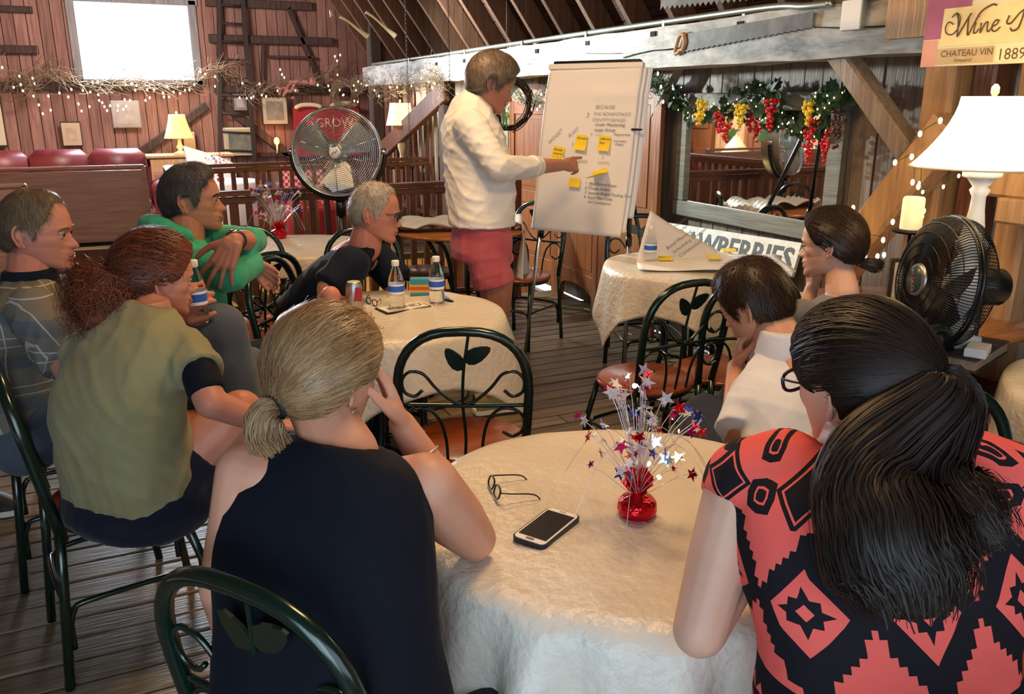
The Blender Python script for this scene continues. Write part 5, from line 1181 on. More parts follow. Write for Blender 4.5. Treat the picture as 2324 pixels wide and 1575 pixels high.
l,_=frame(f); kR=sp[0]*V(1,1,0)+l*.10+V(0,0,.50)+f*.03; kL=sp[0]*V(1,1,0)-l*.11+V(0,0,.52)+f*.14
hp=sp[0]-UP*.06
for k,a in((kR,1),(kL,-1)):
    p.arm([(hp+l*.09*a,.075),(k+UP*.16,.07)])
    fo=V(k[0],k[1],.09)-f*.04; p.arm([(k+UP*.16,.072),(k,.058),(k*.6+fo*.4+f*-.01,.055),(fo,.036)]); shoe_in(p,V(fo[0],fo[1],.09),f,M['sandal'],.29)
p.skinmesh(.0045,4)
p.garment('salmon_shorts',[loft([ring(hp-UP*.12,f,.17,.145),ring(hp-UP*.02,f,.172,.148),ring(hp+UP*.07,f,.15,.125)])]+sleeve([(hp+l*.08,.10),(hp+l*.09-UP*.12,.102),(kR+UP*.18,.108)])+sleeve([(hp-l*.08,.10),(hp-l*.09-UP*.10+f*.03,.102),(kL+UP*.21,.102)]),M['salmon'],.009,4,.009,30,6,(1,1,.6))
hg=M['hair_greybrown']; p.cap([(0,40),(25,36),(45,28),(60,20),(70,-2),(80,-12),(88,10),(105,8),(114,-26),(135,-40),(180,-46)],.017,hg,bulge=lambda A,E:.008*_g(E-30,45)); p.short(4200,.045,lambda d: np.tile(V(.55,0,-.75),(len(d),1))+d*V(0,1.4,0),hg,5,.0024,.004,.28,6)
mu=MB(); rs=np.random.RandomState(2)
for k in range(170):
    x=rs.uniform(-.026,.026); a=p.L(.099-abs(x)*.5,x,-.049+rs.uniform(-.002,.003)); mu.tube([a,a+(p.F*.003-p.U*.006+p.R*x*.12)*p.sc,a+(p.F*.001-p.U*.012+p.R*x*.3)*p.sc],[.0012,.0012,.0004],3)
p.mk('moustache',mu,mat('moustache',(.55,.50,.43),.6))
# 8 --- dark-haired man in white polo
f=hd(-.45,.86); p=Person('dark-haired man in a white polo bending forward, face resting on his fist',D(1810,1100,2.25),'skin_fair')
p.head(D(1712,690,2.46),nz(hd(-.62,.62)-UP*.48),sc=1.04,roll=-.15); p.neck(D(1778,790,2.40),.060,.07)
sp=[D(1850,1200,2.15)*V(1,1,0)+V(0,0,.52),D(1845,1040,2.20),D(1835,950,2.27),D(1815,870,2.33),D(1798,820,2.37),D(1785,795,2.39)]
P_=[ring(sp[0],f,.18,.14),ring(sp[1],f,.185,.14),ring(sp[2],f,.20,.14),ring(sp[3],f,.20,.12),ring(sp[4],f,.14,.09),ring(sp[5],f,.078,.076)]
sL=D(1720,895,2.34); mL=D(1690,970,2.28); eL=D(1668,1010,2.36); wL=D(1672,835,2.52)
p.garment('white_polo',[loft(P_)]+sleeve([(sL,.08),(sL*.4+mL*.6,.078),(mL+(mL-sL)*.25,.072)],1.08)+sleeve([(D(1930,880,2.3),.078),(D(1950,960,2.4),.07)]),M['polo_white'],.0085,4,.012,26,5)
p.garment('collar',[loft([ring(sp[5]-UP*.02+f*.0,f,.088,.086),ring(sp[5]+UP*.012,f,.082,.08),ring(sp[5]+UP*.058+f*.012,f,.070,.068)])],M['polo_white'],.006,2,.002)
p.core(sp,sL,D(1930,880,2.3)); p.arm([(sL,.05),(mL,.047),(eL,.042)]); p.arm([(eL,.041),(eL*.5+wL*.5,.038),(wL,.030)]); p.hand(wL,nz(UP*.9+CR*.10-AW*.0),nz(CR*.7-AW*.3),False,1.05,(1.0,1.05,1.1,1.1),.02,.3,.4)
p.arm([(D(1930,880,2.3),.05),(D(1880,1000,2.6),.04),(D(1730,800,2.6),.03)]); p.hand(D(1730,800,2.6),UP,-CR,True,1.,(1,1,1,1)); p.skinmesh()
p.cap([(0,42),(25,40),(45,30),(60,22),(72,-6),(80,-14),(88,12),(105,12),(114,-24),(135,-36),(180,-40)],.013,M['hair_brown'],bulge=lambda A,E:.006*_g(E-60,40)); p.short(4200,.028,flow_fwd,M['hair_brown'],5,.0018,.006,.3)
l,_=frame(f); legs(p,V(sp[0][0],sp[0][1],.55),f,[D(1600,945,2.62),V(*(sp[0]+f*.42+l*.16)[:2],.54)],[D(1560,1080,2.55)*V(1,1,0)+V(0,0,.08),V(*(sp[0]+f*.40+l*.16)[:2],.08)],'dark_jeans',M['dark_jeans'],(.09,.075,.058))
# 9 --- woman in grey tee
f=hd(-.45,.88); p=Person('woman in a grey tee with dark hair in a low bun, hand at her chin',D(1910,900,2.75),'skin_pale')
p.head(D(1886,556,2.86),nz(hd(-.80,.60)-UP*.10),sc=1.0); p.neck(D(1912,668,2.84),.044,.056)
sp=[D(1920,960,2.7)*V(1,1,0)+V(0,0,.50),D(1918,850,2.76),D(1912,770,2.80),D(1905,715,2.83),D(1908,685,2.84),D(1913,668,2.84)]
P_=[ring(sp[0],f,.17,.12),ring(sp[1],f,.16,.12),ring(sp[2],f,.165,.12),ring(sp[3],f,.150,.10),ring(sp[4],f,.11,.075),ring(sp[5],f,.064,.060)]
sL=D(1822,715,2.78); sR=D(1985,725,2.84); eL=D(1800,800,2.95); wL=D(1842,655,2.98)
p.garment('grey_tee',[loft(P_)]+sleeve([(sL,.058),(D(1808,775,2.84),.055)])+sleeve([(sR,.058),(D(2010,800,2.82),.055)]),M['grey_tee'],.0085,5,.004,30,6)
p.arm([(sL,.042),(eL,.036),(wL,.024)]); p.hand(wL,nz(UP*.95-CR*.05),nz(CR*.9+AW*.1),False,.92,(.9,.95,1,1),.03,.3,.3); p.arm([(sR,.042),(D(2030,850,2.85),.036),(D(1960,860,3.0),.028)]); p.hand(D(1960,860,3.0),-CR,-UP,True,.9)
p.sk.append(loft([ring(sp[3]-UP*.01,f,.10,.06),ring(sp[4],f,.085,.055),ring(sp[5],f,.052,.052)])); p.skinmesh()
p.cap(HL_F,.014,M['hair_black'],bulge=lambda A,E:.008*_g(E-30,50)); tie=nz(np.array([-.80,.12,-.55])); p.pulled(2600,tie,M['hair_brown'],11,.0022,8,.001)
tp=p.surf(tie[None],.012)[0]; p.tail([tp+p.F*.01,tp-p.F*.020-UP*.005+CR*.01,tp-p.F*.03+CR*.03-UP*.012,tp-p.F*.02+CR*.05-UP*.02],[.010,.020,.023,.012],500,M['hair_brown'],.002,6,name='bun')
p.mk('hair_tie',MB().tube([tp+(p.R*math.cos(a)+nz(p.U-p.F*.6)*math.sin(a))*.014-p.F*.006 for a in np.linspace(0,2*PI,15)[:-1]],.003,6,closed=True),M['steel'])
l,_=frame(f); legs(p,V(sp[0][0],sp[0][1],.54),f,[V(*(sp[0]+f*.40-l*.1)[:2],.52),V(*(sp[0]+f*.40+l*.1)[:2],.52)],[V(*(sp[0]+f*.38-l*.1)[:2],.08),V(*(sp[0]+f*.38+l*.1)[:2],.08)],'dark_jeans',M['dark_jeans'])
# 10 --- person cut off by the left edge: leg and feet
b=D(-120,1000,2.75)*V(1,1,0); f=hd(.9,.35); p=Person('person cut off by the left frame edge, only lower leg and dark shoes showing',b,'skin_tan')
l,_=frame(f); p.head(V(b[0],b[1],1.22)-f*.25,f,sc=1.); p.neck(V(b[0],b[1],1.05)-f*.27); q0=V(b[0],b[1],.5)-f*.28
p.garment('dark_shirt',[loft([ring(q0,f,.17,.12),ring(q0+UP*.3,f,.19,.13),ring(q0+UP*.45,f,.18,.11),ring(q0+UP*.55,f,.07,.07)])]+sleeve([(q0+UP*.45+l*.2,.06),(q0+UP*.25+l*.22,.06)])+sleeve([(q0+UP*.45-l*.2,.06),(q0+UP*.25-l*.22,.06)]),M['black_cloth'],.012,5,.004)
for sg in(-1,1): p.arm([(q0+UP*.42+l*.2*sg,.045),(q0+UP*.16+l*.23*sg,.04),(q0+UP*.12+l*.15*sg+f*.22,.03)]); p.hand(q0+UP*.12+l*.15*sg+f*.22,f,-UP,sg>0,1.)
chair(q0[:2],f,'dark green chair under the person cut off by the left frame edge')
sh1=D(8,985,2.95); kn=sh1+V(-.28,0,.22); p.arm([(q0+l*.1+f*.1+UP*.03,.08),(kn,.055),(sh1,.035)]); sh2=atz(-75,1120,.08); p.arm([(q0-l*.1+f*.1,.08),(sh2+V(-.1,0,.45),.055),(sh2,.035)])
p.skinmesh(.007); p.cap(HL_M,.01,M['hair_brown']); shoe_in(p,sh2,hd(1,-.1),M['black_matte'],.29); shoe_in(p,sh1,hd(.9,.1),M['twig_dark'],.28)
p.garment('shorts',[loft([ring(q0-UP*.05,f,.17,.13),ring(q0+UP*.1,f,.18,.13)])]+sleeve([(q0+l*.1,.09),(q0+l*.1*.5+kn*.5,.09)])+sleeve([(q0-l*.1,.09),(q0*.5-l*.05+(sh2+V(-.1,0,.45))*.5,.09)]),M['black_cloth'],.012,4,.003)
# ---------------------------------------------------------------- RAILINGS
def railing(a,b,h,label,step=.135,wide=.05,bw=.042,low=.10,mt='dark_wood_x',posts=True):
    a=V(*a,0);b=V(*b,0); W=np.linalg.norm(b-a); u=(b-a)/W; c=(a+b)/2; t=thing('railing',label,'railing',(c[0],c[1],0)); A=a-c;B=b-c
    MB().bar(A+UP*h,B+UP*h,.035,wide,(0,0,1)).build('handrail',M[mt],t); MB().bar(A+UP*low,B+UP*low,.05,.035,(0,0,1)).build('bottom_rail',M[mt],t)
    MB().bar(A+UP*(h-.05),B+UP*(h-.05),.05,.03,(0,0,1)).build('top_rail',M[mt],t)
    n=int(W/step); o0=None
    for k in range(1,n):
        if o0 is None: o0=MB().box((0,0,0),(bw,.03,h-.07-low),bev=.003).build('baluster',M['dark_wood'],t); o=o0
        else: o=o0.copy(); COL.objects.link(o)
        o.parent=t; o.location=tuple(A+u*(W*k/n)+UP*((h-.05+low)/2)); o.rotation_euler=(0,0,math.atan2(u[1],u[0]))
    for P_ in ((A,B) if posts else ()): MB().box(P_+UP*(h+.02)/2,(.085,.085,h+.02),bev=.006).build('newel_post',M['dark_wood'],t)
    return t
railing((.35,6.02),(2.85,6.14),.95,'dark brown railing in front of the stair opening, behind the drum fan',.105,.075)
railing((.44,8.72),(3.2,8.95),.95,'dark brown railing on the far side of the stair opening',.115,.06)
railing((.40,6.10),(.42,8.66),.95,'dark brown railing along the left side of the stair opening',.12,.09)
# ---------------------------------------------------------------- LAMPS
def lamp(loc,label,H=.5,rb=.17,rt=.09,hs=.2,shade='shade_yel',base='white_paint',prof=None,power=6,col=(1,.68,.32),square=False,sh_curve=1.3):
    t=thing('table_lamp',label,'lamp',tuple(loc)); hb=H-hs
    pr=prof or [(.07,0),(.075,.02),(.03,.04),(.022,hb*.3),(.045,hb*.5),(.025,hb*.7),(.018,hb*.95),(.03,hb)]
    MB().lathe(pr,n=20).build('lamp_base',M[base],t)
    n=4 if square else 32; s=MB(); q=[(rt+(rb-rt)*(1-k/8)**sh_curve,hb+.02+hs*k/8) for k in range(9)]
    s.lathe(q,n=28,cap=False); o=s.build('lamp_shade',M[shade],t); md=o.modifiers.new('s','SOLIDIFY'); md.thickness=.002
    MB().tube([V((rb+.001)*math.cos(a),(rb+.001)*math.sin(a),hb+.02) for a in np.linspace(0,2*PI,33)[:-1]],.003,5,closed=True).build('shade_trim',M['cream'],t)
    MB().lathe([(.004,hb),(.006,H+.02),(.012,H+.03),(.012,H+.045),(.004,H+.055)],n=10).build('finial',M['cream'],t)
    if power:
        for dz,pw,spr in((.06,power,None),):
            l=light('lamp_bulb','POINT',tuple(V(*loc)+V(0,0,hb+.0)),power,col,.03)
        light('lamp_bulb','POINT',tuple(V(*loc)+V(0,0,H+.10)),power*.6,col,.03)
    return t
# big lamp on the right
BL=atx(2200,560,2.86); q0=D(2200,585,2.62)
tz=.80
def sc_(v): return v
t=lamp((q0[0],q0[1],tz),'big white turned lamp with a glowing bell shade at the right edge',H=.745,rb=.205,rt=.088,hs=.205,shade='shade_big',prof=[(.07,0),(.07,.03),(.05,.035),(.03,.10),(.055,.14),(.066,.19),(.062,.24),(.03,.29),(.046,.31),(.046,.33),(.034,.35),(.022,.43),(.020,.47),(.030,.49),(.022,.50),(.040,.525),(.055,.53),(.055,.545),(.02,.55)],power=9,sh_curve=1.7)
# side table on the right with book, boxes, candle, clock
sc2=atz(2240,690,.76); sc2=V(sc2[0]+.02,sc2[1]+.02,.76); ct=table((2.77,2.28),.46,'varnished side table on the right carrying the lamp, book and clock')
def onb(px,py,h=.762): return atz(px,py,h)
bk_=onb(2235,668); bk_=V(q0[0],q0[1],.76)
t=thing('thick_book','thick dark book or box lying flat under the white lamp base','book',(q0[0],q0[1]-.01,.762),.35)
MB().box((0,0,.019),(.30,.20,.034),bev=.004).build('pages',M['brace'],t); MB().box((0,0,.0385),(.31,.21,.005),bev=.002).build('cover',M['twig_dark'],t); MB().box((0,0,.002),(.31,.21,.004),bev=.001).build('cover',M['twig_dark'],t)
p=D(2226,598,2.45); p=onb(2215,640); t=thing('white_box','small white box beside the lamp base on the right table','box',(q0[0]-.06,q0[1]-.12,.805),.5); MB().box((0,0,.014),(.10,.06,.028),bev=.003).build('box_body',M['white_paint'],t)
# candle on holder
p=D(2066,520,2.75); t=thing('pillar_candle','lit ivory pillar candle on a stand in front of the timber brace','candle',(p[0],p[1],p[2]))
MB().lathe([(.033,0),(.034,.004),(.034,.098),(.030,.105),(.026,.098),(.001,.094)],n=24).build('wax',M['candle'],t)
t2=thing('candle_stand','dark metal candle stand under the pillar candle','candle stand',(p[0],p[1],.762)); hh=p[2]-.762
MB().lathe([(.05,hh-.012),(.058,hh-.008),(.058,hh-.002)],n=20).build('dish',M['iron'],t2); MB().tube([(0,0,hh-.01),(0,0,.01)],.006,8).build('stem',M['iron'],t2); MB().lathe([(.05,0),(.05,.006),(.02,.012)],n=16).build('foot',M['iron'],t2)
p=D(2068,600,2.95); t=thing('framed_card','framed antique card leaning behind the black fan','picture',(p[0],p[1],.762),face(-AW)); MB().box((0,0,.13),(.15,.012,.26),bev=.003).build('frame',M['twig_dark'],t); MB().box((0,.008,.13),(.12,.004,.23)).build('card',M['cloth'],t)
# alarm clock
p=onb(2335,690); p=V(p[0],p[1],.762); nv=nz((V(0,0,0)-p)*V(1,1,0)); lu=np.cross(nv,UP); t=thing('alarm_clock','cream twin-bell alarm clock with roman numerals, cut by the right edge','clock',tuple(p)); cz=V(0,0,.088)
MB().lathe([(.066,-.025),(.070,-.02),(.070,.015),(.062,.022)],tuple(cz),n=32,axis=tuple(nv)).build('clock_case',M['cream'],t); MB().lathe([(.060,.0215),(.001,.0225)],tuple(cz),n=32,axis=tuple(nv),cap=False).build('clock_face',M['sign_white'],t)
m=MB()
for i,s in enumerate(['XII','I','II','III','IV','V','VI','VII','VIII','IX','X','XI']):
    a=PI/2-i*PI/6; ux=-lu; o_=cz+nv*.0235+ux*.047*math.cos(a)+UP*.047*math.sin(a); ra=a-PI/2; ur=ux*math.cos(ra)+UP*math.sin(ra); uv=-ux*math.sin(ra)+UP*math.cos(ra); text(m,s,o_-uv*.006,ur,uv,.016,align='CENTER')
m.build('numerals',M['ink'],t)
h=MB(); h.bar(cz+nv*.024,cz+nv*.024+UP*.03-lu*.02,.004,.001,nv); h.bar(cz+nv*.024,cz+nv*.024-UP*.02-lu*.035,.003,.001,nv); h.build('hands',M['ink'],t)
for s in(-1,1): MB().ball(cz+lu*s*.035+UP*.078,(.024,.024,.014),14,8).build('bell',M['cream'],t); MB().tube([cz+lu*s*.03-UP*.06,cz+lu*s*.05-UP*.085],.006,8).build('foot',M['cream'],t)
MB().tube([cz+lu*.02+UP*.08,cz+lu*.018+UP*.115,cz-lu*.018+UP*.115,cz-lu*.02+UP*.08],.003,6).build('handle',M['cream'],t)
# ---------------------------------------------------------------- FANS
def black_fan():
    c=D(2138,640,2.62); n=nz(-CR*.98-AW*.06+UP*.10); n=nz(n); u=nz(np.cross(UP,n)); v=np.cross(n,u); R=.205
    t=thing('black_pedestal_fan','round black pedestal fan facing left, in front of the side table','fan',(c[0],c[1],0)); c=V(0,0,c[2])
    def P(r,z,a): return c+n*z+(u*math.cos(a)+v*math.sin(a))*r
    sp=MB()
    for k in range(130):
        a=2*PI*k/130; sp.tube([P(.045,.080,a),P(.11,.078,a),P(.165,.060,a),P(.198,.030,a),P(R,0,a)],.0021,3,cap=False)
    tag(sp.build('front_grille',M['black'],t),kind='stuff'); sb=MB()
    for k in range(110):
        a=2*PI*k/110; sb.tube([P(R,0,a),P(.198,-.045,a),P(.15,-.085,a),P(.05,-.095,a)],.0017,3,cap=False)
    tag(sb.build('rear_grille',M['black'],t),kind='stuff')
    for r,z,w_ in((R,0,.0065),(R*.985,.012,.004)): MB().tube([P(r,z,a) for a in np.linspace(0,2*PI,49)[:-1]],w_,8,closed=True).build('rim_ring',M['black'],t)
    for r,z in((.115,.0785),(.15,.068),(.182,.048),(.08,.081)): MB().tube([P(r,z,a) for a in np.linspace(0,2*PI,41)[:-1]],.0015,4,closed=True).build('guard_ring',M['black'],t)
    MB().lathe([(.052,.070),(.052,.084),(.046,.090)],tuple(c),n=28,axis=tuple(n)).build('hub_ring',M['steel'],t); MB().lathe([(.043,.088),(.040,.0935),(.001,.0955)],tuple(c),n=28,axis=tuple(n)).build('hub_cap',mat('hub_grey',(.06,.09,.10),.3,.4),t)
    m=MB(); ux=nz(v*-.9+u*.35); uy=np.cross(n,ux); text(m,'LASKO',c+n*.0965-uy*.009,ux,uy,.024,align='CENTER'); m.build('hub_lettering',M['chrome'],t)
    for k in range(5):
        a=2*PI*k/5; q=[P(.03,.01,a-.4),P(.15,.035,a-.15),P(.175,.02,a+.2),P(.14,-.02,a+.55),P(.03,-.02,a+.6)]; b=MB(); b.add(q,[(0,1,2,3,4)]); o=b.build('blade',M['black_matte'],t); md=o.modifiers.new('s','SOLIDIFY'); md.thickness=.003
    MB().lathe([(.05,-.20),(.058,-.19),(.06,-.11),(.04,-.09)],tuple(c),n=20,axis=tuple(n)).build('motor_housing',M['black'],t)
    b0=c-n*.13; MB().tube([b0-UP*.03,V(b0[0],b0[1],.03)],.0135,10).build('pole',M['black_matte'],t); MB().lathe([(.20,0),(.20,.015),(.10,.03),(.02,.05)],(b0[0],b0[1],0),n=28).build('base',M['black_matte'],t)
    MB().tube([b0+UP*.02+n*0,b0-UP*.06],.022,10).build('neck',M['black'],t)
black_fan()
def drum_fan():
    c=D(764,345,5.55); n=nz(-AW+CR*.04+UP*.02); u=nz(np.cross(UP,n)); v=np.cross(n,u); R=.285
    t=thing('drum_fan','large round wire-caged fan with chrome front grille by the railing','fan',(c[0],c[1],0)); c=V(0,0,c[2])
    def P(r,z,a): return c+n*z+(u*math.cos(a)+v*math.sin(a))*r
    g=MB()
    for r in np.linspace(.05,R-.01,19): g.tube([P(r,.075-.05*(r/R)**3,a) for a in np.linspace(0,2*PI,49)[:-1]],.0017,4,closed=True)
    tag(g.build('front_grille',M['chrome'],t),kind='stuff'); 
    for k in range(10):
        a=PI/2+2*PI*k/10; MB().tube([P(.04,.080,a),P(.15,.078,a),P(.24,.055,a),P(R,.02,a)],.0024,5).build('spoke',M['chrome'],t)
    g=MB()
    for r in np.linspace(.06,R,10): g.tube([P(r,-.14,a) for a in np.linspace(0,2*PI,41)[:-1]],.0015,3,closed=True)
    tag(g.build('rear_grille',M['steel'],t),kind='stuff')
    o=MB(); o.lathe([(R,-.14),(R+.004,-.13),(R+.004,.01),(R,.02)],tuple(c),n=56,axis=tuple(n),cap=False); o=o.build('drum',M['galv'],t); 
    MB().tube([P(R+.002,.02,a) for a in np.linspace(0,2*PI,57)[:-1]],.006,8,closed=True).build('rim_ring',M['chrome'],t)
    MB().tube([P(R+.028,-.05,a) for a in np.linspace(-PI*1.02,.02*PI,33)],.014,8).build('yoke',M['black'],t)
    for s in(-1,1): MB().lathe([(.018,0),(.022,.01),(.022,.04),(.012,.045)],tuple(c+u*s*(R)-n*.05),n=12,axis=tuple(u*s)).build('knob',M['chrome'],t)
    MB().lathe([(.045,.078),(.045,.088),(.038,.092)],tuple(c),n=24,axis=tuple(n)).build('hub_ring',M['chrome'],t); MB().lathe([(.036,.090),(.034,.095),(.001,.096)],tuple(c),n=24,axis=tuple(n)).build('hub_badge',M['white_paint'],t)
    m=MB(); m.tube([c+n*.098+u*-.018+v*-.016,c+n*.098+v*.008+u*-.002,c+n*.098+v*-.006+u*.004,c+n*.098+v*.018+u*.018],.0025,4); m.build('badge_mark',M['ink'],t)
    MB().lathe([(.07,-.12),(.075,-.02),(.06,.01)],tuple(c),n=20,axis=tuple(n)).build('motor',M['galv'],t)
    for k in range(3):
        a=2*PI*k/3+.5; q=[P(.05,.01,a-.6),P(.22,.035,a-.5),P(.262,.03,a-.1),P(.25,0,a+.45),P(.12,-.03,a+.75),P(.05,-.03,a+.6)]; b=MB(); b.add(q,[(0,1,2,3,4,5)]); o=b.build('blade',M['steel'],t); md=o.modifiers.new('s','SOLIDIFY'); md.thickness=.002
    d=c-v*(R+.04)-n*.05; MB().tube([d,V(d[0],d[1],.04)],.02,10).build('pole',M['black'],t); MB().lathe([(.30,0),(.30,.015),(.06,.035),(.03,.06)],(d[0],d[1],0),n=32).build('base',M['black'],t); MB().tube([d+UP*.01,d-UP*.1],.034,10).build('collar',M['black'],t)
drum_fan()
# ---------------------------------------------------------------- MIRROR, garlands, signs on the right wall
xm=XW-.03; mY0=atx(1895,540,xm)[1]; mY1=atx(1532,480,xm)[1]; mz0=.845; mz1=1.60
yc=(mY0+mY1)/2; mw=mY1-mY0; mzc=(mz0+mz1)/2
t=thing('wall_mirror','wide mirror in a weathered grey wooden frame on the plank wall','mirror',(xm,yc,mzc)); fw=.095
M['mframe']=wood('grey_green_frame',(.15,.15,.115),(.24,.235,.19),.6,1,.05)
for s in(-1,1):
    MB().box((0,0,s*((mz1-mz0)/2-fw/2)),(.04,mw,fw),bev=.006).build('frame_rail',M['mframe'],t); MB().box((0.001,s*(mw/2-fw/2),0),(.036,fw,mz1-mz0-2*fw),bev=.006).build('frame_stile',M['mframe'],t)
MB().box((.008,0,0),(.006,mw-2*fw+.01,mz1-mz0-2*fw+.01)).build('mirror_glass',M['mirror'],t)
# garland
gx=xm-.06
gp=[atx(px,py,gx) for px,py in((1532,212),(1560,255),(1600,262),(1650,240),(1700,215),(1740,205),(1775,235),(1740,262),(1790,290),(1840,285),(1880,255),(1860,215),(1900,215),(1940,205))]
gc=gp[4]; t=thing('vine_garland','leafy green garland draped over the mirror, wound with small lights','garland',tuple(gc)); G=[g-gc for g in spl(gp,8)]
MB().tube(G,.004,5).build('vine',M['twig_dark'],t)
def leafmesh(mt,L=.05,par=None,nm='leaf'):
    pts=[(0,-.5),(.28,-.42),(.42,-.12),(.30,.05),(.34,.28),(.10,.25),(0,.55),(-.10,.25),(-.34,.28),(-.30,.05),(-.42,-.12),(-.28,-.42)]
    m=MB(); m.add([(x*L,y*L,.12*L*abs(x)*4-.05*L) for x,y in pts]+[(0,0,-.1*L)],[(i,(i+1)%12,12) for i in range(12)],True); return m.build(nm,mt,par)
rs=np.random.RandomState(5); lf=leafmesh(M['leaf'],.06,t); first=True
for k in range(210):
    i=rs.randint(len(G)); o=lf if first else lf.copy(); 
    if not first: COL.objects.link(o)
    first=False; pos=G[i]+V(rs.uniform(-.05,.015),rs.uniform(-.05,.05),rs.uniform(-.055,.05)); o.location=tuple(pos); o.rotation_euler=(PI/2+rs.uniform(-.8,.8),rs.uniform(-.7,.7),-PI/2+rs.uniform(-.9,.9)); s_=rs.uniform(.6,1.25); o.scale=(s_,s_,s_)
def bulbs(par,pts,mt='bulb',r=.0030,base=None):
    b0=None
    for q in pts:
        if b0 is None: b0=MB().ball((0,0,0),(r,r,r*1.6),6,5).build('bulb',M[mt],par); o=b0
        else: o=b0.copy(); COL.objects.link(o)
        o.parent=par; o.location=tuple(q)
bulbs(t,[atx(px,py,gx-.05)-gc for px,py in((1546,198),(1554,215),(1560,268),(1572,262),(1597,248),(1620,235),(1614,242),(1664,236),(1705,228),(1716,242),(1728,275),(1775,256),(1767,288),(1797,298),(1800,268),(1860,262),(1882,234),(1848,334),(1737,268),(1749,274),(1790,278),(1848,310),(1880,218))]+[G[i]+V(-.05,rs.uniform(-.03,.03),rs.uniform(-.03,.03)) for i in range(3,len(G),4)])
def grapes(px,py,n,mt,lab,r=.011,long_=1.,seed=0):
    c=atx(px,py,gx-.05); rs=np.random.RandomState(seed); t=thing('grape_bunch',lab,'grapes',tuple(c)); pts=[];k=0
    while len(pts)<n and k<4000:
        k+=1; z=-rs.rand()*.115*long_; w=.036*(1+z/(.16*long_)); q=V(rs.uniform(-w,w)*.7,rs.uniform(-w,w),z)
        if all(np.linalg.norm(q-o)>r*1.5 for o in pts): pts.append(q)
    g0=None
    for q in pts:
        if g0 is None: g0=MB().ball((0,0,0),r,10,7).build('grape',M[mt],t); o=g0
        else: o=g0.copy(); COL.objects.link(o)
        o.location=tuple(q)
    MB().tube([(0,0,.03),(0,0,0),(0,0,-.06*long_)],.002,4).build('stalk',M['leaf'],t)
grapes(1592,228,24,'grape_y','upper left bunch of yellow grapes on the garland',seed=1); grapes(1587,258,10,'grape_y','small yellow bunch below the left end of the garland',long_=.6,seed=2); grapes(1683,238,30,'grape_y','yellow grape bunch left of centre on the garland',seed=3); grapes(1838,228,26,'grape_y','yellow grape bunch at the right of the garland',seed=4)
grapes(1634,256,20,'grape_r','upper red grape bunch at the left, hanging over the mirror',.010,1.,5); grapes(1648,278,22,'grape_r','lower red grape bunch at the left, over the mirror',.010,1.,15)
grapes(1751,226,30,'grape_r','red grape bunch at the middle of the garland',.010,1.35,6); grapes(1842,268,36,'grape_r','longest red grape bunch at the right of the mirror',.010,2.,7); grapes(1878,296,18,'grape_r','rightmost red grape bunch with two strings',.010,1.3,8); grapes(1905,250,22,'grape_p','dull purple grape bunch at the right end of the garland',.009,1.6,9)
c=atx(1664,305,gx-.04); o=leafmesh(M['leaf_pale'],.12,None,'silk_leaf'); o.location=tuple(c); o.rotation_euler=(PI/2,.9,-PI/2); o.scale=(.6,1,1); tag(o,'large pale green silk leaf hanging before the mirror','leaf')
# strawberries sign leaning on wall behind table 3
p0=atx(1585,512,XW-.16); p1=atx(1826,560,XW-.10); A=atx(1588,560,XW-.16); 
sl_=atx(1580,515,XW-.07); sr_=atx(1822,552,XW-.07); top=(sl_+sr_)/2; ux=V(0,-1,0); W_=sl_[1]-sr_[1]; ux=nz(sr_-sl_); uy=nz(V(.28,0,.96)-ux*(ux@V(.28,0,.96)))
sg=thing('strawberries_sign','cream wooden sign with faded dark STRAWBERRIES lettering under the mirror','sign',tuple(top)); L2=1.30; hh=.185; nn=np.cross(ux,uy); nn=nn if nn[0]<0 else -nn
cc=ux*(W_/2-L2/2)-uy*hh/2; MB().box(cc,(L2,.018,hh),(ux,-nn,uy),bev=.002).build('sign_board',M['sign_white'],sg)
m=MB(); text(m,'STRAWBERRIES',cc-ux*(L2*.485)-uy*.062+nn*.0105,ux,uy,.172,bold=.025); o=m.build('sign_lettering',M['sign_green'],sg)
vs=o.data.vertices; co=np.array([v.co for v in vs]); org=cc-ux*L2*.485; w_=(co-org)@ux; k_=L2*.965/max(w_); 
for v_,q in zip(vs,co): d_=(q-org)@ux; v_.co=q+ux*d_*(k_-1)
# posts of paper on table 3
rs=np.random.RandomState(3); pt=thing('flip_chart_paper','used flip chart sheets laid on the table below the mirror, corner curled up','paper',(T3[0]+E_[0]*.09,T3[1]+E_[1]*.09,.764))
q=[atz(1425,600,.766),atz(1790,612,.766),atz(1800,560,.766),atz(1560,540,.766)]; ux_=nz(V(*hd(1,-.10))); uy_=nz(np.cross(UP,ux_)); P=[];n,mn=30,20
for j in range(mn+1):
    for i in range(n+1):
        a=i/n-.5;b=j/mn-.5; z=.006+.010*math.sin(5*a+3*b)**2; k=max(0,(-a*.9+b*1.05)-.42); z+=k*.42; x=a*.74+k*.12; yy=b*.50-k*.22; P.append(ux_*x+uy_*yy+UP*z)
F=[(j*(n+1)+i,j*(n+1)+i+1,(j+1)*(n+1)+i+1,(j+1)*(n+1)+i) for j in range(mn) for i in range(n)]
o=npmesh('sheet',P,F,M['paper'],pt); md=o.modifiers.new('s','SOLIDIFY'); md.thickness=.0008
for i,s in enumerate(['Marketing / Interior','Intro to Standard','Retail Planning','Scheduling Changes','Commission']):
    m=MB(); text(m,s,ux_*(-.27+i*.03)+uy_*(.15-i*.035)+UP*(.075-i*.014),nz(ux_*.72+uy_*.5+UP*.45),nz(-ux_*.4+uy_*.6+UP*.35),.030,.3,thick=.006); m.build('handwriting',M['ink'],pt)
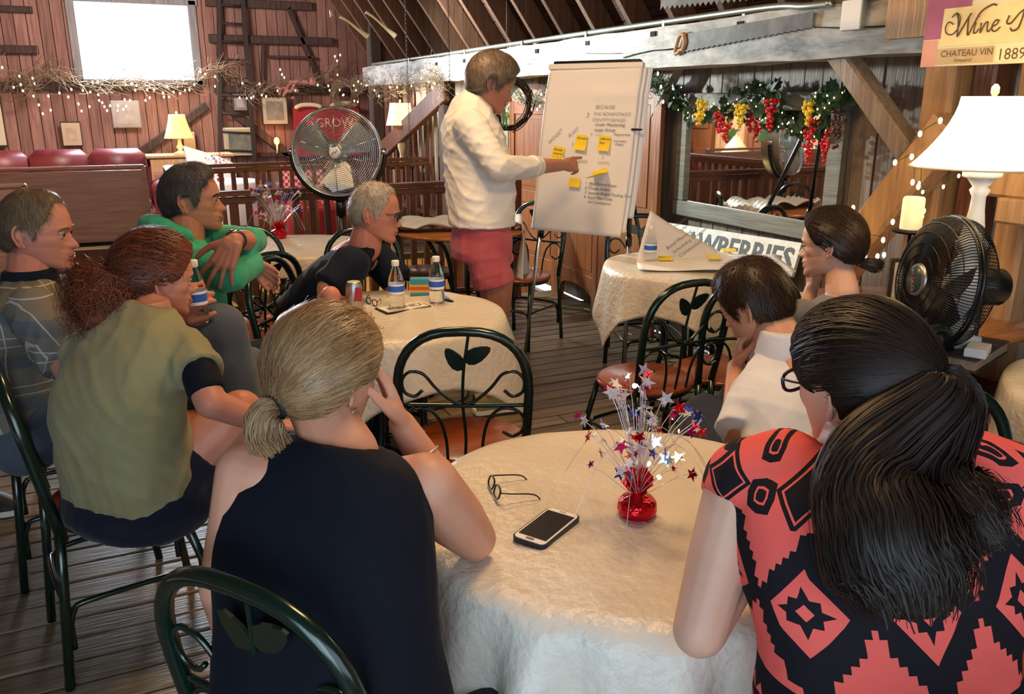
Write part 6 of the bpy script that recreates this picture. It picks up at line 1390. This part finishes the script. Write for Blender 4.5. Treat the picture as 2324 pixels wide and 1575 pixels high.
m=MB(); text(m,'OPEN RATES  9-5',ux_*.10+uy_*.02+UP*.03,ux_,uy_,.04,.3); m.build('handwriting',M['ink'],pt)
for i,(px,py) in enumerate(((1530,570),(1588,562),(1655,568),(1620,583),(1510,586))):
    c=atz(px,py,.79); t=thing('sticky_note','x','sticky note',tuple(c),0,'yellow notes on the paper below the mirror'); t['label']='yellow note on the paper below the mirror, '+['leftmost at the back','second at the back','rightmost at the back','nearest in the middle','leftmost, beside the bottle'][i]; MB().plate(rrect(.07,.07,.001),(0,0,0),ux_,nz(uy_+UP*.1),.003).build('note_sheet',M['sticky'],t)
# saws
bx=BX-.115; a=atx(1545,98,bx); b=atx(1845,55,bx); u=nz(b-a); v=nz(np.cross(u,V(1,0,0))); v=v if v[2]>0 else -v; L=np.linalg.norm(b-a)
t=thing('hand_saw','old hand saw with pale wooden handle hung on the beam','saw',tuple(a)); pts=[(.03,.045),(L,.055)]; n=46; pts+=[(L,-.0)]; x=np.linspace(L,.02,n)
for k in range(n): pts.append((x[k],(-.045+(x[k]/L)*.035)-(.006 if k%2 else 0)))
MB().plate(pts,(0,0,0),u,v,.003).build('saw_blade',M['saw'],t)
hn=MB(); hn.tube(spl([u*.03+v*.045,u*-.01+v*.04,u*-.035+v*.0,u*-.05+v*-.05,u*-.01+v*-.045,u*.0+v*-.035,u*.03+v*-.035],5),.011,8); hn.tube([u*.03+v*.045,u*.045+v*0,u*.03+v*-.035],.016,8); hn.build('saw_handle',M['timber'],t)
a=atx(1500,8,BX-.5); b=atx(2015,-60,BX-.5); u=nz(b-a); v=nz(np.cross(u,V(1,0,0))); v=v if v[2]>0 else -v; L=np.linalg.norm(b-a)
t=thing('crosscut_saw','long two-man crosscut saw hanging above the beam at the top edge','saw',tuple(a)); n=70; x=np.linspace(L,0,n); pts=[(0,.06),(L,.06)]+[(xx,-.012-.03*math.sin(PI*xx/L)*.2-(.018 if k%2 else 0)) for k,xx in enumerate(x)]
MB().plate(pts,(0,0,0),u,v,.003).build('saw_blade',M['saw'],t); MB().tube([u*.02+v*.04,u*.02+v*.16],.012,8).build('saw_handle',M['timber'],t)
MB().tube([u*.5+v*.05,u*.5+V(.12,0,.42)],.002,4).build('hanging_wire',M['iron'],t); MB().tube([u*.15+v*.05,u*.15+V(.12,0,.42)],.002,4).build('hanging_wire',M['iron'],t)
# wine sign
xs=BX-.24; tl=atx(2108,-40,xs); bl=atx(2093,153,xs); W_=1.0; hh=tl[2]-bl[2]; yL=bl[1]
t=thing('wine_tasting_sign','collage-style printed sign reading Wine T and CHATEAU VIN at the top right corner','sign',(xs,yL,bl[2])); ux=V(0,-1,0)
MB().box(ux*W_/2+UP*hh/2,(.02,W_,hh),bev=.002).build('sign_board',M['cream'],t)
def patch(c,x0,z0,x1,z1,nm='print_block',off=.0105): MB().box(V(-off,-(x0+x1)/2,(z0+z1)/2),(.002,x1-x0,z1-z0)).build(nm,mat('print_'+str(random.random()),c,.55,c2=tuple(q*.8 for q in c),nscale=9),t)
s=hh/193.
patch((.42,.10,.18),.0,62*s,118*s,193*s); patch((.72,.34,.24),.0,0,40*s,60*s); patch((.60,.42,.20),42*s,4*s,190*s,40*s); patch((.88,.70,.33),48*s,44*s,330*s,128*s,off=.0115); patch((.58,.44,.22),120*s,140*s,330*s,193*s); patch((.92,.76,.42),196*s,6*s,330*s,36*s,off=.0125)
m=MB(); N_=V(-.0135,0,0)
def stroke(pts,w=.006,ox=0,oz=0,k=s): m.tube([N_+ux*((ox+x)*k)+UP*((oz+y)*k) for x,y in spl([(a_,b_,0) for a_,b_ in pts],4) for x,y in [(x,y)]] if False else [N_+ux*((ox+q[0])*k)+UP*((oz+q[1])*k) for q in spl([(a_,b_,0) for a_,b_ in pts],5)],w*.45,5)
stroke([(78,92),(66,98),(58,88),(62,74),(78,70),(92,84),(94,104),(84,116),(72,108)],.005); stroke([(82,116),(90,100),(92,70),(94,66),(104,84),(118,108),(122,112)],.007); stroke([(116,106),(117,84),(120,66),(132,90),(146,114),(170,126),(182,124)],.007)
stroke([(137,92),(134,78),(134,70),(140,70),(146,78)],.006); stroke([(141,104),(142,105)],.008); stroke([(150,90),(150,70),(152,72),(160,88),(166,90),(166,76),(170,70),(178,78)],.006); stroke([(178,80),(188,84),(192,92),(184,92),(178,82),(180,72),(188,70),(198,78)],.006)
stroke([(216,100),(212,86),(222,84),(240,104),(262,114),(290,110),(310,118)],.007); stroke([(250,112),(246,90),(240,72),(228,68),(222,74)],.007)
text(m,'CHATEAU VIN',N_+ux*54*s+UP*21*s,ux,UP,21*s,bold=.0); text(m,'Vineyard',N_+ux*90*s+UP*8*s,ux,UP,13*s,.4); text(m,'VIN',N_+ux*165*s+UP*150*s,ux,UP,36*s); text(m,'1889',N_+ux*200*s+UP*9*s,ux,UP,34*s); m.build('sign_lettering',mat('sign_brown',(.10,.055,.02),.6),t)
struct(MB().box((BX-.16,bl[1]+.08,bl[2]+.12+hh*.25),(.03,.35,.16),bev=.003).build('trim_17',M['timber']))
# ---------------------------------------------------------------- STRING LIGHTS at the right brace
def lights_string(label,pts,mt='bulb',wire='leaf',n=6,r=.004,offset=.0,cat='string lights',every=1):
    c=V(*pts[0]); t=thing('string_lights',label,cat,tuple(c)); Q=[q-c for q in spl(pts,n)]; MB().tube(Q,.0016,4).build('wire',M[wire],t)
    bulbs(t,[V(*q)-c+V(-.008,0,-.006) for i,q in enumerate(pts) if i%every==0],mt,r); return t
xb=BX-.26
lights_string('fairy lights strung over the pale timber brace by the big lamp',[atx(px,py,xb) for px,py in((1940,468),(1947,494),(1972,530),(2008,541),(1995,578),(1967,578),(1997,605),(2010,575),(2030,500),(2100,475),(2096,488),(2088,420),(2075,410),(2073,352),(2035,365),(2092,300),(2138,270))],r=.0075)
lights_string('fairy lights hanging under the white lamp shade',[atx(px,py,xb) for px,py in((2075,352),(2090,372),(2090,412),(2098,432),(2145,420),(2180,395))],r=.005)
lights_string('few tiny lights glowing low behind the near star centrepiece',[atz(1545,975,.12),atz(1530,945,.12),atz(1520,940,.1),atz(1490,1015,.1),atz(1500,980,.1)],r=.006)
# ---------------------------------------------------------------- far area: sofa, pews, pictures, ladder, lamp
def sofa(x0,x1,y,label):
    c=(x0+x1)/2; W=x1-x0; t=thing('leather_sofa',label,'sofa',(c,y,0)); 
    MB().box((0,-.05,.24),(W,.85,.30),bev=.04).build('base',M['leather'],t); MB().box((0,.30,.62),(W-.3,.20,.55),bev=.08).build('back_frame',M['leather'],t)
    n=3
    for k in range(n):
        w=(W-.5)/n; x=-W/2+.25+w*(k+.5); MB().box((x,-.12,.44),(w-.01,.62,.15),bev=.045).build('seat_cushion',M['leather'],t)
        m=MB().box((x,.20,.84),(w-.015,.24,.38),bev=.07); m.sm=[True]*len(m.f); m.build('back_cushion',M['leather'],t)
    for s in(-1,1):
        m=MB(); m.box((s*(W/2-.12),-.05,.36),(.22,.86,.42),bev=.04); m.lathe([(.01,-.44),(.10,-.435),(.12,-.42),(.12,.40),(.1,.42),(.01,.42)],(s*(W/2-.12),-.05,.57),n=18,axis=(0,1,0)); m.build('arm',M['leather'],t)
    for sx in(-1,1):
        for sy in(-1,1): MB().lathe([(.03,0),(.035,.05),(.03,.1)],(sx*(W/2-.15),sy*.3-.05,0),n=10).build('foot',M['dark_wood'],t)
sofa(-1.75,.55,10.75,'three-seat oxblood leather sofa beneath the window at the far wall')
def pew(a,b,label,h=.88):
    a=V(*a,0);b=V(*b,0); c=(a+b)/2; W=np.linalg.norm(b-a); t=thing('wooden_pew',label,'bench',(c[0],c[1],0),math.atan2(b[1]-a[1],b[0]-a[0]))
    MB().box((0,0,h*.66),(W,.03,h*.62),bev=.004).build('backrest',M['oak'],t); MB().box((0,0,h),(W+.02,.06,.03),bev=.008).build('top_rail',M['oak'],t); MB().box((0,.23,.43),(W,.42,.035),bev=.006).build('seat',M['oak'],t); MB().box((0,.02,.18),(W,.02,.2),bev=.003).build('skirt',M['dark_wood'],t)
    for s in(-1,1): MB().plate([(-.03,0),(.45,0),(.45,.42),(.40,.58),(.10,.62),(.03,h),(-.03,h)],(s*W/2,0,0),(0,1,0),(0,0,1),.04).build('end_panel',M['oak'],t)
a=aty(-60,405,8.3);b=aty(325,385,8.3)
pew((-1.70,8.35),(b[0],8.25),'long oak pew seen from behind, in front of the red sofa',1.0); pew((-1.70,6.9),(-.62,6.9),'nearer oak pew at the left edge, its top rails catching light',.98)
# side table + lamp near far wall
pz=aty(410,350,11.0); st_=thing('side_cabinet','low wooden cabinet with shelf behind the sofa arm carrying the yellow lamp','cabinet',(pz[0]+.1,11.05,0)); hz=pz[2]
MB().box((0,0,hz/2-.02),(.9,.42,hz-.04),bev=.006).build('body',M['timber'],st_); MB().box((0,0,hz-.015),(.98,.48,.03),bev=.004).build('top',M['timber'],st_)
for s in(-1,1): d=MB().box((s*.22,-.22,hz*.45),(.40,.02,hz*.7),bev=.004).build('cabinet_door',M['oak'],st_); MB().ball((s*.05,-.24,hz*.5),.015,8,6).build('knob',M['iron'],d)
lamp((pz[0],10.98,hz),'small table lamp with glowing yellow shade beside the sofa',H=.44,rb=.165,rt=.09,hs=.27,shade='shade_yel',base='cream',power=7)
lp=aty(912,350,9.35); lt=thing('console_table','narrow dark console behind the far railing holding the square-shaded lamp','table',(lp[0],9.35,0)); MB().box((0,0,.84),(.6,.3,.03),bev=.004).build('tabletop',M['dark_wood'],lt)
for sx in(-1,1):
    for sy in(-1,1): MB().box((sx*.27,sy*.12,.41),(.035,.035,.82)).build('leg',M['dark_wood'],lt)
lamp((lp[0],9.35,.855),'table lamp with square ivory shade left of the standing man',H=.66,rb=.165,rt=.115,hs=.24,shade='shade_mid',base='cream',power=9,col=(1,.75,.42))
# mirrored lamp on the left
xl=-1.5; vq=atx(1670,345,2*(XW-.022)-xl); stb_=thing('lamp_table','small dark table on the left side, seen in the mirror','table',(xl,vq[1],0)); zt=atx(1670,398,2*(XW-.022)-xl)[2]
MB().lathe([(.22,zt-.03),(.23,zt-.02),(.23,zt-.005),(.22,zt)],n=28).build('tabletop',M['dark_wood'],stb_); MB().tube([(0,0,zt-.03),(0,0,.03)],.03,10).build('pedestal',M['dark_wood'],stb_); MB().lathe([(.2,0),(.2,.02),(.05,.05)],n=20).build('foot',M['dark_wood'],stb_)
lamp((xl,vq[1],zt),'lamp with pale conical shade standing on the left, seen in the mirror',H=.52,rb=.20,rt=.04,hs=.22,shade='shade_dim',base='twig_dark',power=0,sh_curve=1.)
# sconce candle
p=aty(628,322,YF-.12); t=thing('wall_sconce','small glowing candle sconce on the far wall','sconce',tuple(p)); MB().ball((0,0,.01),(.035,.035,.05),10,8).build('flame_bulb',M['flame'],t); MB().tube([(0,0,-.03),(0,0,-.13),(0,.1,-.16)],.012,8).build('candle_arm',M['cream'],t); light('sconce_bulb','POINT',tuple(p+V(0,-.1,.05)),2.2,(1,.4,.12),.03)
# pictures
def picture(x0,y0,x1,y1,label,fr='twig_dark',matc=(.55,.45,.30),img=(.20,.17,.13),img2=(.36,.30,.22),m_=.16,nm='framed_picture',inner=True):
    a=aty(x0,y0,YF-.08);b=aty(x1,y1,YF-.08); W=abs(b[0]-a[0]);Hh=abs(b[2]-a[2]); t=thing(nm,label,'picture',((a[0]+b[0])/2,YF-.085,(a[2]+b[2])/2))
    MB().box((0,0,0),(W,.03,Hh),bev=.006).build('frame',M[fr],t); MB().box((0,-.016,0),(W*.9,.006,Hh*.9)).build('mount',mat('mount_'+label[:8],matc,.6),t)
    if inner: MB().box((0,-.020,0),(W*(.9-2*m_),.004,Hh*(.9-2*m_))).build('print',mat('print_'+label[:8],img,.5,c2=img2,nscale=7),t)
    return t
picture(590,218,656,284,'framed print with white mat right of the ladder, lamp reflected in its glass',m_=.13); picture(505,290,582,352,'landscape print in a pale frame behind the ladder','cream',(.50,.44,.28),(.10,.12,.11),(.22,.23,.17),.10); picture(527,212,562,252,'small unclear print between the ladder rails','frame_dark',(.24,.20,.19),(.30,.27,.26),(.4,.38,.36))
picture(135,276,190,332,'small cream-matted print left of the window','twig_dark',(.52,.40,.26),(.36,.28,.18),(.5,.4,.28),.2); picture(250,228,322,290,'greyish picture under the window, glare on its glass','frame_hazy',(.36,.30,.27),(.30,.24,.21),(.42,.36,.32),.10); picture(-60,232,20,334,'tall print cut off by the left edge','twig_dark',(.60,.52,.38),(.3,.28,.22),(.5,.45,.35),.2); picture(413,296,447,350,'small certificate behind the yellow lamp','twig_dark',(.58,.42,.24),inner=False)
def flat_on(x0,y0,x1,y1,yy): a=aty(x0,y0,yy);b=aty(x1,y1,yy); return a,b
a,b=flat_on(664,242,820,352,YF-.12); t=thing('red_grow_banner','red banner with faint GROW lettering behind the drum fan','banner',((a[0]+b[0])/2,YF-.12,(a[2]+b[2])/2)); w_=b[0]-a[0]; h_=a[2]-b[2]; MB().box((0,0,0),(w_,.012,h_),bev=.003).build('banner_sheet',M['red'],t)
m=MB(); text(m,'GROW',(-.16,-.008,.06),V(1,0,0),UP,.16,bold=.01); m.build('banner_lettering',mat('faded_letter',(.75,.45,.35),.6),t)
for i,(xx,yy) in enumerate(((700,242),(780,238))):
    p=aty(xx,yy,YF-.2); t=thing('dried_corn_spray','yellow dried corn ears lying over the red banner, '+('left' if i==0 else 'right')+' one','dried decoration',tuple(p)); MB().tube(spl([(-.18,0,-.02),(-.08,0,.02),(.08,0,.02),(.18,0,-.01)],5),[.006]+[.028]*14+[.006],8).build('ear',M['sticky'] if False else M['cream'],t)
# ladder leaning on far wall
yl=YF-.16; t=thing('wooden_ladder','dark wooden ladder leaning upright against the far wall','ladder',(aty(530,350,yl)[0],yl,0)); o_=V(aty(530,350,yl)[0],yl,0)
for (x0,x1) in ((497,499),(548,578)):
    a=aty(x0,-40,yl+.05); b=aty(x1,362,yl-.05); b2=b+(b-a)/(a[2]-b[2])*b[2]*.98; MB().bar(a-o_,V(b2[0],b2[1],.0)-o_,.055,.035,(1,0,0)).build('ladder_rail',M['ladder'],t)
for k in range(9):
    f_=k/8.; ya=10+f_*330; A_l=aty(498,ya,yl+.03); B_l=aty(549+f_*28,ya+4,yl+.03); MB().tube([A_l-o_,B_l-o_],.013,8).build('rung',M['ladder'],t)
# twig garland with lights across the far wall
rs=np.random.RandomState(9)
def twigs(label,pts,n,spread,L,mt='twig',name='twig_garland',cat='garland',r=.0022):
    c=V(*pts[0]); t=thing(name,label,cat,tuple(c)); G=[q-c for q in spl(pts,6)]; m=MB()
    for k in range(n):
        i=rs.randint(len(G)-1); a=G[i]+rs.randn(3)*spread; d=nz((G[i+1]-G[i])+rs.randn(3)*.12*np.linalg.norm(G[i+1]-G[i])*4); b=a+d*L*rs.uniform(.4,1); m.tube([a,(a+b)/2+rs.randn(3)*L*.12,b+rs.randn(3)*L*.05],r,3,cap=False)
    tag(m.build('twigs',M[mt],t),kind='stuff'); return t,G
yy=YF-.22
gp=[aty(px,py,yy) for px,py in((5,215),(40,175),(60,200),(90,160),(140,170),(200,190),(260,195),(310,190),(370,195),(430,185),(480,160),(500,155),(540,170),(570,215),(620,200),(680,190),(730,185),(770,150))]
t,G=twigs('dry twig garland with tiny white lights swagged below the window on the far wall',gp,420,.035,.30,r=.0035)
bp=[(5,153),(44,173),(31,198),(47,192),(52,206),(74,178),(76,218),(78,190),(88,238),(97,258),(110,218),(115,250),(135,211),(155,220),(162,203),(178,236),(185,252),(188,205),(203,242),(205,209),(223,215),(225,228),(232,233),(237,242),(243,251),(250,240),(267,251),(268,240),(280,248),(283,226),(286,241),(295,228),(298,190),(307,205),(310,194),(334,204),(350,204),(370,211),(372,220),(380,197),(384,220),(394,209),(409,212),(420,205),(430,204),(441,192),(466,168),(488,174),(488,196),(544,222),(550,189),(560,223),(570,222),(589,190),(594,216),(604,219),(630,206),(636,158),(640,169),(645,176),(670,205),(721,193),(748,205),(760,128),(765,138),(772,125),(745,195),(575,219),(300,190),(285,192),(210,186),(222,186),(330,228),(340,222),(415,180),(455,163)]
G2=[aty(px,py,yy-.04)-gp[0] for px,py in bp]; bulbs(t,G2,'bulb_w',.0095)
fl=MB(); rs2=np.random.RandomState(4)
for k in range(60):
    px_,py_=(rs2.normal(650,10),rs2.normal(203,7)) if k<30 else (rs2.uniform(655,715),187+rs2.normal(0,4)); c=aty(px_,py_,yy-.05); n=nz(V(rs2.randn()*.5,-1,rs2.randn()*.5)); ux=nz(np.cross(n,UP)); fl.plate(star(5,.028,.012,rs2.rand()),c,ux,np.cross(ux,n),.003)
o=fl.build('silk_blossoms',mat('blossom_pink',(.55,.25,.22),.6)); tag(o,'dusty pink silk blossoms on the garland above the framed print','flowers',kind='stuff')
# wicker wreath at the left
def wreath(c,R,n,label,ax,mt='twig',r=.003,th=.03):
    t=thing('twig_wreath',label,'wreath',tuple(c)); u=nz(np.cross(ax,UP)); v=UP; m=MB()
    for k in range(n):
        a=rs.rand()*2*PI; da=rs.uniform(.6,1.6); q=[]
        o1=rs.randn(3)*th
        for j in range(6): b=a+da*j/5; q.append((u*math.cos(b)+v*math.sin(b))*R+o1+rs.randn(3)*th*.2)
        m.tube(q,r,3,cap=False)
    tag(m.build('twigs',M[mt],t),kind='stuff'); return t
wreath(aty(30,195,yy-.05),.17,30,'loose vine wreath hanging at the left of the far wall',V(0,1,0),th=.012)
t=wreath(atx(782,215,BX-.25),.15,160,'shaggy grapevine wreath with lights hanging at the left end of the beam',V(.8,1,0),th=.028); c_=V(*t.location); bulbs(t,[atx(px,py,BX-.3)-c_ for px,py in((780,215),(771,204),(748,187),(766,170),(813,185),(804,229),(812,231),(778,216),(808,205))],'bulb',.008)
gp=[atx(px,py,BX-.15) for px,py in((800,175),(830,190),(860,205),(900,200),(950,185),(985,170),(1000,190))]
t,G=twigs('shaggy twig swag with amber lights hanging from the beam above the ivory lamp',gp,420,.045,.26,r=.0022); bulbs(t,[G[i]+V(-.05,rs.uniform(-.1,.1),rs.uniform(-.08,.02)) for i in range(2,len(G),3)],'bulb',.008)
# garland behind the man and right of the chart
for (pts,lb,nb) in (([(1150,190),(1180,215),(1205,235),(1235,215),(1250,190)],'pine garland with amber lights above the screen, beside the standing man',[(1228,214),(1207,250),(1219,248),(1225,241),(1197,256)]),([(1462,165),(1475,180),(1490,200),(1500,185)],'small pine sprig with lights right of the flip chart top',[(1493,167),(1463,190),(1505,231),(1500,197)])):
    gp=[atx(px,py,3.0) for px,py in pts]; t,G=twigs(lb,gp,260,.022,.09,'leaf','pine_garland',r=.0018); c_=gp[0]; bulbs(t,[atx(px,py,2.95)-c_ for px,py in nb],'bulb',.007)
# twisted hoop beside the man's face with white lily
hc_=atx(1150,235,2.55); t=wreath(hc_,.165,120,'dark twisted vine hoop hanging edge-on beside the standing man',V(.55,1,0),'twig_dark',.004,.012)
MB().tube([(0,0,.16),(.0,0,1.40)],.0015,4).build('hanging_wire',M['iron'],t)
t=thing('white_lily_spray','white silk lilies with green leaves on the vine hoop','flowers',tuple(hc_+V(-.03,0,-.02)))
for k in range(8):
    c=V(*(rs.randn(3)*.035)); n=nz(V(-1,-.8,.3)+rs.randn(3)*.4); ux=nz(np.cross(n,UP)); MB().plate(star(6,.028,.009,k),c,ux,np.cross(ux,n),.002).build('flower',M['white_paint'],t)
for k in range(4): a=V(*(rs.randn(3)*.02))-V(0,0,.03); MB().plate([(-.012,0),(.012,0),(.008,-.09),(-.003,-.12)],a,nz(V(.5,-.8,0)),UP,.002).build('leaf',M['leaf_pale'],t)
# axe handles and hooks hanging from the rafters
for (a,b,lb) in (((772,38),(835,83),'pale axe handle hanging from the rafters, left of the pair'),((830,27),(898,82),'pale axe handle hanging from the rafters, right of the pair'),((748,25),(754,36),'short pale stub of a handle among the rafters')):
    A=aty(*a,8.2);B=aty(*b,8.2); o=MB().tube(spl([A,A*.7+B*.3+UP*.01,A*.3+B*.7,B],4),[.016,.013,.012,.011,.011,.011,.012,.013,.015,.018,.021,.024,.026],10).build('axe_handle',M['white_paint'] if False else M['cream']); tag(o,lb,'tool handle')
M['cream_wood']=M['cream']
for px_,z1 in ((919,.9),(1017,1.5)):
    a=atx(px_,0,2.3); t=MB()
    top=a+V(0,0,.4); zz=top[2]; k=0
    while zz>z1:
        t.tube([V(a[0]+(.006*math.cos(x) if k%2 else 0),a[1]+(0 if k%2 else .006*math.cos(x)),zz+.011*math.sin(x)) for x in np.linspace(0,2*PI,7)[:-1]],.0016,3,closed=True); zz-=.017; k+=1
    o=t.build('chain',M['iron']); tag(o,'thin dark chain hanging from the rafters '+('above the ivory lamp' if px_<950 else 'just left of the standing man'),'chain')
# pickets and tools by the white boards
ax0=atx(840,300,XW-.2)
for k in range(14):
    y_=8.1+k*.17; h_=1.05+random.uniform(-.05,.35); o=MB(); o.plate([(-.03,0),(.03,0),(.03,h_-.05),(0,h_),(-.03,h_-.05)],(0,0,0),(0,1,0),(0,0,1),.02); o=o.build('picket',M['dark_wood'] if k%3 else M['brace']); o.location=(XW-.22,y_,.55 if False else 0.42); tag(o,('%s upright wooden picket by the whitewashed boards, counted from the near end'%['first','second','third','fourth','fifth','sixth','seventh','eighth','ninth','tenth','eleventh','twelfth','thirteenth','last'][k]),'picket','pickets and tool handles by the whitewashed boards')
sh=MB().box((XW-.2,9.1,.40),(.3,2.6,.04)).build('low_shelf',M['dark_wood']); tag(sh,'low dark shelf holding the upright pickets','shelf')
# white chair and table beyond the railing
pt_=aty(600,440,9.6); t5=thing('party_table','table with long white cloth beyond the far railing','table',(1.05,9.75,0)); MB().lathe([(.40,.02),(.385,.3),(.37,.70),(.36,.715),(.34,.722),(.001,.724)],n=28).build('long_cloth',M['white_paint'],t5)
t=thing('white_armchair','white covered chair with a star spray before it, beyond the railing','chair',(1.0,10.35,0),.2); MB().plate([(-.23,0),(.23,0),(.25,.50),(.05,.60),(-.30,.72)],(0,0,.35),(1,0,0),(0,0.1,1),.05).build('backrest',M['white_paint'],t); MB().box((0,-.2,.30),(.46,.44,.28),bev=.03).build('seat',M['white_paint'],t)
centrepiece((.98,9.62,.726),.9,'star spray centrepiece on the white table beyond the railing',30,21)
t=thing('red_gingham_chair','chair with red and white gingham cloth beyond the far railing','chair',(1.95,9.7,0)); mg=mat('gingham',(.8,.7,.7),.7); nt=mg.node_tree; ck=nt.nodes.new('ShaderNodeTexChecker'); ck.inputs['Scale'].default_value=28; ck.inputs[1].default_value=(.75,.03,.05,1); ck.inputs[2].default_value=(.85,.65,.65,1); tc=nt.nodes.new('ShaderNodeTexCoord'); nt.links.new(tc.outputs['Object'],ck.inputs[0]); nt.links.new(ck.outputs[0],nt.nodes['Principled BSDF'].inputs['Base Color'])
MB().box((0,0,.62),(.62,.05,.55),bev=.02).build('backrest',mg,t); MB().box((0,-.25,.22),(.62,.45,.43),bev=.03).build('seat',M['red'],t)
# tablecloth at far right edge
q=D(2330,1010,2.1); T6=(2.62,1.22); table(T6,.42,'round table cut off by the right edge, behind the woman in coral'); cloth(T6,.42,.60,.4,'cream plastic cloth on the table cut off by the right edge',31,folds=9,amp=.02)
# leather chair behind fan
t=thing('dark_chest','dark polished chest under the side table on the right','chest',(2.98,2.1,0),-.1); MB().box((0,0,.25),(.5,.7,.46),bev=.01).build('body',M['dark_wood'],t); MB().box((0,0,.50),(.53,.73,.03),bev=.006).build('lid',M['dark_wood'],t)
